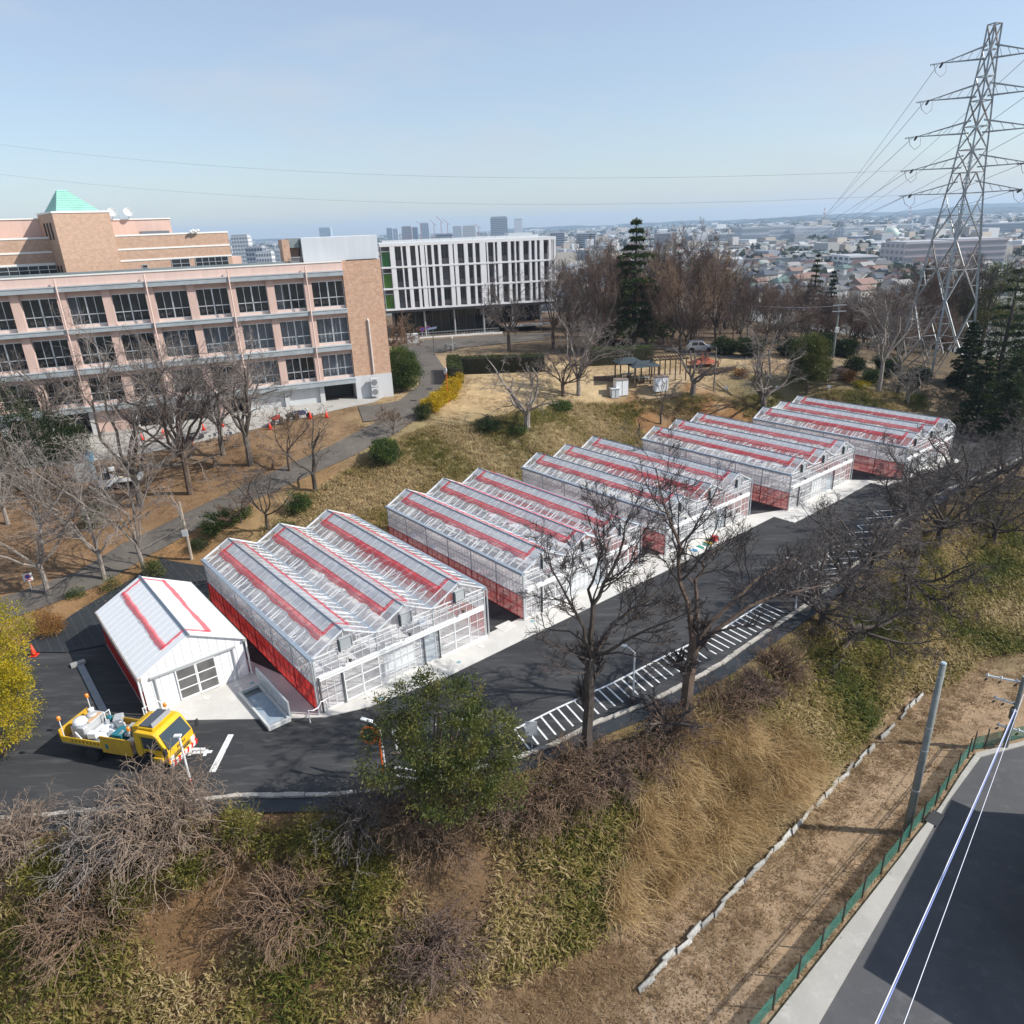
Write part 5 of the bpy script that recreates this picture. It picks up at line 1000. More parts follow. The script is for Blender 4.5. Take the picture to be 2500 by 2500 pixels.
for q, lb in (((1772,955),'first small white plant tag on the bank top, by the thin pole'),((1897,955),'second small white plant tag on the bank top, between pruned trees'),((2023,953),'third small white plant tag on the bank top, before the raised beds'),((2108,951),'fourth small white plant tag on the bank top, before the pale trunks')): board_sign(q, (q[0], q[1]-13), .42, .38, lb, (.78, .78, .76), name='plant_tag')
# round road signs, solar lamp and planter box near the hall
for q, top, lb in (((1033,835),(1032,798),'left of two round blue signs on poles before the hall'),((1048,832),(1046,795),'right of two round blue signs on poles before the hall')):
    b_ = site(*q); h = top_z(b_, *top)-b_.z; c = empty('round_sign', b_); tag(c, lb, 'sign', 'round signs before the hall'); b = MB(); b.tube([(0, 0, -.2), (0, 0, h)], .04, 6); b.build('pole', steel, c); MB().lathe([(.38, 0), (.38, .02), (.001, .02)], 20, TR((0, -.05, h-.4), rx=R(90))).build('rim', mat('sign_red', (.55, .06, .12), .5), c); MB().lathe([(.29, 0), (.29, .025), (.001, .025)], 20, TR((0, -.05, h-.4), rx=R(90))).build('disc', MATS['sign_blue'], c); b = MB(); b.bar((-.2, -.08, h-.6), (.2, -.08, h-.2), .07, .02); b.build('slash', MATS['sign_red'], c)
b_ = site(1061, 868); h = top_z(b_, 1058, 803)-b_.z; c = empty('solar_lamp', b_); tag(c, 'dark post with a tilted solar panel lamp beside the path', 'lamp post'); b = MB(); b.tube([(0, 0, -.2), (0, 0, h)], .07, 8); b.build('post', darkpost, c); plate('solar_panel', [(-.75, -.4, h-.15), (.6, -.4, h+.05), (.6, .45, h+.25), (-.75, .45, h+.05)], mat('solar_blue', (.10, .13, .18), .2), c, .05)
b_ = site(1008, 838); c = empty('name_block', b_, WA); tag(c, 'white block with grey lettering before the hall', 'sign block'); bevel(MB().box(-.9, .9, -.5, .5, -.1, 1.55).build('block', base_w, c), .03)
b = MB()
for k in range(5): b.box(-.6+k*.25, -.6+k*.25+.16, -.53, -.50, .85+.05*(k % 2), .95+.05*(k % 2)); b.bar((-.6+k*.25, -.52, .75), (-.5+k*.25, -.52, 1.0), .04, .02)
o_ = b.build('lettering', mat('letter_grey', (.25, .25, .26), .6), c); o_['kind'] = 'stuff'
b_ = site(1106, 862); h = top_z(b_, 1106, 826)-b_.z; c = empty('bollard_lamp', b_); tag(c, 'thin white-topped post beside the hedge end', 'post'); b = MB(); b.tube([(0, 0, -.1), (0, 0, h)], .05, 8); b.build('post', steel, c); MB().lathe([(.07, h), (.09, h+.05), (.09, h+.2), (.02, h+.25)], 10).build('cap', whitepanel, c)
b_ = site(1096, 990); c = empty('path_mirror', site(1095, 985)); tag(c, 'small mirror on a thin orange pole above the yellow shrubs', 'mirror'); h = top_z(c.location, 1094, 898)-c.location.z; b = MB(); b.tube([(0, 0, -.2), (0, 0, h)], .04, 6); b.build('pole', org, c); T = TR((-.1, -.05, h-.3), rz=R(-60), rx=R(85)); MB().lathe([(.38, -.02), (.38, .03), (.33, .05), (.01, .07)], 18, T).build('glass', mat('mirror_back', (.6, .62, .62), .3), c)
MB().lathe([(.4, 0), (.4, .015), (.001, .015)], 18).build('manhole_cover', iron, None).location = site(1048, 951)+Vector((0, 0, .085)); tag(bpy.data.objects[[o.name for o in bpy.data.objects if o.name.startswith('manhole_cover') and not o.parent][-1]], 'round dark manhole cover in the curved path', 'manhole cover')

# ------------------------------------------------------------------ park furniture
shr = mat('gazebo_roof', (.035, .05, .06), .9, var=.2, scale=4); timber = mat('dark_timber', (.11, .075, .05), .8, var=.2)
def gazebo(q, sx_, sy_, label, rz=R(8), low=0):
    b_ = site(*q); c = empty('gazebo', b_, rz); tag(c, label, 'gazebo', 'garden shelters')
    for x in (-sx_/2, sx_/2):
        for y in (-sy_/2, sy_/2): MB().box(x-.07, x+.07, y-.07, y+.07, -.2, 2.15-low).build('post', timber, c)
    b = MB(); e = .35; z0 = 2.15-low; b.add([(-sx_/2-e, -sy_/2-e, z0), (sx_/2+e, -sy_/2-e, z0), (sx_/2+e, sy_/2+e, z0), (-sx_/2-e, sy_/2+e, z0), (-sx_/4, 0, z0+.55), (sx_/4, 0, z0+.55)], [(0,1,5,4),(1,2,5),(2,3,4,5),(3,0,4),(3,2,1,0)]); b.build('roof', shr, c)
    MB().box(-sx_*.3, sx_*.3, -.35, .35, .66, .72).build('table_top', mat('table_pale', (.5, .5, .48), .6), c); MB().box(-.08, .08, -.08, .08, 0, .66).build('table_leg', timber, c)
    for y in (-.85, .75): b = MB(); b.box(-sx_*.3, sx_*.3, y, y+.25, .40, .45); b.box(-sx_*.25, -sx_*.2, y, y+.25, 0, .4); b.box(sx_*.2, sx_*.25, y, y+.25, 0, .4); b.build('bench', timber, c)
gazebo((1533,926), 2.6, 2.2, 'left garden shelter with blue-black roof and pale table'); gazebo((1570,935), 2.9, 2.4, 'middle garden shelter with blue-black roof in front of the pergola')
b_ = site(1628, 922); c = empty('pergola', b_, R(6)); tag(c, 'dark timber pergola right of the garden shelters', 'pergola')
for x in (-1.9, -.6, .7, 2.0):
    for y in (-1, 1): MB().box(x-.06, x+.06, y-.06, y+.06, -.2, 2.3).build('post', timber, c)
for y in (-1, 1): MB().box(-2.2, 2.3, y-.05, y+.05, 2.3, 2.45).build('beam', timber, c)
for k in range(12): MB().box(-2.1+k*.38, -2.05+k*.38, -1.4, 1.4, 2.46, 2.56).build('rafter', timber, c)
def cabinet(q, w_, d_, h, label, m_, top_m=None):
    b_ = site(*q); c = empty('garden_cabinet', b_, R(12)); tag(c, label, 'cabinet'); bevel(MB().box(-w_/2, w_/2, -d_/2, d_/2, -.1, h).build('body', m_, c), .02); MB().box(-w_/2-.06, w_/2+.06, -d_/2-.06, d_/2+.06, h, h+.08).build('lid', top_m or m_, c)
    f = MB(); f.box(-.02, .02, -d_/2-.015, -d_/2, 0, h-.1); f.build('door_seam', timber, c)
cabinet((1515,962), 1.5, 1.0, 1.75, 'white garden cabinet with brown lid before the shelters', whitepanel, mat('lid_brown', (.22, .17, .14), .7)); cabinet((1612,952), 1.6, .9, 1.6, 'white panel cabinet right of the shelters, beside the thin trunk', whitepanel, mat('lid_brown', (.22, .17, .14), .7)); cabinet((1500,968), .95, .8, .95, 'low pale grey box on the bank before the white cabinet', mat('box_pale', (.55, .58, .6), .6))
b_ = site(1716, 894); c = empty('play_tent', b_, R(10)); tag(c, 'small orange-red roofed play house in the park', 'play house'); red_r = mat('tent_red', (.30, .07, .035), .8); b = MB(); b.add([(-1.9, -1, .45), (1.9, -1, .45), (1.9, 1, .45), (-1.9, 1, .45), (-.6, 0, 1.1), (.6, 0, 1.1)], [(0,1,5,4),(1,2,5),(2,3,4,5),(3,0,4),(3,2,1,0)]); b.build('roof', red_r, c)
for x in (-.5, .1): b = MB(); b.add([(x, -.5, .8), (x+.5, -.5, .8), (x+.25, -.3, 1.9), (x+.25, .3, .9)], [(0,1,2),(1,3,2),(3,0,2)]); b.build('gable', red_r, c)
for x in (-1.7, -.6, .6, 1.7): MB().box(x-.07, x+.07, -.9, -.75, -.1, .45).build('leg', timber, c)
brick_b = mat('bed_border', (.16, .11, .08), .9, var=.2)
for q0, q1, lb in (((1705,912),(1795,903),'dark stacked-stone border of a garden bed, right of the pruned tree'),((1450,928),(1500,930),'dark low border of the flower bed left of the shelters')):
    a_, b2 = site(*q0), site(*q1); c = empty('bed_border', a_); tag(c, lb, 'garden border'); d = (b2-a_); N = 16; rr_ = random.Random(int(q0[0]))
    for k in range(N): p_ = d*(k/N); s_ = rr_.uniform(.16, .26); bevel(MB().box(p_.x, p_.x+d.length/N*.95, p_.y-.2, p_.y+.2, p_.z-.1, p_.z+.3+s_).build('stone', brick_b, c), .04)
for q, lb in (((2030,925),'wooden raised planter bed in the park, nearer of two'),((2046,910),'wooden raised planter bed in the park, farther of two'),((2015,910),'pale wooden platform beside the raised planters')):
    b_ = site(*q); c = empty('raised_bed', b_, R(18)); tag(c, lb, 'planter', 'raised garden beds')
    for k in range(3):
        for y in (-.6, .6): MB().box(-1.2, 1.2, y-.04, y+.04, k*.17, k*.17+.16).build('plank', timber, c)
        for x in (-1.2, 1.2): MB().box(x-.04, x+.04, -.56, .56, k*.17, k*.17+.16).build('plank', timber, c)
    MB().box(-1.15, 1.15, -.55, .55, 0, .42).build('soil', mat('bed_soil', (.09, .06, .04), .95), c)
# board panels laid by the third greenhouse
p_ = on_pad(1712, 1338); c = empty('sign_panels', (p_[0], p_[1], zg(*p_)+.04), TH); tag(c, 'row of blue, white and green panels laid on the apron edge with a red box', 'panels')
for k, m_ in enumerate((mat('pan_blue', (.1, .3, .5), .5), whitepanel, mat('pan_green', (.03, .25, .2), .5), whitepanel, mat('pan_green', (.03, .25, .2), .5), mat('pan_yellow', (.6, .4, .05), .5), blk)): MB().box(-1.0+k*.36, -.66+k*.36, -.2, .28, 0, .05+.03*(k % 3)).build('panel', m_, c)
MB().box(1.6, 2.0, -.1, .3, 0, .35).build('red_box', red_p, c)

# ------------------------------------------------------------------ lower lane: pole, boards, fence, cables
conc_p = mat('pole_concrete', (.20, .22, .21), .8, var=.2, scale=3, bump=.2)
b_ = at_z(2212, 2035, LOWER_Z); h = top_z(b_, 2308, 1622)-b_.z; c = empty('concrete_pole', b_); tag(c, 'tall tapering bare concrete pole beside the lower lane', 'pole'); b = MB(); b.tube([(0, 0, -.3), (0, 0, h)], [.19, .125], 16); b.build('shaft', conc_p, c, True); MB().lathe([(.125, h), (.128, h+.05), (.10, h+.08), (.01, h+.085)], 16).build('cap', mat('pole_cap', (.35, .42, .46), .5), c)
for f_ in (.28, .52, .65, .93): MB().lathe([(.2-.07*f_, h*f_), (.2-.07*f_, h*f_+.05)], 14).build('band', steel, c)
c = empty('board_edging', (E0.x, E0.y, LOWER_Z), math.atan2(ED.y, ED.x)); tag(c, 'line of weathered whitish boards edging the foot of the bank', 'edging'); bdm = mat('board_weathered', (.40, .40, .38), .85, var=.5, scale=3, inst_var=.35)
rr_ = random.Random(12)
for k in range(-12, 21):
    if k in (13, 16): continue
    L_ = .75+rr_.uniform(0, .25); b = MB().box(-L_/2, L_/2, -.025, .025, -.12, .22+rr_.uniform(-.04, .08)).build('board', bdm, c); b.location = (k*.82+rr_.uniform(-.06, .06), rr_.uniform(-.08, .08), .0); b.rotation_euler = (R(rr_.uniform(-24, -4)), R(rr_.uniform(-6, 6)), R(rr_.uniform(-7, 7)))
c = empty('mesh_fence', (FENCE[0][0], FENCE[0][1], LOWER_Z)); tag(c, 'green wire-mesh fence with dark posts along the lower road', 'fence'); gp = mat('fence_post', (.10, .075, .06), .7); gm_ = mat('fence_mesh', (.035, .20, .155), .6, alpha=.45, var=.3, scale=3)
FP = [(q[0]-FENCE[0][0], q[1]-FENCE[0][1]) for q in FENCE]
for q in FP: MB().box(q[0]-.025, q[0]+.025, q[1]-.025, q[1]+.025, -.1, 1.35).build('post', gp, c)
for a_, d_ in zip(FP, FP[1:]):
    b = MB(); b.add([(a_[0], a_[1]+.03, .08), (d_[0], d_[1]+.03, .08), (d_[0], d_[1]+.03, .95), (a_[0], a_[1]+.03, .95), (a_[0], a_[1]+.045, .08), (d_[0], d_[1]+.045, .08), (d_[0], d_[1]+.045, .95), (a_[0], a_[1]+.045, .95)], [(0,1,2,3),(7,6,5,4)]); b.build('mesh_panel', gm_, c)
gr = MB(); p_ = at_z(2283, 1997, LOWER_Z+.14); gr = MB().box(-.5, .5, -.28, .28, 0, .01); o = gr.build('drain_grate', iron); o.location = (p_.x, p_.y, LOWER_Z+.134); o.rotation_euler = (0, 0, math.atan2(ED.y, ED.x)); tag(o, 'rectangular dark drain grate set in the lower pavement', 'drain')
b_ = at_z(2455, 1822, LOWER_Z+.13); h = top_z(b_, 2512, 1655)-b_.z; c = empty('cable_pole', b_); tag(c, 'utility pole with insulators and crossarms at the right edge by the lower road', 'utility pole'); b = MB(); b.tube([(0, 0, -.3), (0, 0, h)], [.13, .10], 12); b.build('shaft', conc_p, c)
ins = mat('insulator', (.7, .7, .68), .3); galv = mat('galv_bright', (.60, .66, .70), .4, .6)
for z_, L_, off in ((h-.15, 2.2, -.9), (h-1.6, 1.5, -.5), (h-3.4, 1.6, .1)):
    b = MB(); b.bar((off-L_/2, 0.12, z_+.25), (off+L_/2, 0.12, z_-.35), .08, .08); b.build('crossarm', galv, c)
    for t in (-.45, -.1, .3): b = MB(); x_ = off+t*L_; z2 = z_-.05-.6*(t); b.lathe([(.03, 0), (.06, .03), (.03, .06), (.06, .09), (.03, .14)], 10, TR((x_, .12, z2))); b.build('insulator', ins, c); b = MB(); b.lathe([(.03, 0), (.05, -.1), (.04, -.28), (.01, -.3)], 8, TR((x_-.05, .02, z2-.1), rx=R(35))); b.build('insulator_boot', blk, c)
MB().lathe([(.14, 0), (.16, .05), (.16, .55), (.1, .6)], 10, TR((-.2, -.12, h-2.6))).build('splice_closure', darkpost, c)
def wire(name, a, b_, sag, r, m_, label, cat='cable', group=None, n_=24):
    a = Vector(a); b_ = Vector(b_); pts = [a+(b_-a)*(k/n_)-Vector((0, 0, sag*4*(k/n_)*(1-k/n_))) for k in range(n_+1)]; q = MB(); q.tube([p_-a for p_ in pts], r, 4, False); o = q.build(name, m_); o.location = a; return tag(o, label, cat, group)
cab = mat('cable_blue', (.20, .26, .55), .4); cabw = mat('cable_white', (.72, .75, .85), .4); cabk = mat('cable_dark', (.06, .06, .065), .5); A_ = b_+Vector((-.1, -.1, h-2.0))
e_ = at_z(2110, 2560, 1.5)
wire('overhead_cable', A_, e_, .25, .020, cabw, 'pale blue-white cable running down the lower road, upper of the bundle'); wire('overhead_cable', A_+Vector((.06, .02, -.06)), e_+Vector((.08, .02, -.06)), .3, .022, cab, 'deep blue cable running down the lower road, lower of the bundle'); wire('overhead_cable', b_+Vector((.3, .1, h-1.2)), at_z(2170, 2600, 2.0), .3, .012, cabw, 'single thin grey cable over the lower road, right of the blue bundle')
# house at the lower right casts its shade across the road
gh = empty('roadside_house', (27.0, 26.4, LOWER_Z), R(225)); tag(gh, 'grey-roofed house standing right of the lower road at the corner', 'house'); MB().box(0, 11, 0, 8, 0, 4.6).build('wall', mat('house_cream', (.55, .53, .49), .8, var=.06, scale=1), gh); b = MB(); b.add([(-.5, -.5, 4.6), (11.5, -.5, 4.6), (11.5, 8.5, 4.6), (-.5, 8.5, 4.6), (2.5, 4, 6.6), (8.5, 4, 6.6)], [(0,4,5,1),(1,5,2),(2,5,4,3),(3,4,0),(0,1,2,3)]); b.build('roof', mat('roof_slate', (.09, .095, .105), .7, var=.2, scale=3), gh)
for k in range(4):
    for z_ in (.9, 2.9): wq = empty('window'); wq.parent = gh; wq.location = (1+k*2.6, -.03, z_); MB().box(0, 1.4, 0, .02, 0, 1.1).build('pane', auto_gl, wq); f = MB(); f.box(-.05, 1.45, -.03, .01, -.05, .02); f.box(-.05, 1.45, -.03, .01, 1.08, 1.15); f.box(-.05, .02, -.03, .01, .02, 1.08); f.box(1.38, 1.45, -.03, .01, .02, 1.08); f.box(.68, .72, -.03, .01, .02, 1.08); f.build('window_frame', alu, wq)
# ------------------------------------------------------------------ lattice pylon and lines
galp = mat('pylon_steel', (.33, .355, .365), .5, .45, var=.25, scale=1.5); rustp = mat('pylon_rusty', (.26, .22, .20), .7, .2, var=.3, scale=1.5)
PC = Vector((math.sin(R(30.95))*116, math.cos(R(30.95))*116, 0)); pz0 = 1.6
py = empty('lattice_pylon', (PC.x, PC.y, pz0), R(-30.95)); tag(py, 'tall grey steel lattice power pylon at the right, behind the park', 'pylon')
def hd_(z): return 1.78+(27-z)*.1165 if z < 27 else max(.72, 1.78-(z-27)*.075)
dirs = [(0, -1), (1, 0), (0, 1), (-1, 0)]      # corner nearest the camera first
def cpt(k, z): d = dirs[k % 4]; r_ = hd_(z); return Vector((d[0]*r_, d[1]*r_, z-pz0))
levels = [1.0, 6.2, 11.2, 15.4, 19.0, 22.0, 24.6, 27.0, 29.6, 32.2, 35, 37.6, 40.4, 43.0]
for k in range(4):
    b = MB()
    for a_, c_ in zip(levels, levels[1:]): b.bar(cpt(k, a_), cpt(k, c_), .27 if a_ < 20 else .19, .27 if a_ < 20 else .19)
    b.build('leg', galp, py)
    MB().box(cpt(k, 1.0).x-.5, cpt(k, 1.0).x+.5, cpt(k, 1.0).y-.5, cpt(k, 1.0).y+.5, -2.4, -.3).build('footing', MATS['pavement_concrete'], py)
for i, (a_, c_) in enumerate(zip(levels, levels[1:])):
    for k in range(4):
        p0, p1, q0, q1 = cpt(k, a_), cpt(k, c_), cpt(k+1, a_), cpt(k+1, c_); w_ = .13 if a_ < 20 else .10; b = MB()
        if a_ < 27:
            mid = (p1+q1)/2 if i % 2 == 0 else (p0+q0)/2
            if i % 2 == 0: b.bar(p0, mid, w_); b.bar(q0, mid, w_)
            else: b.bar(mid, p1, w_); b.bar(mid, q1, w_)
            m0, m1 = ((p0+mid)/2, (q0+mid)/2) if i % 2 == 0 else ((p1+mid)/2, (q1+mid)/2); pm, qm = (p0+p1)/2, (q0+q1)/2
            b.bar(pm, m0, w_*.55); b.bar(qm, m1, w_*.55); b.bar(p1, q1, w_*.8) if i % 2 == 0 or i > 4 else None
            b.bar(pm, (p1*.75+p0*.25), w_*.3) if False else None
            b.bar((p1 if i % 2 == 0 else p0), m0, w_*.5); b.bar((q1 if i % 2 == 0 else q0), m1, w_*.5)
        else: b.bar(p0, q1, w_); b.bar(q0, p1, w_); b.bar(p1, q1, w_)
        b.build('brace', rustp if (i+k) % 3 == 0 else galp, py)
ld = MB()
for s in (-.25, .25): ld.bar((s, -.5, 12-pz0), (s*.6, -.3, 30-pz0), .06)
for k in range(36): ld.bar((-.25, -.5+k*.005, 12.2+k*.5-pz0), (.25, -.5+k*.005, 12.2+k*.5-pz0), .04)
ld.build('ladder', galp, py)
tips = {}
ins_d = mat('insulator_dark', (.10, .09, .09), .4)
for j, (z_, L_) in enumerate(((24.6, 4.0), (27.6, 4.6), (31.5, 5.0), (35.5, 4.6), (39.5, 4.0))):
    for s in (-1, 1):
        b = MB(); r_ = hd_(z_); t = Vector((s*(r_+L_), 0, z_-pz0+.1)); up_ = hd_(z_+1.4)
        for d in (-1, 1): b.bar((s*r_*.5, d*r_*.5, z_-pz0), t, .10); b.bar((s*up_*.5, d*up_*.5, z_+1.4-pz0), t, .09)
        for q in range(1, 5): f_ = q/5; pa = Vector((s*r_*.5, -r_*.5, z_-pz0)).lerp(t, f_); pb = Vector((s*up_*.5, -up_*.5, z_+1.4-pz0)).lerp(t, f_-.1); b.bar(pa, pb, .05); pc_ = Vector((s*r_*.5, r_*.5, z_-pz0)).lerp(t, f_); b.bar(pa, pc_, .05)
        b.build('crossarm', galp, py); tips[(j, s)] = t
        # tension insulators to either side, and jumper loop
        jl = MB(); jl.tube([t+Vector((-.9, -.6, -.1)), t+Vector((-.6, -.4, -1.0)), t+Vector((0, 0, -1.5)), t+Vector((.5, .6, -1.0)), t+Vector((.4, 1.1, -.1))], .03, 5); jl.build('jumper', cabk, py)
        for d in (Vector((-1.4, -.4, -.12)), Vector((-.3, 1.5, -.25))):
            e2 = MB(); N = 9
            for q in range(N): p_ = t+d*(q/N); e2.lathe([(.03, 0), (.14, .02), (.05, .06), (.03, .1)], 8, Matrix.Translation(p_) @ d.to_track_quat('Z', 'Y').to_matrix().to_4x4())
            e2.build('insulator_string', ins_d, py)
bpy.context.view_layer.update()
PM = py.matrix_world
far_end = [at_y(1868+9*k, 562+2*k, 900) for k in range(10)]
n_ = 0
LB = ['lowest', 'second', 'third', 'fourth', 'top']
for j in range(5):
    for s in (-1, 1):
        a_ = PM @ tips[(j, s)]
        wire('power_line', a_+Vector((0, 1, 0)), far_end[n_], 9, .03, cabk, 'power line from the %s pylon arm on its %s side, receding to the town' % (LB[j], 'left' if s < 0 else 'right'), 'power line', 'power lines receding to the town', 40); n_ += 1
for j, (q, lb) in enumerate((((-60, 418), 'lower thin line crossing the whole sky leftwards from the pylon'), ((-60, 345), 'upper thin line crossing the whole sky leftwards from the pylon'))):
    wire('sky_line', PM @ tips[(j, -1)], at_y(q[0], q[1], 150), 3.0, .016, mat('cable_far', (.22, .23, .25), .6), lb, 'power line', None, 40)
for j, q in enumerate(((2560, 508), (2560, 448))): wire('sky_line', PM @ tips[(j, 1)], at_y(q[0], q[1], 60), .6, .03, cabk, ['lower', 'upper'][j]+' power line leaving the pylon at the right edge', 'power line', None, 20)
for k, (q, Y, lb) in enumerate((((1489, 428), 118, 'upper'), ((1489, 490), 118, 'lower'))):
    pass
# local utility poles on the park side
def upole(q, top, label, arms=True):
    b_ = site(*q); h = top_z(b_, *top)-b_.z; c = empty('utility_pole', b_); tag(c, label, 'utility pole', 'utility poles of the park'); b = MB(); b.tube([(0, 0, -.3), (0, 0, h)], [.17, .11] if arms else [.09, .06], 10); b.build('shaft', conc_p if arms else mat('pole_pale', (.16, .15, .14), .7), c)
    if arms:
        for z_ in (h-.5, h-1.3): b = MB(); b.bar((-.9, -.15, z_), (.9, -.15, z_), .09); b.build('crossarm', steel, c)
        MB().box(-.25, .25, -.35, -.1, h*.45, h*.45+.7).build('equipment_box', ins, c)
    return b_, h
P1 = upole((1598,830), (1601,690), 'utility pole standing at the edge of the bare wood, right of the conifer'); P2 = upole((2033,872), (2050,735), 'pale leaning-looking utility pole in the wood left of the pylon', True)
P3 = upole((1742,955), (1741,848), 'thin pole on the bank top behind the middle greenhouse', False); P4 = None
for k in range(3): wire('overhead_cable', P1[0]+Vector((0, 0, P1[1]-.5-.5*k)), P2[0]+Vector((0, 0, P2[1]-.6-.5*k)), 1.3, .025, cabk if k else cabw, ['highest', 'middle', 'lowest'][k]+' cable strung between the two park utility poles', 'cable', 'cables between the park poles')
# ------------------------------------------------------------------ bare trees
def bark(name, c, v=.3): return mat(name, c, .92, var=v, scale=5, bump=.5, bscale=18, spec=.15, stretch=(1, 1, .35))
bk_dark = bark('bark_dark', (.085, .07, .06)); bk_grey = bark('bark_grey', (.15, .128, .11)); bk_pale = bark('bark_pale', (.27, .235, .205)); bk_brown = bark('bark_brown', (.13, .095, .075)); tw_grey = bark('twig_grey', (.135, .115, .105), .2); tw_red = bark('twig_reddish', (.185, .125, .085), .25); tw_pale = bark('twig_pale', (.22, .19, .17), .2); tw_dark = bark('twig_dark', (.085, .07, .065), .2); tw_tan = bark('twig_tan', (.23, .175, .135), .3); tw_wood = bark('twig_wood', (.15, .105, .085), .25)
class Tree:
    def __init__(s, seed, rmin=0.0074, twist=.18, up=.12, fan=(25, 60), kids=(4, 6), depth=4, shrink=(.45, .7), seglen=.5, droop=0.0):
        s.r = random.Random(seed); s.rmin = rmin; s.twist = twist; s.up = up; s.fan = fan; s.kids = kids; s.depth = depth; s.shrink = shrink; s.droop = droop
        s.wood = MB(); s.twig = MB()
    def grow(s, p, d, L, rad, lev):
        r = s.r; n_ = (3 if lev >= 4 else 4) if lev >= 3 else 6; pts = [p.copy()]; d = d.normalized(); q = p.copy()
        for k in range(n_):
            d = d + Vector((r.gauss(0, s.twist), r.gauss(0, s.twist), r.gauss(0, s.twist)+s.up-s.droop*(k/n_)*max(0, lev-1))); d.normalize(); q = q + d*(L/n_); pts.append(q.copy())
        s.limb(pts, rad, max(s.rmin*.8, rad*.35), lev)
    def limb(s, pts, r0, r1, lev):
        pts = [Vector(q) for q in pts]; N = len(pts); tgt = s.wood if lev <= 1 else s.twig
        tgt.tube(pts, [max(s.rmin*.7, r0+(r1-r0)*k/(N-1)) for k in range(N)], 7 if lev == 0 else (5 if lev == 1 else 3), cap=lev <= 1)
        if lev >= s.depth: return
        r = s.r; tot = sum((pts[k+1]-pts[k]).length for k in range(N-1)); nk = r.randint(*s.kids)
        if lev == 0: nk = max(3, nk)
        for c in range(nk):
            t = (.30 if lev else .45)+(.70 if lev else .55)*(c+r.random()*.8)/nk; t = min(t, 1.0); f = t*(N-1); i = min(int(f), N-2); f -= i
            p = pts[i].lerp(pts[i+1], f); d = (pts[i+1]-pts[i]).normalized(); a = R(r.uniform(*s.fan))*(.75 if t > .9 else 1); ax = d.orthogonal().normalized(); ax.rotate(Matrix.Rotation(r.uniform(0, 6.283), 3, d)); nd = d.copy(); nd.rotate(Matrix.Rotation(a, 3, ax))
            s.grow(p, nd, tot*r.uniform(*s.shrink)*(1.12-.45*t), max(s.rmin, (r0+(r1-r0)*t)*.55), lev+1)
    def done(s, name, label, loc, bm, tm, group=None, cat='tree'):
        o = empty(name, loc); tag(o, label, cat, group); s.wood.build('trunk', bm, o); s.twig.build('crown', tm, o); return o
def straight(seed, H, rad, lean=(0, 0), **kw):
    """a tree grown from a straight trunk of about H metres, base at the origin"""
    t = Tree(seed, **kw); r = t.r; N = 7; th = H*kw.get('_th', .55); pts = [Vector((lean[0]*k/N*th+r.gauss(0, .03)*k, lean[1]*k/N*th+r.gauss(0, .03)*k, -.2+th*k/N)) for k in range(N+1)]
    t.limb(pts, rad, rad*.6, 0); return t
def guided(seed, base, limbs, Y0, scale=1.0, **kw):
    """limbs: (pixels, depth at start, depth at end, r0, r1, level)"""
    t = Tree(seed, **kw); 
    for px_, d0, d1, r0, r1, lev in limbs:
        n_ = len(px_); t.limb([at_y(x, y, Y0+d0+(d1-d0)*k/(n_-1))-base for k, (x, y) in enumerate(px_)], r0, r1, lev)
    return t
b1 = site(1437, 1862); Y1 = b1.y
L = [([(1437,1866),(1433,1790),(1440,1700),(1437,1640),(1443,1606)], 0, .6, .27, .2, 1),
 ([(1443,1606),(1428,1555),(1426,1531),(1407,1498),(1387,1463),(1369,1428),(1348,1391),(1338,1350)], .6, -.6, .10, .025, 1), ([(1443,1606),(1442,1555),(1447,1504),(1447,1477),(1463,1455),(1474,1423),(1498,1385),(1512,1353),(1523,1315),(1525,1286),(1547,1250)], .6, .9, .14, .02, 1),
 ([(1447,1477),(1436,1439),(1447,1420),(1458,1385),(1469,1342),(1463,1307),(1455,1262)], .8, 1.6, .08, .02, 1), ([(1447,1598),(1477,1563),(1493,1525),(1531,1498),(1571,1471),(1611,1439),(1652,1412)], .6, 2.4, .12, .02, 1),
 ([(1460,1595),(1482,1592),(1536,1558),(1582,1536),(1644,1512),(1680,1495)], .6, -.4, .10, .02, 1), ([(1455,1600),(1509,1593),(1550,1603),(1577,1617),(1620,1617)], .6, -1.2, .06, .015, 2), ([(1440,1610),(1402,1598),(1375,1584),(1353,1576),(1334,1563)], .5, -.9, .05, .015, 2),
 ([(1435,1640),(1396,1644),(1369,1628),(1348,1617)], .4, -1.4, .05, .015, 2), ([(1426,1566),(1391,1541),(1356,1539),(1329,1533),(1323,1504),(1321,1470)], .6, 1.8, .05, .015, 2), ([(1474,1423),(1505,1410),(1540,1370),(1560,1320),(1575,1290)], .7, 1.5, .06, .015, 2), ([(1498,1545),(1560,1500),(1600,1490),(1660,1450)], .9, 3.2, .06, .015, 2)]
guided(101, b1, L, Y1, rmin=.0095, kids=(9, 12), depth=4, twist=.2, up=.08, fan=(22, 58), shrink=(.30, .5)).done('bare_tree', 'dark leafless tree with wide right-hand boughs, over the middle of the car park', b1, bk_dark, tw_dark)
b2 = site(1676, 1738); Y2 = b2.y
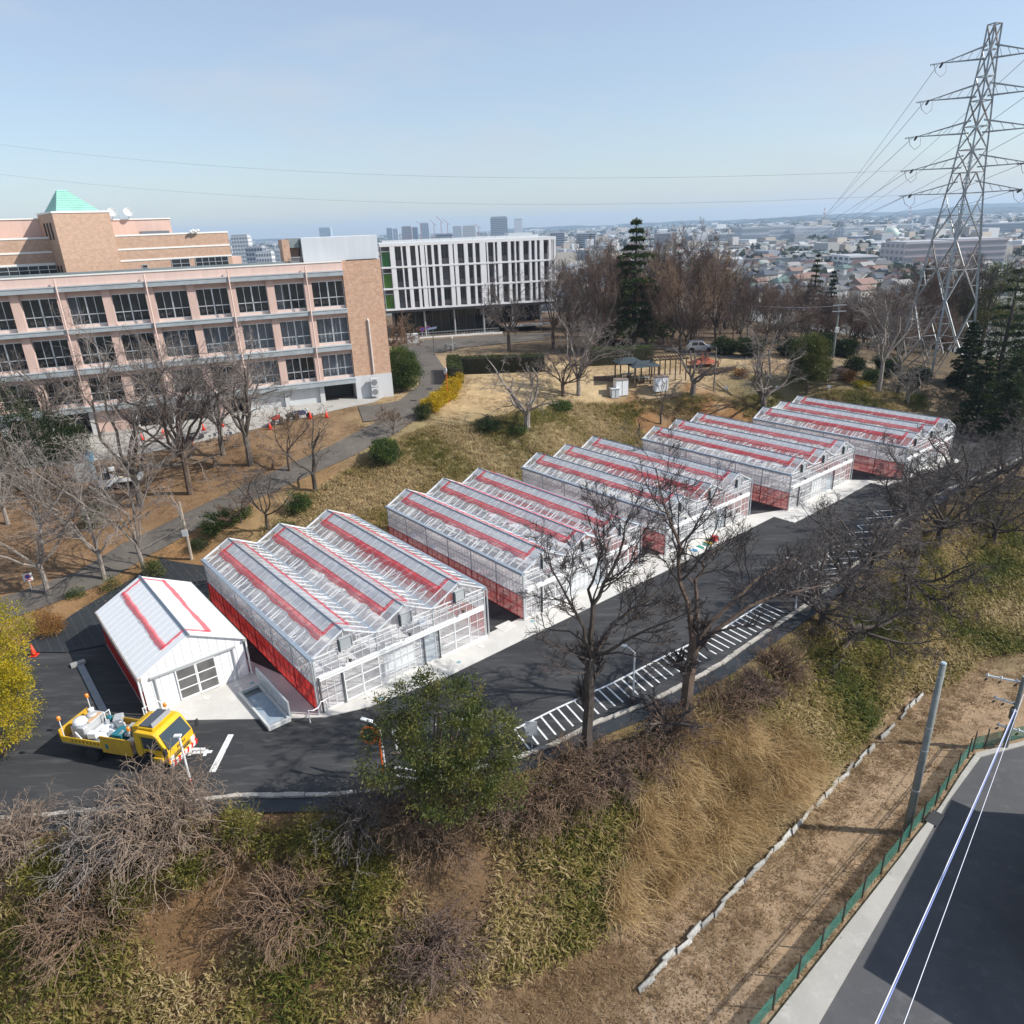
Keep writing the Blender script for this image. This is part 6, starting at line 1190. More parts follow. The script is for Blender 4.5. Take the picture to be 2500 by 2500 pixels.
L = [([(1672,1745),(1680,1665),(1690,1600),(1697,1550)], 0, .5, .33, .26, 1), ([(1690,1560),(1684,1498),(1679,1469),(1660,1423),(1656,1375),(1660,1331),(1644,1291),(1628,1253),(1610,1190),(1601,1140)], .5, .8, .16, .025, 1),
 ([(1697,1552),(1702,1498),(1700,1450),(1697,1415),(1719,1391),(1716,1369),(1760,1334),(1800,1290)], .5, 1.8, .14, .02, 1), ([(1698,1570),(1735,1520),(1799,1461),(1840,1420),(1886,1390),(1950,1360)], .5, 3.0, .14, .02, 1), ([(1698,1590),(1740,1545),(1830,1480),(1890,1455),(1964,1440),(2020,1425)], .4, 2.2, .15, .02, 1),
 ([(1660,1331),(1690,1300),(1706,1270),(1740,1215),(1760,1170)], .7, 1.4, .07, .015, 2), ([(1660,1423),(1640,1400),(1625,1370),(1590,1350),(1560,1340)], .7, .2, .05, .015, 2), ([(1740,1545),(1800,1530),(1860,1525),(1930,1540)], .6, -1, .08, .015, 2), ([(1684,1500),(1650,1480),(1600,1500),(1540,1490)], .6, -.8, .05, .015, 2)]
guided(102, b2, L, Y2, rmin=.0095, kids=(9, 12), depth=4, twist=.2, up=.06, fan=(22, 58), shrink=(.30, .5)).done('bare_tree', 'thick-trunked leafless tree with a cut stub, beside the bicycle bays', b2, bk_brown, tw_dark)
def wide(q, top, width, label, seed, bm, tm, rmin=0.0087, rad=.24, n=6, group=None, droopy=.0, name='bare_tree', kids=(6, 7), depth=4, elev=(10, 55), fan=(25, 65)):
    b_ = site(*q); H = max(2, top_z(b_, *top)-b_.z); t = Tree(seed, rmin=rmin, kids=kids, depth=depth, twist=.24, up=.05, fan=fan, shrink=(.34, .58), droop=droopy); r = t.r
    fk = H*r.uniform(.2, .32); t.wood.tube([Vector((0, 0, -.3)), Vector((r.gauss(0, .05), r.gauss(0, .05), fk*.5)), Vector((r.gauss(0, .1), r.gauss(0, .1), fk))], [rad*1.15, rad, rad*.9], 8)
    for k in range(n):
        a = 6.283*(k+r.uniform(-.3, .3))/n; el = R(r.uniform(*elev)); d = Vector((math.cos(a)*math.cos(el), math.sin(a)*math.cos(el), math.sin(el))); Lk = min(width/max(.3, math.cos(el)), (H-fk)/max(.25, math.sin(el)))*r.uniform(.75, 1.0)
        t.grow(Vector((0, 0, fk*r.uniform(.8, 1))), d, Lk, rad*.55, 1)
    o = t.done(name, label, b_, bm, tm, group); zt = np.percentile([v[2] for v in t.twig.v], 99.7); k_ = H/zt; o.scale = (k_**.5*1.0, k_**.5*1.0, k_) if elev[0] >= 0 else (1, 1, 1); return o
RG = 'grey leafless trees along the right bank'
wide((2005,1528), (2015,1330), 4.2, 'spreading grey leafless tree over the far end of the bicycle bays', 201, bk_dark, tw_grey, rmin=.0125, kids=(7, 8), n=9, group=RG)
wide((2125,1400), (2160,1170), 5.2, 'wide grey leafless tree beside the angled parking bays', 202, bk_dark, tw_grey, rmin=.0125, kids=(7, 8), n=9, group=RG)
wide((2222,1300), (2240,1060), 4.6, 'grey leafless tree in front of the farthest greenhouse corner', 203, bk_dark, tw_grey, rmin=.0125, kids=(7, 8), n=9, group=RG)
wide((2345,1240), (2370,1000), 6.0, 'wide grey leafless tree just right of the farthest greenhouse', 204, bk_dark, tw_grey, rmin=.0125, kids=(7, 8), n=9, group=RG)
wide((2460,1200), (2470,985), 6.0, 'grey leafless tree at the right edge below the dark conifers', 205, bk_dark, tw_grey, rmin=.0125, kids=(7, 8), n=9, group=RG)
wide((2215,1440), (2200,1290), 6.0, 'low dark leafless tree sprawling across the bamboo bank', 206, bk_dark, tw_dark, rmin=.0125, kids=(7, 8), n=9, group=RG, elev=(-18, 30))
wide((2080,1560), (2060,1450), 5.6, 'dark leafless tree whose boughs trail down the bamboo bank', 207, bk_dark, tw_dark, rmin=.0125, kids=(7, 8), n=9, group=RG, elev=(-28, 20))
wide((2060,1470), (2080,1230), 4.8, 'dense grey leafless tree overlapping the angled bays', 261, bk_dark, tw_grey, rmin=.0125, kids=(7, 8), n=9, group=RG)
wide((2290,1330), (2300,1110), 5.6, 'dense dark leafless tree on the bank right of the angled bays', 262, bk_dark, tw_dark, rmin=.0125, kids=(7, 8), n=9, group=RG)
wide((2420,1330), (2440,1130), 6.0, 'dense grey leafless tree near the right edge above the bamboo', 263, bk_dark, tw_grey, rmin=.0125, kids=(7, 8), n=9, group=RG)
wide((1620,1795), (1600,1700), 2.4, 'low dark leafless stump tree at the kerb below the thick trunk', 208, bk_dark, tw_dark, n=5, kids=(5, 6), elev=(0, 60))
# pruned trees along the bank and the park
PG = 'pruned trees along the upper bank'
wide((1613,1035), (1610,925), 2.2, 'slender dark bare tree on the bank behind the fourth greenhouse', 210, bk_dark, tw_dark, rmin=.014, rad=.11, n=4, group=PG, elev=(55, 85), kids=(3, 4))
wide((1287,1048), (1250,835), 5.4, 'pale pruned tree with twisting limbs on the bank behind the second greenhouse', 211, bk_pale, tw_pale, rmin=0.0124, rad=.34, n=7, group=PG, elev=(20, 62), kids=(5, 6))
wide((1690,965), (1660,830), 3.4, 'pruned knobbly tree right of the garden shelters', 212, bk_grey, tw_grey, rmin=0.0149, rad=.3, n=6, group=PG, elev=(15, 60), kids=(4, 6))
wide((1862,1012), (1870,760), 5.4, 'tall pruned tree behind the fourth and farthest greenhouses', 213, bk_grey, tw_pale, rmin=0.0136, rad=.38, n=7, group=PG, elev=(35, 75), kids=(5, 6))
wide((1375,968), (1380,830), 3.2, 'bare tree with an ivy-covered trunk in the park', 214, bk_brown, tw_grey, rmin=0.0149, rad=.22, n=7, group=PG, elev=(30, 70))
wide((1412,965), (1425,735), 3.4, 'tall pale multi-branched bare tree in the park', 215, bk_pale, tw_pale, rmin=0.0149, rad=.24, n=8, group=PG, elev=(50, 80), fan=(18, 42))
wide((1300,940), (1290,880), 2.2, 'small pruned stub tree on the tan lawn', 216, bk_pale, tw_pale, rmin=0.0149, rad=.2, n=4, group=PG, kids=(3, 4), elev=(30, 70))
wide((2145,958), (2130,690), 4.0, 'pale smooth-trunked bare tree before the pylon', 217, bk_pale, tw_pale, rmin=0.0149, rad=.26, n=7, group=PG, elev=(55, 82), fan=(18, 45))
wide((2192,960), (2190,720), 4.0, 'pale slender bare tree at the foot of the pylon', 218, bk_grey, tw_pale, rmin=0.0149, rad=.22, n=6, group=PG, elev=(50, 80))
wide((2215,985), (2215,880), 3.2, 'forked pale bare tree on the bank below the pylon', 219, bk_pale, tw_pale, rmin=0.0149, rad=.2, n=5, group=PG, elev=(30, 70))
# trees before the school
SG = 'leafless trees before the school'
wide((118,1450), (55,1085), 4.4, 'pale leafless tree at the far left beside the footpath', 221, bk_pale, tw_pale, rmin=0.0099, rad=.17, n=8, group=SG, elev=(48, 80), fan=(15, 38))
wide((256,1415), (150,1120), 4.2, 'pale slim leafless tree left of the white shed', 222, bk_pale, tw_pale, rmin=0.0099, rad=.16, n=8, group=SG, elev=(48, 80), fan=(15, 38))
wide((356,1405), (300,1010), 4.4, 'pale leafless tree directly behind the white shed', 223, bk_pale, tw_pale, rmin=0.0099, rad=.16, n=7, group=SG, elev=(50, 82), fan=(15, 38))
wide((345,1235), (250,755), 8.0, 'large dark leafless tree beside the mini truck', 224, bk_grey, tw_pale, rmin=0.0124, rad=.28, n=9, group=SG, elev=(30, 80), kids=(6, 7))
wide((465,1205), (500,800), 5.2, 'many-stemmed leafless tree in the middle of the brown yard', 225, bk_brown, tw_grey, rmin=0.0124, rad=.26, n=9, group=SG, elev=(52, 84), fan=(18, 45))
wide((612,1135), (640,790), 7.0, 'thick dark leafless tree in front of the right-hand classrooms', 226, bk_grey, tw_pale, rmin=0.0136, rad=.28, n=8, group=SG, elev=(38, 80), kids=(6, 7))
wide((545,1110), (560,820), 4.6, 'leafless tree between the yard and the classroom windows', 227, bk_grey, tw_pale, rmin=0.0136, rad=.22, n=7, group=SG, elev=(35, 78))
wide((708,1150), (690,990), 2.6, 'small leafless tree by the curving footpath', 228, bk_brown, tw_red, rmin=0.0112, rad=.14, n=6, group=SG, elev=(35, 75))
wide((770,1200), (800,990), 3.0, 'crooked pruned tree on the bank above the first greenhouse', 229, bk_dark, tw_grey, rmin=0.0112, rad=.2, n=5, group=SG, elev=(35, 80), kids=(4, 5))
wide((655,1300), (600,1120), 3.0, 'leaning thin leafless tree behind the first greenhouse', 230, bk_dark, tw_grey, rmin=0.0093, rad=.12, n=6, group=SG, elev=(45, 80))
wide((130,1120), (60,850), 6.0, 'tangled leafless tree before the far-left classrooms', 231, bk_grey, tw_grey, rmin=0.0124, rad=.26, n=9, group=SG, elev=(10, 70))
wide((20,1280), (10,1010), 5.0, 'pale twiggy leafless tree cut by the left edge', 232, bk_pale, tw_pale, rmin=0.0112, rad=.16, n=8, group=SG, elev=(35, 80))
wide((590,1275), (585,1180), 1.8, 'short leafless sapling on the bank left of the crooked tree', 233, bk_brown, tw_red, rmin=0.0093, rad=.08, n=5, group=SG)
wide((960,1060), (935,990), 2.4, 'low leafless shrub beside the service path bend', 234, bk_brown, tw_red, rmin=0.0099, rad=.06, n=8, group=SG, elev=(30, 75), name='bare_shrub')
# trees before the hall
HG = 'leafless trees before the hall'
wide((1243,858), (1250,640), 5.4, 'dark leafless tree before the middle of the finned hall', 241, bk_dark, tw_grey, rmin=0.0174, rad=.26, n=9, group=HG, elev=(20, 75))
wide((1352,850), (1365,630), 4.8, 'leafless tree at the right corner of the finned hall', 242, bk_brown, tw_grey, rmin=0.0174, rad=.24, n=8, group=HG, elev=(45, 80))
wide((965,890), (975,745), 4.2, 'wide leafless tree between the tiled end wall and the hall', 243, bk_brown, tw_red, rmin=0.0161, rad=.2, n=9, group=HG, elev=(10, 55))
for k, (x, lb) in enumerate(((1190,'first'),(1250,'second'),(1320,'third'))): wide((x,905), (x,860), 2.6, '%s of three twiggy pale bushes rising behind the dark hedge' % lb, 244+k, bk_pale, tw_pale, rmin=0.0136, rad=.08, n=9, group='twiggy bushes behind the hedge', elev=(15, 80), name='bare_shrub')
# the wood beyond the park: a few shapes repeated, each tree its own object
WG = 'leafless trees of the wood beyond the park'
protos = []
for k in range(5):
    H = 11.0; t = Tree(300+k, rmin=0.0149, kids=(6, 8), depth=4, twist=.2, up=.1, fan=(18, 50), shrink=(.36, .6)); r = t.r; fk = H*.22; t.wood.tube([Vector((0, 0, -1.5)), Vector((0, 0, fk*.5)), Vector((r.gauss(0, .2), r.gauss(0, .2), fk))], [.26, .22, .2], 7)
    for q in range(8): a = 6.283*(q+r.random()*.6)/8; el = R(r.uniform(45, 82)); t.grow(Vector((0, 0, fk)), Vector((math.cos(a)*math.cos(el), math.sin(a)*math.cos(el), math.sin(el))), (H-fk)/math.sin(el)*r.uniform(.75, .98), .12, 1)
    zt = np.percentile([v[2] for v in t.twig.v], 99.5); PZ = globals().setdefault('PZ', []); PZ.append(zt)
    protos.append((t.wood.mesh('trunk', [bk_dark, bk_brown, bk_grey][k % 3]), t.twig.mesh('crown', [tw_wood, tw_grey, tw_wood, tw_red, tw_wood][k])))
r = random.Random(77)
wood_spots = []
for row, (Yr, n_, xl, xr) in enumerate(((109, 12, 1420, 2230), (118, 16, 1385, 2330), (130, 18, 1370, 2420), (145, 18, 1370, 2480))):
    for k in range(n_):
        x = xl+(xr-xl)*(k+r.uniform(.1, .9))/n_; topy = 610+.05*(x-1400)+r.uniform(-35, 90)-row*6
        if 1780 < x < 2230: topy = max(topy, 670+r.uniform(-15, 60))
        if 1600 < x < 1760: topy -= 50*r.random()
        wood_spots.append((x, topy, Yr+r.uniform(-5, 5)))
for x, topy, Y in wood_spots:
    d = ray(x, 800); bx = d.x/d.y*Y; bz = hz(bx, Y); top = at_y(x, topy, Y).z; H = max(5, top-bz); k = r.randrange(5); sc_ = H/PZ[k]; o = empty('woodland_tree', (bx, Y, bz), r.uniform(0, 6.28)); o.scale = (sc_*r.uniform(.7, 1.0),)*2+(sc_,); tag(o, 'leafless tree in the brown wood beyond the park', 'tree', WG); inst('trunk', protos[k][0], o); inst('crown', protos[k][1], o)
for k in range(90):    # low growth that closes the wood off near the ground
    Y = r.uniform(106, 160); x = r.uniform(1385, 2330); d = ray(x, 800); bx = d.x/d.y*Y
    if 24 < bx < 33 and Y < 109: continue
    H = r.uniform(3.2, 6.0); q = r.randrange(5); sc_ = H/PZ[q]; o = empty('woodland_shrub', (bx, Y, hz(bx, Y)), r.uniform(0, 6.28)); o.scale = (sc_*1.9, sc_*1.9, sc_); tag(o, 'low leafless shrub filling the foot of the brown wood', 'shrub', 'low shrubs filling the wood'); inst('crown', protos[q][1], o); inst('trunk', protos[q][0], o)
# tangled drooping shrubs at the lower left
def tangle(q, label, seed, w_, h, tm, n=60, rmin=0.0074):
    b_ = site(*q); t = Tree(seed, rmin=rmin, kids=(4, 5), depth=4, twist=.30, up=-.02, fan=(20, 60), shrink=(.38, .6), droop=.12); r = t.r
    for k in range(int(n*1.35)):
        a = r.uniform(0, 6.283); el = R(r.uniform(15, 75)); t.grow(Vector((r.gauss(0, .15), r.gauss(0, .15), -.1)), Vector((math.cos(a)*math.cos(el), math.sin(a)*math.cos(el), math.sin(el))), r.uniform(.6, 1.0)*(w_*math.cos(el)+h*math.sin(el)), .045, 2)
    for k in range(4): a = r.uniform(0, 6.283); t.wood.tube([Vector((0, 0, -.3)), Vector((math.cos(a)*.3, math.sin(a)*.3, h*.3)), Vector((math.cos(a)*.8, math.sin(a)*.8, h*.6))], [.08, .06, .03], 6)
    return t.done('tangled_shrub', label, b_, bk_grey, tm, cat='shrub')
tangle((405,2040), 'big tangle of grey drooping twigs before the yellow truck', 401, 2.9, 2.3, tw_tan, 85, .010); tangle((245,2075), 'tangle of grey-brown twigs at the lower left, left of the striped post', 402, 2.4, 1.8, tw_pale, 55, .010); tangle((30,2075), 'rounded mound of dry straw-coloured vines at the lower-left corner', 403, 1.9, 1.7, tw_tan, 75, .010)
tangle((560,2080), 'thin brown twig thicket at the bottom, right of the big tangle', 404, 2.0, 1.4, tw_red, 30, .009); tangle((880,2010), 'leafless twig thicket under the foreground evergreen', 405, 2.0, 1.9, tw_grey, 40, .009); tangle((1080,2060), 'brown twig thicket right of the foreground evergreen trunk', 406, 2.2, 1.5, tw_red, 40, .009)
BG = 'brown twiggy thickets below the kerb'
for k, (q, w_, h, lb) in enumerate((((1370,1935),2.0,1.5,'brown twig thicket at the foot of the dark middle tree'), ((1480,1880),1.9,1.4,'brown twig thicket right of the dark middle tree'), ((1560,1860),1.6,1.2,'brown twig thicket below the kerb bend'), ((1770,1740),2.0,1.5,'brown twig thicket right of the thick-trunked tree'), ((1840,1690),1.6,1.1,'reddish twig thicket below the angled bays'), ((1300,1980),1.8,1.2,'brown twig thicket at the left end of the bamboo bank'), ((1420,1900),2.0,1.6,'brown twig thicket between the dark tree and the kerb'), ((1640,1800),1.9,1.4,'brown twig thicket beside the low dark stump tree'), ((1900,1640),2.0,1.3,'brown twig thicket under the trailing dark boughs'), ((1010,2000),1.9,1.5,'brown twig thicket just right of the foreground evergreen foot'), ((1200,1960),2.0,1.5,'brown twig thicket below the nearest bicycle bays'), ((700,2230),2.4,1.8,'twig thicket on the bare bank below the frame middle-left'), ((200,2260),2.6,2.0,'twig thicket on the bank at the lower left'), ((1050,2330),2.4,1.7,'twig thicket low on the bank'))): o = tangle(q, lb, 410+k, w_, h, [tw_red, tw_wood, tw_red][k % 3], 60, .009); o['group'] = BG
# ------------------------------------------------------------------ leafy trees, bushes and hedges
def leafmat(name, cols, rough=.55, transl=.3, scale=1.2, spec=.35):
    """leaf colours mixed by fine and broad noise"""
    m = bpy.data.materials.new(name); m.use_nodes = True; n = m.node_tree.nodes; l = m.node_tree.links; p = n['Principled BSDF']; p.inputs['Roughness'].default_value = rough; p.inputs['Specular IOR Level'].default_value = spec
    t = n.new('ShaderNodeTexCoord'); a = n.new('ShaderNodeTexNoise'); a.inputs['Scale'].default_value = scale; a.inputs['Detail'].default_value = 3; b = n.new('ShaderNodeTexWhiteNoise'); at2 = n.new('ShaderNodeAttribute'); at2.attribute_name = 'tint'
    l.new(t.outputs['Object'], a.inputs['Vector']); ad = n.new('ShaderNodeMath'); ad.operation = 'MULTIPLY_ADD'; ad.inputs[1].default_value = .55; l.new(at2.outputs['Fac'], ad.inputs[0]); 
    s2 = n.new('ShaderNodeMath'); s2.operation = 'MULTIPLY_ADD'; s2.inputs[1].default_value = 1.1; s2.inputs[2].default_value = -.32; l.new(a.outputs['Fac'], s2.inputs[0]); l.new(s2.outputs[0], ad.inputs[2])
    rp = n.new('ShaderNodeValToRGB'); el = rp.color_ramp.elements
    while len(el) < len(cols): el.new(.5)
    for k, c in enumerate(cols): el[k].position = k/(len(cols)-1)*.8+.1; el[k].color = tuple(c)+(1,)
    l.new(ad.outputs[0], rp.inputs['Fac']); l.new(rp.outputs['Color'], p.inputs['Base Color'])
    tl = n.new('ShaderNodeBsdfTranslucent'); l.new(rp.outputs['Color'], tl.inputs['Color']); ms = n.new('ShaderNodeMixShader'); ms.inputs['Fac'].default_value = transl; l.new(p.outputs['BSDF'], ms.inputs[1]); l.new(tl.outputs[0], ms.inputs[2]); l.new(ms.outputs[0], n['Material Output'].inputs['Surface']); MATS[name] = m; return m
def leaf_mesh(name, P, D, size, m, seed, aspect=.38, tint=None):
    """P leaf positions, D outward directions; each leaf a folded kite of four corners"""
    g = np.random.default_rng(seed); N = len(P); L = size*g.uniform(.65, 1.25, N)[:, None]; d = D+g.normal(0, .55, (N, 3)); d /= np.linalg.norm(d, axis=1, keepdims=True)+1e-9; s = np.cross(d, g.normal(0, 1, (N, 3))); s /= np.linalg.norm(s, axis=1, keepdims=True)+1e-9; nrm = np.cross(d, s)
    W = L*aspect; V = np.stack([P, P+d*L*.5+s*W*.5+nrm*L*.06, P+d*L, P+d*L*.5-s*W*.5+nrm*L*.06], 1).reshape(-1, 3); F = np.arange(4*N).reshape(N, 4)
    me = bpy.data.meshes.new(name); me.vertices.add(4*N); me.vertices.foreach_set('co', V.ravel().astype(np.float32)); me.loops.add(4*N); me.loops.foreach_set('vertex_index', F.ravel().astype(np.int32)); me.polygons.add(N); me.polygons.foreach_set('loop_start', np.arange(0, 4*N, 4, dtype=np.int32)); me.update(calc_edges=True)
    a = me.attributes.new('tint', 'FLOAT', 'POINT'); tv = g.uniform(0, 1, N) if tint is None else np.clip(tint+g.normal(0, .18, N), 0, 1); a.data.foreach_set('value', np.repeat(tv, 4).astype(np.float32)); me.materials.append(m); return me
def clumps(lobes, nc, nl, sig, seed, shell=.75, floor=None):
    """leaf positions in clumps over ellipsoid lobes (cx, cy, cz, rx, ry, rz)"""
    g = np.random.default_rng(seed); P = []; D = []; T = []; vol = np.array([q[3]*q[4]*q[5] for q in lobes])**.67; vol = vol/vol.sum()
    for q, v in zip(lobes, vol):
        k = max(3, int(nc*v)); u = g.normal(0, 1, (k, 3)); u /= np.linalg.norm(u, axis=1, keepdims=True); rad = shell+(1.03-shell)*g.random(k)**.6; c = u*np.array(q[3:6])*rad[:, None]+np.array(q[:3]); sz = g.uniform(.6, 1.4, k); tt = g.random(k)
        for j in range(k):
            n_ = int(nl*sz[j]); e = g.normal(0, 1, (n_, 3))*sig*sz[j]*np.array((1, 1, .7)); P.append(c[j]+e); o = e/(sig*sz[j])+u[j]*1.1+np.array((0, 0, .25)); D.append(o); T.append(np.full(n_, tt[j]))
    P = np.concatenate(P); D = np.concatenate(D); T = np.concatenate(T)
    if floor is not None: k = P[:, 2] > floor; P, D, T = P[k], D[k], T[k]
    return P, D/(np.linalg.norm(D, axis=1, keepdims=True)+1e-9), T
lf_olive = leafmat('leaf_olive', [(.028, .05, .012), (.06, .085, .018), (.13, .14, .03), (.20, .17, .05)]); lf_dark = leafmat('leaf_dark', [(.012, .024, .010), (.022, .04, .014), (.04, .062, .018), (.07, .085, .022)]); lf_mid = leafmat('leaf_mid', [(.022, .045, .012), (.045, .08, .018), (.08, .12, .025), (.14, .17, .04)])
lf_gold = leafmat('leaf_gold', [(.13, .13, .010), (.30, .26, .012), (.47, .36, .012), (.60, .44, .02)]); lf_yel = leafmat('leaf_yellow', [(.28, .19, .008), (.45, .31, .01), (.58, .41, .012), (.62, .46, .03)]); lf_org = leafmat('leaf_orange', [(.14, .065, .02), (.24, .11, .03), (.32, .16, .045), (.38, .22, .07)]); lf_hedge = leafmat('leaf_hedge', [(.014, .026, .008), (.03, .048, .012), (.06, .08, .016), (.12, .12, .03)]); lf_cedar = leafmat('leaf_cedar', [(.016, .032, .014), (.03, .052, .018), (.06, .085, .024), (.12, .135, .035)])
def crown_tree(q, top, label, m, lobes, nc, nl, sig, leaf, seed, trunk=.15, bm=bk_brown, group=None, name='evergreen_tree', base=None, limbs=5, aspect=.38, cat='tree'):
    """lobes in units of the tree's height"""
    b_ = base or site(*q); H = top_z(b_, *top)-b_.z; o = empty(name, b_); tag(o, label, cat, group); Ls = [tuple(v*H for v in lb) for lb in lobes]
    P, D, T = clumps(Ls, nc, nl, sig, seed, floor=.05); inst('crown', leaf_mesh('crown', P, D, leaf, m, seed, aspect, T), o); w = MB(); r_ = random.Random(seed); c0 = Ls[0]
    w.tube([(0, 0, -.4), (r_.gauss(0, .04), r_.gauss(0, .04), c0[2]*.5), (c0[0], c0[1], c0[2]+c0[5]*.5)], [trunk*1.2, trunk, trunk*.4], 8)
    for k in range(limbs):
        lb = Ls[k % len(Ls)]; a = r_.uniform(0, 6.28); e = Vector((lb[0]+lb[3]*.7*math.cos(a), lb[1]+lb[4]*.7*math.sin(a), lb[2]+lb[5]*r_.uniform(-.2, .6))); st = Vector((0, 0, max(.2, c0[2]*r_.uniform(.3, .8)))); w.tube([st, st.lerp(e, .5)+Vector((0, 0, .1)), e], [trunk*.5, trunk*.3, trunk*.1], 5)
    w.build('trunk', bm, o); return o
def bush(q, w_, h, label, m, seed, leaf=.09, dens=1.0, group=None, name='bush', cat='bush', sig=.16, aspect=.42):
    b_ = site(*q); o = empty(name, b_); tag(o, label, cat, group); r_ = random.Random(seed); Ls = [(0, 0, h*.46, w_*.38, w_*.38, h*.44)]+[(w_*.30*math.cos(a)*r_.uniform(.6, 1.25), w_*.30*math.sin(a)*r_.uniform(.6, 1.25), h*r_.uniform(.3, .72), w_*r_.uniform(.16, .27), w_*r_.uniform(.16, .27), h*r_.uniform(.22, .4)) for a in (0.3, 1.7, 3.0, 4.4, 5.5)]
    P, D, T = clumps(Ls, int(52*dens*max(1, w_*h/1.6)), 40, sig, seed, .6, floor=-.05); inst('foliage', leaf_mesh('foliage', P, D, leaf*1.25, m, seed, aspect, T), o); st = MB()
    for k in range(5): a = k*1.26; st.tube([(0, 0, -.25), (w_*.15*math.cos(a), w_*.15*math.sin(a), h*.35), (w_*.28*math.cos(a), w_*.28*math.sin(a), h*.7)], [.03, .025, .01], 5)
    st.build('stem', bk_brown, o); return o
# foreground evergreen by the near kerb
crown_tree((1078,2040), (1100,1640), 'leafy olive-green evergreen tree in the foreground, in front of the first greenhouse', lf_olive, [(.04, .05, .62, .22, .25, .25), (-.20, 0, .58, .16, .2, .16), (.24, .02, .54, .19, .2, .20), (.10, -.08, .42, .22, .2, .15), (-.06, .10, .80, .12, .12, .12), (-.26, .05, .74, .06, .06, .09), (.14, .06, .86, .10, .10, .09), (.32, -.05, .36, .12, .14, .12)], 300, 95, .18, .16, 501, .13, aspect=.30, limbs=14)
# golden tree and rounded orange shrub at the left edge
crown_tree((10,1840), (0,1430), 'golden-green rounded tree at the left edge beside the yellow truck', lf_gold, [(-.08, 0, .60, .30, .30, .36), (.10, .05, .72, .17, .2, .2), (.08, -.05, .45, .2, .2, .2), (.0, 0, .28, .22, .22, .2), (.04, 0, .88, .14, .14, .13)], 520, 90, .20, .12, 502, .14)
bush((125,1545), 1.75, 1.65, 'round rusty-orange clipped shrub left of the white shed', lf_org, 503, .07, 1.5)
# bushes on the banks
UB = 'green bushes round the upper bank'
bush((943,1130), 3.0, 2.5, 'large round glossy green bush on the bank behind the first greenhouse', lf_mid, 511, .12, 1.4, UB); bush((733,1250), 2.0, 1.8, 'dark green bush below the crooked tree', lf_mid, 512, .11, 1, UB); bush((525,1305), 1.9, 1.7, 'dark green bush beside the footpath behind the first greenhouse', lf_mid, 513, .10, .9, UB); bush((560,1285), 1.6, 1.6, 'second green bush beside the footpath, right of its neighbour', lf_mid, 514, .10, .9, UB); bush((490,1340), 1.5, .7, 'low green ground plant beside the wooden pole', lf_dark, 515, .09, 1, UB)
bush((380,1410), 1.2, 1.5, 'tawny green shrub behind the roof of the white shed', lf_olive, 516, .09, .9, UB); bush((278,1440), 1.2, 1.0, 'sparse tawny shrub at the left corner of the white shed', lf_olive, 517, .09, .5, UB); bush((235,1290), 1.6, 1.9, 'green shrub under the pale slim tree', lf_mid, 518, .10, .8, UB); bush((185,1455), 1.3, .5, 'low bright green weeds at the edge of the black sheeting', lf_mid, 519, .09, .4, UB); bush((600,1265), 1.2, 1.0, 'small green bush under the leaning thin tree', lf_mid, 520, .1, .8, UB)
crown_tree((985,955), (987,850), 'rounded dark green tree beside the tiled end wall', lf_mid, [(0, 0, .55, .38, .38, .45), (.12, 0, .4, .3, .3, .3), (-.15, 0, .42, .3, .3, .3), (0, 0, .8, .2, .2, .2)], 420, 80, .26, .17, 521, .14, group=UB); bush((1035,1022), 1.8, 1.6, 'dark reddish-green bush at the foot of the yellow shrubs', lf_hedge, 522, .11, 1, UB)
YG = 'yellow shrubs along the path'
for k, (q, s_, lb) in enumerate((((1052,1003),1.6,'lowest of the yellow clipped shrubs along the path'),((1073,990),1.6,'second lowest of the yellow clipped shrubs along the path'),((1094,975),1.7,'middle yellow clipped shrub along the path'),((1106,955),1.7,'second highest yellow clipped shrub along the path'),((1112,938),1.6,'highest of the yellow clipped shrubs, next to the hedge'))): bush(q, s_*1.3, 1.5, lb, lf_yel, 530+k, .12, 1.5, YG)
bush((1195,1050), 2.4, 1.3, 'dark green bush left of the pale pruned tree', lf_dark, 541, .12, 1, UB); bush((1370,1000), 2.6, .9, 'bright green broad-leaved clump on the bank top', lf_mid, 542, .16, .9, UB); bush((1265,1060), 1.8, .8, 'green bush at the foot of the pale pruned tree', lf_mid, 543, .12, .9, UB); bush((700,1295), 1.2, .8, 'low green plant on the dry bank', lf_olive, 544, .1, .6, UB)
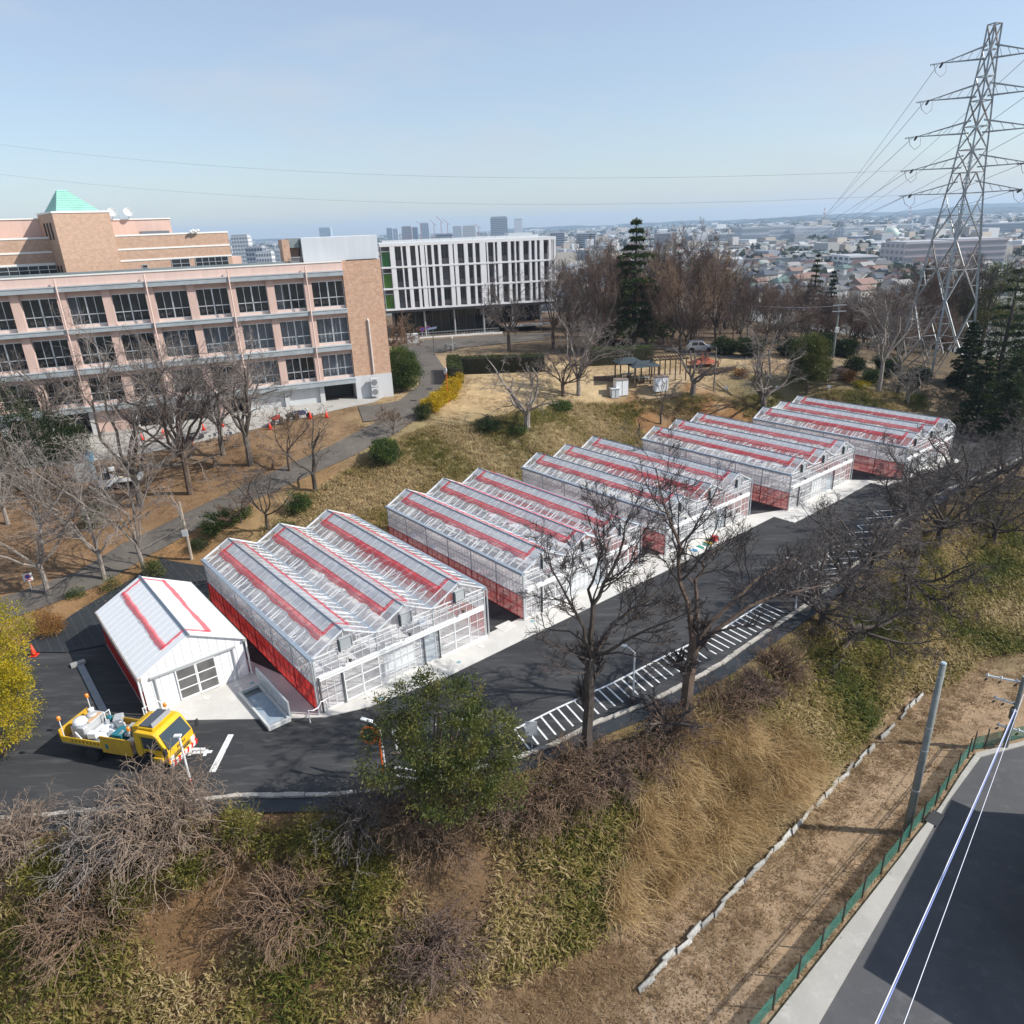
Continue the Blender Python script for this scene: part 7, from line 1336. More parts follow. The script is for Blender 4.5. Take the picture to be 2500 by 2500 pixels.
# hedges
def hedge(a, b_, w_, h, label, seed, m=lf_hedge):
    a, b_ = site(*a), site(*b_); d = b_-a; L_ = d.length; o = empty('hedge', a, math.atan2(d.y, d.x)); tag(o, label, 'hedge'); g = np.random.default_rng(seed); N = int(L_*(w_+2*h)*130); f = g.random(N); x = g.uniform(0, L_, N); P = np.zeros((N, 3)); D = np.zeros((N, 3)); s1 = f < h/(w_+2*h); s2 = (f >= h/(w_+2*h)) & (f < 2*h/(w_+2*h)); s3 = ~(s1 | s2); z = g.uniform(0, h, N); y = g.uniform(-w_/2, w_/2, N)
    P[:, 0] = x; P[s1] = np.stack([x[s1], np.full(s1.sum(), -w_/2), z[s1]], 1); D[s1] = (0, -1, .3); P[s2] = np.stack([x[s2], np.full(s2.sum(), w_/2), z[s2]], 1); D[s2] = (0, 1, .3); P[s3] = np.stack([x[s3], y[s3], np.full(s3.sum(), h)], 1); D[s3] = (0, 0, 1); P += g.normal(0, .06, P.shape); P[:, 2] += d.z*(P[:, 0]/L_)
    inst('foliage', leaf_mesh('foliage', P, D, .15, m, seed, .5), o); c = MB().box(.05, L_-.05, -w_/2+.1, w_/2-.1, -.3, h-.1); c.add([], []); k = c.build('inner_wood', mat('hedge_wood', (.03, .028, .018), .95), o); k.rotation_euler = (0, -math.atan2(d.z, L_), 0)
hedge((1105,912), (1330,905), 1.6, 2.0, 'long clipped dark hedge in front of the hall forecourt', 551); hedge((1440,892), (1590,884), 1.6, 2.1, 'clipped green hedge right of the tall pale tree', 552, lf_mid); hedge((1115,940), (1108,905), 1.5, 2.0, 'short return of the dark hedge beside the path', 553)
bush((1495,855), 4.2, 1.5, 'low dark spreading shrub behind the right hedge', lf_dark, 554, .2, .8, UB)
# park evergreens
crown_tree((1970,962), (1970,815), 'rounded golden-green evergreen in the park left of the pylon', lf_olive, [(0, 0, .60, .30, .30, .34), (.08, 0, .45, .24, .24, .22), (-.12, 0, .42, .22, .22, .2), (0, 0, .82, .18, .18, .17)], 420, 85, .28, .2, 561, .15)
PB = 'bushes among the park trees'
for k, (q, w_, h, lb, m_) in enumerate((((1830,870),3.6,2.4,'dark evergreen bush behind the tall pruned tree',lf_dark),((1770,865),3.6,2.2,'dark evergreen bush right of the silver car',lf_dark),((2085,905),2.2,1.7,'dark round bush left of the pale smooth trunk',lf_dark),((2125,935),1.8,1.5,'bright yellow-green shrub beside the pale smooth trunk',lf_mid),((2100,945),1.4,.6,'low yellow plant before the pale trunks',lf_gold),((2240,935),3.0,2.0,'dark bush below the pylon',lf_dark),((2060,870),3.2,2.6,'dark evergreen bush at the edge of the wood',lf_dark),((2010,860),3.4,2.8,'dark evergreen bush behind the rounded golden evergreen',lf_dark),((1930,870),3.2,2.4,'dark evergreen bush left of the rounded golden evergreen',lf_dark),((1810,920),1.2,.9,'rust-coloured grass tuft in the park bed',lf_org),((2070,930),1.2,1.1,'buff grass tuft beside the raised beds',lf_org),((2160,915),3.0,2.6,'dark evergreen bush between the pale trunks and the pylon',lf_dark))): bush(q, w_, h, lb, m_, 570+k, .17, .8, PB, sig=.22)
# cedar and conifers
def conifer(q, top, label, seed, m=lf_cedar, width=.24, tiers=17, leaf=.32, base=None, group=None, low=.18, per=1.0, ragged=.25):
    b_ = base or site(*q); H = top_z(b_, *top)-b_.z; o = empty('conifer', b_); tag(o, label, 'tree', group); g = np.random.default_rng(seed); P = []; D = []; w = MB(); w.tube([(0, 0, -.5), (0, 0, H*.5), (0, 0, H*.98)], [H*.022, H*.014, .03], 8)
    for t in range(tiers):
        f = low+(1-low)*t/tiers; z = H*f; R_ = H*width*(1-f)**.75*g.uniform(1-ragged, 1.1); nb = int(9-3*f)
        for k in range(nb):
            a = g.uniform(0, 6.283); L_ = R_*g.uniform(.7, 1.12); n_ = int((26+60*L_/(H*width))*per); u = g.random(n_)**.7; sd = np.array((-math.sin(a), math.cos(a), 0)); di = np.array((math.cos(a), math.sin(a), 0)); sp = g.normal(0, .16, n_)*L_*(1.1-u*.7); zc = z+.10*L_*np.sin(u*3.0)-.10*L_*u**2+g.normal(0, .07, n_)*H*.035
            P.append(np.outer(u*L_, di)+np.outer(sp, sd)+np.stack([0*zc, 0*zc, zc], 1)); D.append(np.tile(di, (n_, 1))+np.outer(np.sign(sp), sd)*.6+np.array((0, 0, .1))); w.tube([(0, 0, z-.1), tuple(di*L_*.9+np.array((0, 0, z-.02)))], [.05*H/12, .015], 4)
    P = np.concatenate(P); D = np.concatenate(D); D /= np.linalg.norm(D, axis=1, keepdims=True); inst('crown', leaf_mesh('crown', P, D, leaf, m, seed, .34), o); w.build('trunk', bk_dark, o); return o
cb = Vector((at_y(1548, 800, 107).x, 107, hz(at_y(1548, 800, 107).x, 107)))
conifer(None, (1552, 522), 'tall dark cedar with layered boughs rising above the bare wood', 601, base=cb, width=.33, tiers=15, leaf=.5, per=2.6, low=.12, ragged=.45)
DG = 'dark evergreens at the right edge'
def far_base(x, y, Y): d = ray(x, y); X = d.x/d.y*Y; return Vector((X, Y, hz(X, Y)))
for k, (x, top, Y, lb) in enumerate(((2440,640,88,'tallest dark evergreen right of the pylon'),(2360,780,93,'dark evergreen in front of the pylon foot'),(2490,690,84,'dark evergreen cut by the right edge'),(2410,850,80,'dark low evergreen below the pylon at right'),(2480,860,76,'dark evergreen nearest the farthest greenhouse at right'),(2545,640,92,'dark evergreen just beyond the right edge'))): conifer(None, (x, top), lb, 610+k, m=lf_dark, base=far_base(x, 900, Y), width=.34, tiers=16, leaf=.38, per=1.3, low=.02, group=DG, ragged=.4)
crown_tree(None, (2395,640), 'broad green-gold evergreen behind the pylon at right', lf_olive, [(0, 0, .62, .30, .30, .32), (-.2, 0, .5, .22, .22, .25), (.2, 0, .55, .24, .24, .25), (.05, 0, .85, .16, .16, .14), (0, 0, .3, .3, .3, .2)], 300, 55, .45, .36, 620, .3, base=far_base(2395, 850, 132), group=DG)
crown_tree(None, (2290,690), 'green evergreen seen through the pylon legs', lf_mid, [(0, 0, .62, .30, .30, .32), (-.2, 0, .5, .22, .22, .25), (.2, 0, .45, .24, .24, .25)], 200, 50, .45, .36, 621, .3, base=far_base(2310, 850, 140), group=DG)
for k, (x, top, lb) in enumerate(((1978,612,'thin dark conifer tip rising from the middle of the wood'),(2240,640,'dark conifer in the wood left of the pylon'),(2020,655,'small dark conifer right of the thin conifer tip'))): conifer(None, (x, top), lb, 630+k, m=lf_dark, base=far_base(x, 800, 138), width=.16, tiers=13, leaf=.4, per=.7, group='conifers within the wood')
LG = 'dark evergreens at the far left'
crown_tree((40,1190), (20,905), 'dark evergreen tree before the far-left classrooms', lf_dark, [(0, 0, .55, .32, .32, .36), (.18, 0, .42, .25, .25, .25), (-.2, 0, .45, .25, .25, .28), (.05, 0, .2, .35, .3, .2)], 260, 60, .36, .2, 641, .22, group=LG); crown_tree((160,1125), (140,1010), 'smaller dark evergreen right of the far-left one', lf_dark, [(0, 0, .5, .4, .4, .45), (.25, 0, .4, .3, .3, .3)], 150, 55, .3, .18, 642, .14, group=LG)

# ------------------------------------------------------------------ ground cover
def gn_scatter(name, label, pts, size, dry, srcs, cat, sweep=None):
    """one object: small plants placed on points, each point with its own turn, size and dryness"""
    N = len(pts); me = bpy.data.meshes.new(name); me.vertices.add(N); me.vertices.foreach_set('co', np.asarray(pts, np.float32).ravel()); g = np.random.default_rng(N)
    for nm, arr in (('size', size), ('turn', g.uniform(0, 6.283, N) if sweep is None else g.normal(sweep, .55, N)), ('dry', dry)): a = me.attributes.new(nm, 'FLOAT', 'POINT'); a.data.foreach_set('value', np.asarray(arr, np.float32))
    o = inst(name, me); tag(o, label, cat, kind='stuff'); ng = bpy.data.node_groups.new(name, 'GeometryNodeTree'); ng.interface.new_socket('Geometry', in_out='INPUT', socket_type='NodeSocketGeometry'); ng.interface.new_socket('Geometry', in_out='OUTPUT', socket_type='NodeSocketGeometry'); n = ng.nodes; l = ng.links
    gi = n.new('NodeGroupInput'); go = n.new('NodeGroupOutput'); ip = n.new('GeometryNodeInstanceOnPoints'); jn = n.new('GeometryNodeJoinGeometry')
    for s_ in srcs[::-1]: ob = bpy.data.objects.new(s_.name, s_); oi = n.new('GeometryNodeObjectInfo'); oi.inputs['Object'].default_value = ob; oi.inputs['As Instance'].default_value = True; l.new(oi.outputs['Geometry'], jn.inputs[0])
    def na(nm): q = n.new('GeometryNodeInputNamedAttribute'); q.data_type = 'FLOAT'; q.inputs['Name'].default_value = nm; return q.outputs['Attribute']
    cx = n.new('ShaderNodeCombineXYZ'); l.new(na('turn'), cx.inputs['Z']); er = n.new('FunctionNodeEulerToRotation'); l.new(cx.outputs[0], er.inputs[0]); l.new(er.outputs[0], ip.inputs['Rotation']); l.new(na('size'), ip.inputs['Scale']); ip.inputs['Pick Instance'].default_value = True
    rv = n.new('FunctionNodeRandomValue'); rv.data_type = 'INT'; rv.inputs['Min'].default_value = 0 if 'Min' in rv.inputs else 0
    for s_ in rv.inputs:
        if s_.type == 'INT' and s_.name == 'Max': s_.default_value = len(srcs)-1
        if s_.type == 'INT' and s_.name == 'Min': s_.default_value = 0
    out = [q for q in rv.outputs if q.type == 'INT'][0]; l.new(out, ip.inputs['Instance Index']); l.new(gi.outputs[0], ip.inputs['Points']); l.new(jn.outputs[0], ip.inputs['Instance']); l.new(ip.outputs[0], go.inputs[0])
    md = o.modifiers.new('scatter', 'NODES'); md.node_group = ng; return o
def blade_mat(name, cols, transl=.35):
    m = bpy.data.materials.new(name); m.use_nodes = True; n = m.node_tree.nodes; l = m.node_tree.links; p = n['Principled BSDF']; p.inputs['Roughness'].default_value = .6; p.inputs['Specular IOR Level'].default_value = .25
    a = n.new('ShaderNodeAttribute'); a.attribute_type = 'INSTANCER'; a.attribute_name = 'dry'; b = n.new('ShaderNodeAttribute'); b.attribute_name = 'tint'; s_ = n.new('ShaderNodeMath'); s_.operation = 'MULTIPLY_ADD'; s_.inputs[1].default_value = .35; l.new(b.outputs['Fac'], s_.inputs[0]); s2 = n.new('ShaderNodeMath'); s2.operation = 'ADD'; s2.inputs[1].default_value = -.17; l.new(a.outputs['Fac'], s2.inputs[0]); l.new(s2.outputs[0], s_.inputs[2])
    rp = n.new('ShaderNodeValToRGB'); el = rp.color_ramp.elements
    while len(el) < len(cols): el.new(.5)
    for k, c in enumerate(cols): el[k].position = k/(len(cols)-1); el[k].color = tuple(c)+(1,)
    l.new(s_.outputs[0], rp.inputs['Fac']); l.new(rp.outputs['Color'], p.inputs['Base Color']); tl = n.new('ShaderNodeBsdfTranslucent'); l.new(rp.outputs['Color'], tl.inputs['Color']); ms = n.new('ShaderNodeMixShader'); ms.inputs['Fac'].default_value = transl; l.new(p.outputs['BSDF'], ms.inputs[1]); l.new(tl.outputs[0], ms.inputs[2]); l.new(ms.outputs[0], n['Material Output'].inputs['Surface']); return m
sasa_m = blade_mat('bamboo_blade', [(.045, .07, .012), (.11, .125, .022), (.22, .185, .05), (.35, .27, .12), (.50, .39, .22)]); reed_m = blade_mat('reed_blade', [(.26, .175, .08), (.42, .29, .14), (.58, .43, .23), (.70, .55, .33)]); lit_m = blade_mat('litter', [(.12, .075, .035), (.22, .14, .07), (.32, .22, .12), (.42, .31, .19)])
def blades(name, seed, n_, L, W, m, lean=(20, 70), base=.12, h0=(0, .25), segs=3, curl=1.0, bias=0.0):
    r_ = random.Random(seed); b = MB(); tv = []
    for k in range(n_):
        a = r_.uniform(0, 6.283) if r_.random() > bias else r_.gauss(0, .5); el = R(90-r_.uniform(*lean)); d = Vector((math.cos(a)*math.cos(el), math.sin(a)*math.cos(el), math.sin(el))); p = Vector((r_.gauss(0, base), r_.gauss(0, base), r_.uniform(*h0))); s_ = Vector((-math.sin(a), math.cos(a), 0)); Lk = L*r_.uniform(.6, 1.2); w_ = W*r_.uniform(.7, 1.2); vs = []; prof_ = [.35, 1.0, .75, .05] if segs == 3 else [.5, 1, .05]
        for q in range(segs+1): vs += [p-s_*w_*prof_[q]/2, p+s_*w_*prof_[q]/2]; d = (d+Vector((0, 0, -.28*curl))).normalized(); p = p+d*(Lk/segs)
        b.add(vs, [(2*q, 2*q+1, 2*q+3, 2*q+2) for q in range(segs)]); tv += [r_.random()]*len(vs)
    me = b.mesh(name, m); at3 = me.attributes.new('tint', 'FLOAT', 'POINT'); at3.data.foreach_set('value', tv); return me
sasa = [blades('bamboo_tuft', s_, 22, .30, .055, sasa_m, (15, 80), .16, (.0, .38)) for s_ in (1, 2, 3)]; reed = [blades('reed_tuft', s_, 60, 1.25, .020, reed_m, (4, 45), .20, (0, .15), 3, 1.35, .6) for s_ in (4, 5, 6)]; litt = [blades('litter_leaf', s_, 7, .10, .05, lit_m, (60, 90), .22, (.0, .03), 2, .6) for s_ in (7, 8)]; straw = [blades('straw_tuft', s_, 16, .26, .018, lit_m, (20, 85), .14, (0, .05), 2, 1.0) for s_ in (9, 10)]
def in_poly(X, Y, poly):
    ins_ = np.zeros(X.shape, bool); n_ = len(poly); j = n_-1
    for i in range(n_):
        xi, yi = poly[i]; xj, yj = poly[j]; c = ((yi > Y) != (yj > Y)) & (X < (xj-xi)*(Y-yi)/(yj-yi+1e-12)+xi); ins_ ^= c; j = i
    return ins_
def noise2(X, Y, s): return .5+.25*(np.sin(X*1.1*s+1.3*np.sin(Y*.7*s))+np.sin(Y*1.3*s+1.7*np.sin(X*.9*s+2)))
def field(x0, x1, y0, y1, dens, seed): g = np.random.default_rng(seed); N = int((x1-x0)*(y1-y0)*dens); return g.uniform(x0, x1, N), g.uniform(y0, y1, N), g
def put(X, Y, lift=0.0): return np.stack([X, Y, height(X, Y)+lift], 1)
# upper bank: dry bamboo grass
UP = [tuple(site(*q)[:2]) for q in ((640,1290),(740,1215),(830,1165),(900,1115),(985,1065),(1075,1035),(1130,1040),(1250,1010),(1400,985),(1560,980),(1700,968),(1900,962),(2100,956),(2260,965))]
UP += [(52, 86), (47, 83.5), (40, 84.5), (35, 84.8), (26.5, 77.8), (21.7, 78), (13, 70.9), (9.3, 69.6), (.6, 62.6), (-1.4, 60.6), (-10, 53.4), (-12.2, 51.6), (-18, 46.8)]
X, Y, g = field(-25, 54, 44, 92, 22, 1); k = in_poly(X, Y, UP); X, Y = X[k], Y[k]
nz_ = noise2(X, Y, .55); dirt = (np.hypot(X-17, Y-78.6) < 2.6) | (np.hypot(X-25.2, Y-79.6) < 3.2); keep = (~dirt) & (g.random(len(X)) < np.clip((X+24)/7, .15, 1)); X, Y, nz_ = X[keep], Y[keep], nz_[keep]
dry = np.clip(.84-.8*(nz_-.35)+g.normal(0, .12, len(X))-.25*np.clip((X-22)/15, 0, 1)+.15*np.clip((-8-X)/8, 0, 1), .05, 1)
gn_scatter('bamboo_grass', 'dry olive and straw bamboo grass covering the bank behind the greenhouses', put(X, Y), g.uniform(.45, 1.0, len(X)), dry, sasa, 'grass')
# near bank: lush bamboo, reeds and litter by place
def zone(px_list): return [tuple(site(*q)[:2]) for q in px_list]
X, Y, g = field(-45, 62, -8, 72, 30, 2); Z = height(X, Y); sk_ = pl_dist(X, Y, KERB); bank = (sk_ > 1.3) & (Z > LOWER_Z+.12); RE = zone(((1640,1800),(1720,1760),(1800,1750),(1900,1790),(1990,1860),(2010,1930),(1960,2010),(1880,2090),(1800,2250),(1500,2400),(1480,2200),(1560,1980),(1600,1860)))
in_r = in_poly(X, Y, RE); alongx = X; nz_ = noise2(X, Y, .6)
farb = (sk_ > 1.3) & in_poly(X, Y, zone(((2180,1640),(2250,1690),(2310,1680),(2400,1605),(2540,1585),(2540,1250),(2300,1300)))); bank = bank | farb
lush = bank & ~in_r & (X > 1.5) & (g.random(len(X)) < np.clip((sk_-1.6)/1.5, .05, 1)); part = bank & (X <= 1.5) & (nz_ > .40-.25*np.clip((sk_-3.5)/2, 0, 1)) & (g.random(len(X)) < .6)
k = lush | part; d_ = np.where(X > 1.5, .46, .62)-.7*(nz_-.5)+g.normal(0, .14, len(X))+.12*np.clip((sk_-6)/3, 0, 1)
gn_scatter('bank_bamboo', 'lush green and yellow bamboo grass covering the near bank below the car park', put(X[k], Y[k]), (g.uniform(.65, 1.35, len(X))*np.where(X > 1.5, 1, .95))[k], np.clip(d_, .03, .95)[k], sasa, 'grass')
k = bank & in_r & (g.random(len(X)) < .20); gn_scatter('dry_reeds', 'pale tan dry reeds swept over the lower bank', put(X[k], Y[k]), g.uniform(.7, 1.4, len(X))[k], np.clip(.55+.9*(nz_-.5)+g.normal(0, .15, len(X)), 0, 1)[k], reed, 'grass', R(-35))
X, Y, g = field(-45, 62, -8, 72, 30, 3); Z = height(X, Y); sk_ = pl_dist(X, Y, KERB); rd = (X-E0.x)*EN.x+(Y-E0.y)*EN.y; k = (sk_ > 1.2) & (rd < 4.0) & (g.random(len(X)) < np.where(Z < LOWER_Z+.1, .8, .75)); worn = (Z < LOWER_Z+.1) & (np.abs(rd-2.6-.6*np.sin(X*.3)) < .8) & (g.random(len(X)) < .7); k &= ~worn
gn_scatter('straw_cover', 'short dry straw and dead leaves along the lower track and bank', put(X[k], Y[k]), g.uniform(.6, 1.3, len(X))[k], np.clip(g.normal(.55, .25, len(X)), 0, 1)[k], straw+litt, 'litter')
X, Y, g = field(-50, -5, 42, 80, 10, 4); sr_ = -pl_dist(X, Y, REAR); k = (sr_ > .5) & (noise2(X, Y, .8) > .38) & ~in_poly(X, Y, [(-14.5, 76.5), (-22, 70.5), (-32, 66), (-46, 60.5), (-50, 62.5), (-44.8, 68.2), (-13.5, 80.6)]); pth = [(-36, 40.2), (-32.8, 42.8), (-30.1, 45.6), (-28.6, 49.4), (-25.4, 53.5), (-20.9, 58.2), (-15.8, 63.7), (-12.3, 68.8), (-9.9, 73.9)]; k &= np.abs(pl_dist(X, Y, pth)) > 1.45
gn_scatter('leaf_litter', 'brown fallen leaves over the bare earth before the school', put(X[k], Y[k]), g.uniform(.7, 1.4, len(X))[k], np.clip(g.normal(.4, .22, len(X)), 0, 1)[k], litt, 'litter')
X, Y, g = field(-6, 50, 72, 110, 9, 5); k = ~in_poly(X, Y, UP) & (height(X, Y) > 2.2) & (noise2(X, Y, .5) > .42); gn_scatter('dry_lawn', 'thin straw-coloured dry lawn of the park', put(X[k], Y[k]), g.uniform(.5, 1.0, len(X))[k], np.clip(g.normal(.72, .2, len(X)), 0, 1)[k], straw, 'grass')
# bamboo clumps standing along the bare lower-left bank
CB = 'bamboo clumps on the lower-left bank'
lf_bam = leafmat('leaf_bamboo', [(.05, .07, .012), (.12, .13, .02), (.22, .19, .04), (.34, .27, .08)])
for k, (q, w_, h, lb) in enumerate((((590,2060),1.5,1.8,'yellow-green bamboo clump right of the tangled shrub'),((665,2080),1.3,1.2,'low bamboo clump at the bottom, second from the tangled shrub'),((800,2075),1.6,1.7,'bamboo clump left of the foreground evergreen'),((740,2090),1.3,1.2,'low bamboo clump between two taller ones'),((480,2150),1.7,1.5,'bamboo clump below the tangled shrub'),((330,2200),1.8,1.5,'bamboo clump low at the left'),((900,2180),1.8,1.5,'bamboo clump below the foreground evergreen'),((120,2160),1.8,1.6,'bamboo clump below the dry vine mound'))): bush(q, w_, h, lb, lf_bam, 700+k, .16, .8, CB, 'bamboo_clump', 'bamboo', .2, .16)
# ------------------------------------------------------------------ the town on the plain
PZ0 = -22.0
pm_ = mat('plain_ground', (.13, .13, .12), .95, var=.35, scale=.012, obj=False, detail=8)
pl = MB(); pl.add([(-8200, 170, PZ0), (8200, 170, PZ0), (8200, 8200, PZ0), (-8200, 8200, PZ0)], [(0, 1, 2, 3)]); tag(pl.build('town_plain', pm_), kind='structure')
def face_mat(name, rough=.8):
    m = bpy.data.materials.new(name); m.use_nodes = True; n = m.node_tree.nodes; a = n.new('ShaderNodeAttribute'); a.attribute_name = 'paint'; m.node_tree.links.new(a.outputs['Color'], n['Principled BSDF'].inputs['Base Color']); n['Principled BSDF'].inputs['Roughness'].default_value = rough; return m
# individual houses, nearest first
wallc = [(.62, .60, .56), (.70, .69, .67), (.50, .45, .38), (.45, .46, .47), (.66, .58, .48), (.36, .33, .30)]; roofcs = [(.10, .105, .12), (.16, .155, .15), (.22, .13, .10), (.10, .16, .14), (.28, .27, .26), (.07, .08, .10)]
HL = ['white town house with blue-black tiled roof', 'white town house with grey roof', 'tan town house with red-brown roof', 'grey town house with green-grey roof', 'cream town house with pale roof', 'brown town house with dark roof']
hm = []
for k in range(6):
    b = MB(); w_, d_, h = 4.2+.4*(k % 3), 3.6+.3*(k % 2), 5.4+.4*(k % 3); b.cur = 0; b.box(-w_, w_, -d_, d_, 0, h); b.box(w_*.2, w_+1.3, -d_-.9, d_*.2, 0, 3.0); b.cur = 1; e = .55
    if k % 2: b.add([(-w_-e, -d_-e, h), (w_+e, -d_-e, h), (w_+e, d_+e, h), (-w_-e, d_+e, h), (-w_*.45, 0, h+2.0), (w_*.45, 0, h+2.0)], [(0,1,5,4),(1,2,5),(2,3,4,5),(3,0,4),(3,2,1,0)])
    else: b.add([(-w_-e, -d_-e, h), (w_+e, -d_-e, h), (w_+e, d_+e, h), (-w_-e, d_+e, h), (-w_-e, 0, h+2.3), (w_+e, 0, h+2.3)], [(0,1,5,4),(2,3,4,5),(1,2,5),(3,0,4),(3,2,1,0)])
    b.box(w_*.2-.2, w_+1.5, -d_-1.1, d_*.2, 3.0, 3.2); b.cur = 2
    for x in (-w_*.6, -w_*.1, w_*.5): b.box(x-.55, x+.55, -d_-.05, -d_+.02, 3.3, 4.5); 
    b.box(-w_*.7, -w_*.2, -d_-.05, -d_+.02, .6, 2.3); b.box(w_-.02, w_+.05, -d_*.5, d_*.1, 3.3, 4.5)
    hm.append(b.mesh('town_house', [mat('house_wall_%d' % k, wallc[k], .8), mat('house_roof_%d' % k, roofcs[k], .6), mat('house_window', (.05, .06, .075), .2)]))
r = random.Random(41); cells = []
for iy, Y in enumerate(np.arange(400, 1250, 17)):
    for X in np.arange(Y*.07, Y*.78, 15.5): cells.append((X+r.uniform(-3.5, 3.5)+(iy % 2)*7, Y+r.uniform(-4, 4)))
cells = [c for c in cells if not (.30 < c[0]/c[1] < .33 and c[1] < 700)]
blocked = [(.345, .50, 880, 1010), (.46, .545, 640, 760), (.50, .56, 900, 1000), (.60, .80, 560, 760)]
cells = [c for c in cells if not any(a <= c[0]/c[1] <= b_ and y0 <= c[1] <= y1 for a, b_, y0, y1 in blocked)]
cells = [c for c in cells if r.random() < .80]; cells.sort(key=lambda c: c[1]); town = cells[:300]; rest = cells[300:]
for X, Y in town:
    k = r.randrange(6); o = inst('town_house', hm[k], None, (X, Y, PZ0), (0, 0, R(r.choice((0, 90, 180, 270))+r.gauss(20, 6)))); s_ = r.uniform(.85, 1.2); o.scale = (s_, s_, s_*r.uniform(.9, 1.15)); tag(o, HL[k]+' among the distant rooftops', 'house', HL[k]+'s on the plain')
# everything too far to pick apart: one mass of small buildings and tree clumps
g = np.random.default_rng(8); N = 13000; Yv = 450+(g.random(N)**1.35)*5600; Xv = Yv*g.uniform(-.78, .82, N); k = (Yv > 1240) | (Xv/Yv < .05); Xv, Yv = Xv[k], Yv[k]; Xv = np.concatenate([Xv, [c[0] for c in rest]]); Yv = np.concatenate([Yv, [c[1] for c in rest]]); N = len(Xv)
big = g.random(N); w_ = g.uniform(4, 7, N)*np.where(big > .95, 2.0, 1)*np.clip(Yv/1500, 1, 2.2); d_ = g.uniform(3.5, 6, N)*np.where(big > .95, 1.6, 1)*np.clip(Yv/1500, 1, 2.2); h = g.uniform(5, 8.5, N)*np.where(big > .93, g.uniform(1.2, 2.8, N), 1); a = R(20)+g.normal(0, .12, N)+np.pi/2*g.integers(0, 2, N)
ca, sa = np.cos(a), np.sin(a); cx_ = np.stack([-w_, w_, w_, -w_], 1); cy_ = np.stack([-d_, -d_, d_, d_], 1); gxv = Xv[:, None]+cx_*ca[:, None]-cy_*sa[:, None]; gyv = Yv[:, None]+cx_*sa[:, None]+cy_*ca[:, None]
rid = h*np.where(big > .75, 1.02, 1.0)+np.where(big > .75, 0, 2.0); V = np.zeros((N, 10, 3)); V[:, :4, 0] = gxv; V[:, :4, 1] = gyv; V[:, :4, 2] = PZ0; V[:, 4:8, 0] = gxv; V[:, 4:8, 1] = gyv; V[:, 4:8, 2] = PZ0+h[:, None]
V[:, 8, 0] = (gxv[:, 0]+gxv[:, 3])/2; V[:, 8, 1] = (gyv[:, 0]+gyv[:, 3])/2; V[:, 9, 0] = (gxv[:, 1]+gxv[:, 2])/2; V[:, 9, 1] = (gyv[:, 1]+gyv[:, 2])/2; V[:, 8:, 2] = (PZ0+rid)[:, None]
fq = np.array([(0,1,5,4),(1,2,6,5),(2,3,7,6),(3,0,4,7),(4,5,9,8),(6,7,8,9),(5,6,9,9),(7,4,8,8)]); base_i = (np.arange(N)*10)[:, None, None]; F = (fq[None]+base_i).reshape(-1, 4).tolist(); F = [tuple(f) if f[2] != f[3] else tuple(f[:3]) for f in F]
wc_ = np.array([(.46, .45, .43), (.56, .55, .53), (.34, .31, .27), (.30, .32, .35), (.46, .40, .34), (.64, .64, .64)])[g.integers(0, 6, N)]; rc_ = np.array([(.10, .11, .13), (.17, .17, .17), (.22, .14, .11), (.12, .17, .16), (.32, .32, .32), (.45, .46, .47)])[g.integers(0, 6, N)]; rc_ = np.where((big > .75)[:, None], wc_*.7, rc_)
fc = np.concatenate([np.repeat(wc_[:, None], 4, 1), np.repeat(rc_[:, None], 4, 1)], 1).reshape(-1, 3); me = bpy.data.meshes.new('distant_town'); me.from_pydata(V.reshape(-1, 3).tolist(), [], F); at4 = me.attributes.new('paint', 'FLOAT_COLOR', 'FACE'); at4.data.foreach_set('color', np.concatenate([fc, np.ones((len(fc), 1))], 1).ravel().astype(np.float32)); me.materials.append(face_mat('town_paint')); tag(inst('distant_town', me), 'mass of tiny far-off town buildings reaching to the horizon', 'town', kind='stuff')
P = []; T = 900; Yt = 420+(g.random(T)**1.2)*5000; Xt = Yt*g.uniform(-.78, .85, T); Ds = []; Ls = []
for k in range(T):
    s_ = g.uniform(3, 6)*np.clip(Yt[k]/1200, 1, 3); n_ = 26; u = g.normal(0, 1, (n_, 3)); u /= np.linalg.norm(u, axis=1, keepdims=True); u[:, 2] = np.abs(u[:, 2]); P.append(np.array((Xt[k], Yt[k], PZ0+1))+u*np.array((s_*1.6, s_*1.6, s_*1.1))); Ds.append(u)
P = np.concatenate(P); Ds = np.concatenate(Ds); tag(inst('town_trees', leaf_mesh('town_trees', P, Ds, 7.0, leafmat('leaf_far', [(.02, .03, .016), (.035, .045, .022), (.06, .06, .03), (.09, .075, .05)], scale=.01), 9, .9)), 'dark clumps of far-off trees dotted through the town', 'trees', kind='stuff')
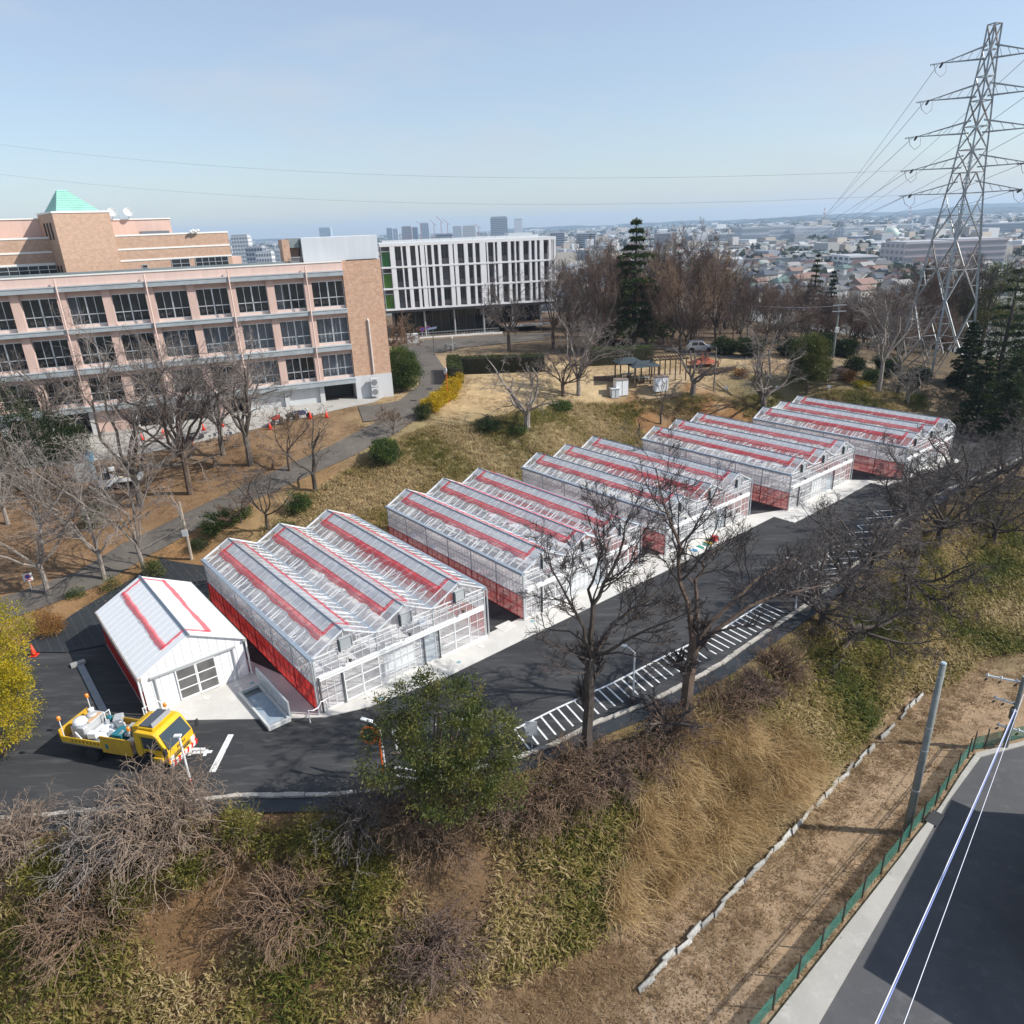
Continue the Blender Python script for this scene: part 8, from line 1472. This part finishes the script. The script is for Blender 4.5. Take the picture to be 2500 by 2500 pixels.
# landmark buildings
def far_block(x0, x1, yt, Y, label, wall, win, floors=8, cols=7, depth=None, yb=None, name='town_building', roof=None, bands=True, rz=None, cat='building'):
    if yb is not None: d = ray((x0+x1)/2, yb); t = (PZ0-CAM_Z)/d.z; Y = d.y*t
    a, b_ = at_y(x0, yt, Y), at_y(x1, yt, Y); W = (b_-a).length; H = (a.z+b_.z)/2-PZ0; c = (a+b_)/2; ang = math.atan2(b_.y-a.y, b_.x-a.x) if rz is None else rz; D = depth or W*.7; o = empty(name, (c.x, Y, PZ0), ang); tag(o, label, cat)
    wm_ = mat('wall_%s' % str(wall), wall, .75); vm_ = mat('glazing_%s' % str(win), win, .25); MB().box(-W/2, W/2, 0, D, 0, H).build('wall', wm_, o); MB().box(-W/2+W*.04, W/2-W*.04, D*.05, D*.9, H, H+min(3, H*.05)).build('roof_plant', mat('roof_plant_m', (.4, .41, .43), .7) if not roof else mat('roof_%s' % str(roof), roof, .7), o)
    q = MB(); fh = H/floors; cw = W/cols; t_ = max(.15, W*.006)
    for f_ in range(floors):
        if bands: q.box(-W/2+cw*.12, W/2-cw*.12, -t_, 0, f_*fh+fh*.35, f_*fh+fh*.85)
        else:
            for k in range(cols): q.box(-W/2+k*cw+cw*.18, -W/2+k*cw+cw*.82, -t_, 0, f_*fh+fh*.3, f_*fh+fh*.85)
        for k in range(max(2, cols//2)): dk_ = D/max(2, cols//2); q.box(W/2, W/2+t_, k*dk_+dk_*.2, k*dk_+dk_*.8, f_*fh+fh*.3, f_*fh+fh*.85); q.box(-W/2-t_, -W/2, k*dk_+dk_*.2, k*dk_+dk_*.8, f_*fh+fh*.3, f_*fh+fh*.85)
    w2 = q.build('windows', vm_, o); w2['kind'] = 'stuff'; return o
WH = (.70, .70, .69); GB = (.30, .34, .39); DW = (.06, .075, .10)
for a in ((562,604,578,900,'white stepped apartment tower left, beside the brown tiled block',WH,(.25,.27,.3),11,6,False), (598,640,605,850,'grey apartment block beside the white stepped tower',(.36,.38,.42),DW,7,6,False), (623,662,617,760,'white apartment block low beside the school roof',WH,(.2,.22,.25),6,6,False), (655,682,612,980,'pale slab block right of the white apartments',(.55,.57,.6),(.3,.32,.36),6,3,True),
 (778,806,557,3000,'pale glass tower alone on the left skyline',(.42,.50,.56),(.30,.38,.44),14,5,True), (943,957,558,2600,'blue-grey tower left of the mauve skyline tower',(.34,.40,.46),(.2,.25,.3),12,4,True), (956,971,560,2650,'pale tower between the blue-grey and mauve skyline towers',(.5,.55,.6),(.3,.35,.4),11,4,True), (980,1004,554,2400,'mauve-brown skyline tower behind the hall roof',(.33,.28,.30),(.2,.19,.21),12,5,False), (1004,1019,556,2500,'dark blue skyline tower right of the mauve tower',(.20,.25,.31),(.12,.16,.2),12,4,True), (1025,1046,546,2700,'tall grey-blue tower under cranes on the skyline',(.36,.40,.45),(.22,.26,.3),15,5,False),
 (1064,1104,572,1900,'low wide block with dish on the skyline behind the hall',(.28,.30,.32),DW,5,8,True), (1105,1127,554,2300,'pale tower left of the whitish skyline block',(.55,.59,.62),(.4,.44,.48),12,5,True), (1129,1161,553,2000,'whitish broad skyline block behind the hall roof',(.62,.62,.61),(.45,.46,.47),10,4,True), (1197,1238,532,1700,'dark blue office tower with pale bands above the hall',(.16,.20,.26),(.42,.46,.5),17,6,True), (1255,1275,537,2100,'slim white tower right of the dark office tower',(.74,.76,.78),(.6,.63,.66),14,2,True),
 (1344,1378,569,1400,'grey slab apartment right of the hall',(.33,.36,.40),DW,8,6,True), (1410,1454,571,1300,'grey banded apartment left of the cedar',(.34,.36,.38),DW,9,7,True), (1385,1410,612,800,'white low block left of the cedar',WH,(.3,.32,.34),5,4,False), (1602,1638,571,1150,'grey-brown apartment slab right of the cedar',(.34,.32,.31),(.14,.14,.15),14,6,True), (1638,1653,569,1160,'tan narrow apartment end right of the cedar',(.52,.42,.34),(.4,.33,.27),14,2,True), (1455,1500,600,1050,'pale apartment row behind the bare wood',(.56,.56,.55),(.2,.21,.23),5,8,True)):
    far_block(a[0], a[1], a[2], a[3], a[4], a[5], a[6], a[7], a[8], bands=a[9])
for a in ((1812,1880,556,600,'long white works hall, leftmost of the factory row',(.50,.54,.58),(.3,.34,.38),3,8), (1880,1940,552,594,'white works block second from left in the factory row',(.60,.62,.64),(.40,.43,.47),4,5), (1940,2036,554,592,'large white works block in the middle of the factory row',(.72,.74,.75),(.6,.62,.65),5,4), (2062,2108,556,590,'white works block left of the gas spheres',(.68,.70,.71),(.50,.53,.56),5,6), (2104,2230,549,566,'long white works roof behind the gas spheres',(.72,.73,.73),(.40,.43,.46),2,10), (2116,2165,542,556,'dark block on the works skyline',(.12,.14,.18),(.08,.1,.13),3,5), (2090,2142,577,596,'blue-grey low works hall before the gas spheres',(.26,.31,.38),(.2,.24,.3),2,6), (1974,2082,599,624,'long cream school building in the middle of the town',(.66,.64,.58),(.18,.19,.2),3,14), (2074,2145,626,664,'white angular building among the nearest houses',(.72,.72,.70),(.16,.17,.18),3,8), (2135,2210,614,628,'low white warehouse right of the cream school',(.74,.74,.73),(.6,.6,.6),1,6), (2144,2216,594,615,'dark blue-grey warehouse below the gas spheres',(.17,.20,.24),(.12,.14,.17),2,8), (2212,2330,592,655,'pinkish-grey long public building, left wing behind the pylon',(.52,.45,.45),(.22,.22,.24),4,10), (2325,2462,585,645,'pinkish-grey long public building, right wing behind the pylon',(.56,.49,.49),(.22,.22,.24),4,12), (2402,2540,545,580,'terraced grey-blue complex at the right horizon',(.36,.40,.46),(.22,.26,.32),5,16), (1700,1810,572,596,'low pale works sheds left of the factory row',(.50,.52,.54),(.3,.32,.35),2,12)):
    far_block(a[0], a[1], a[2], None, a[5-1], a[5], a[6], a[7], a[8], yb=a[3], depth=40)
for x, y, r_, yb, lb in ((2139,578,11,592,'smaller pale green gas sphere beside the works'), (2177,572,15,590,'larger pale green gas sphere beside the works')):
    d = ray(x, yb); t = (PZ0-CAM_Z)/d.z; Y = d.y*t; c = at_y(x, y, Y); rad = r_*Y/FOC; o = empty('gas_sphere', (c.x, Y, PZ0)); tag(o, lb, 'gas tank', 'gas spheres'); MB().lathe([(rad*math.cos(q), (c.z-PZ0)+rad*math.sin(q)) for q in np.linspace(-1.55, 1.55, 13)], 24).build('sphere', mat('sphere_green', (.50, .60, .54), .5), o, True)
    for k in range(8): b = MB(); b.tube([(rad*.98*math.cos(k*.785), rad*.98*math.sin(k*.785), 0), (rad*.98*math.cos(k*.785), rad*.98*math.sin(k*.785), c.z-PZ0)], rad*.04, 5); b.build('leg', steel, o)
d = ray(1950, 648); t = (PZ0-CAM_Z)/d.z; Y = d.y*t; ev = empty('elevated_road', (0, Y, PZ0)); tag(ev, 'dark elevated road crossing the town', 'viaduct'); X0, X1 = at_y(1700, 640, Y).x, at_y(2060, 640, Y).x; MB().box(X0, X1, -5, 5, 6, 7.6).build('deck', mat('viaduct_grey', (.16, .17, .19), .8), ev)
for k in range(14): x = X0+(X1-X0)*k/13; MB().box(x-1, x+1, -2, 2, 0, 6).build('pier', MATS['pavement_concrete'], ev)
for x, yt, yb, lb in ((2008,508,560,'left red-and-white radio mast on the horizon'), (2217,505,548,'right red-and-white radio mast behind the pylon')):
    Y = 3000; b_, t_ = at_y(x, yb, Y), at_y(x, yt, Y); o = empty('radio_mast', (b_.x, Y, PZ0)); tag(o, lb, 'mast', 'radio masts on the horizon'); H = t_.z-PZ0
    for k in range(8):
        z0, z1 = H*k/8, H*(k+1)/8; b = MB(); w0, w1 = 5*(1-k/9), 5*(1-(k+1)/9)
        for sx_, sy_ in ((1, 1), (1, -1), (-1, 1), (-1, -1)): b.bar((sx_*w0, sy_*w0, z0), (sx_*w1, sy_*w1, z1), .9)
        b.bar((-w0, -w0, z0), (w1, -w1, z1), .6); b.bar((w0, -w0, z0), (-w1, -w1, z1), .6); b.build('mast_section', mat('mast_red', (.5, .15, .1), .6) if k % 2 else wht, o)
CRN = 'cranes on the skyline'
for k, (x, yt) in enumerate(((1026,540),(1058,536),(1075,528),(1091,534),(1168,546))):
    Y = 2600; t_ = at_y(x, yt, Y); o = empty('tower_crane', (t_.x, Y, PZ0)); tag(o, ['first', 'second', 'third', 'fourth', 'rightmost'][k]+' thin tower crane from the left on the skyline', 'crane', CRN); H = t_.z-PZ0; b = MB(); b.bar((0, 0, 0), (0, 0, H*.8), 2); b.build('mast', mat('crane_red', (.5, .2, .15), .6), o); b = MB(); b.bar((8, 0, H*.75), (-14, 0, H), 1.6); b.build('jib', MATS['crane_red'], o)
# low wooded ridges along the horizon
ridge = mat('ridge_wood', (.03, .038, .03), .95, var=.4, scale=.006, obj=False)
def hills(name, Y, f, D=500):
    b = MB(); xs = np.linspace(-Y*.95, Y*.95, 160); vs = []
    for x in xs: z = f(x/Y); vs += [(x, Y, PZ0-3), (x, Y+D*.5, PZ0+z), (x, Y+D, PZ0-3)]
    b.add(vs, [(3*k+j, 3*k+3+j, 3*k+4+j, 3*k+1+j) for k in range(len(xs)-1) for j in (0, 1)]); tag(b.build(name, ridge), kind='structure')
hills('hills', 6000, lambda q: 22+9*math.sin(q*9)+5*math.sin(q*31)+3*math.sin(q*77)+2*math.sin(q*190)+max(0, q-.28)*120, 900); hills('near_hills', 4300, lambda q: 5+8*max(0, math.sin(q*7+1.5))+34*max(0, 1-abs(q-.40)/.12)+40*max(0, 1-abs(q-.68)/.24)+3*math.sin(q*90)+2*math.sin(q*210), 700)
# ------------------------------------------------------------------ winter haze
hb = MB().box(-8600, 8600, -260, 8600, PZ0-4.5, 115); hme = bpy.data.meshes.new('haze'); hme.from_pydata(hb.v, [], hb.f); ho = inst('haze', hme); tag(ho, kind='stuff'); tag(ho, 'pale winter haze in the air over the town', 'haze')
hmat = bpy.data.materials.new('haze_air'); hmat.use_nodes = True; n = hmat.node_tree.nodes; n.clear(); out = n.new('ShaderNodeOutputMaterial'); pv = n.new('ShaderNodeVolumePrincipled'); pv.inputs['Density'].default_value = 1.25e-4; pv.inputs['Color'].default_value = (.56, .76, 1.0, 1); pv.inputs['Anisotropy'].default_value = .15; hmat.node_tree.links.new(pv.outputs[0], out.inputs['Volume']); hme.materials.append(hmat)
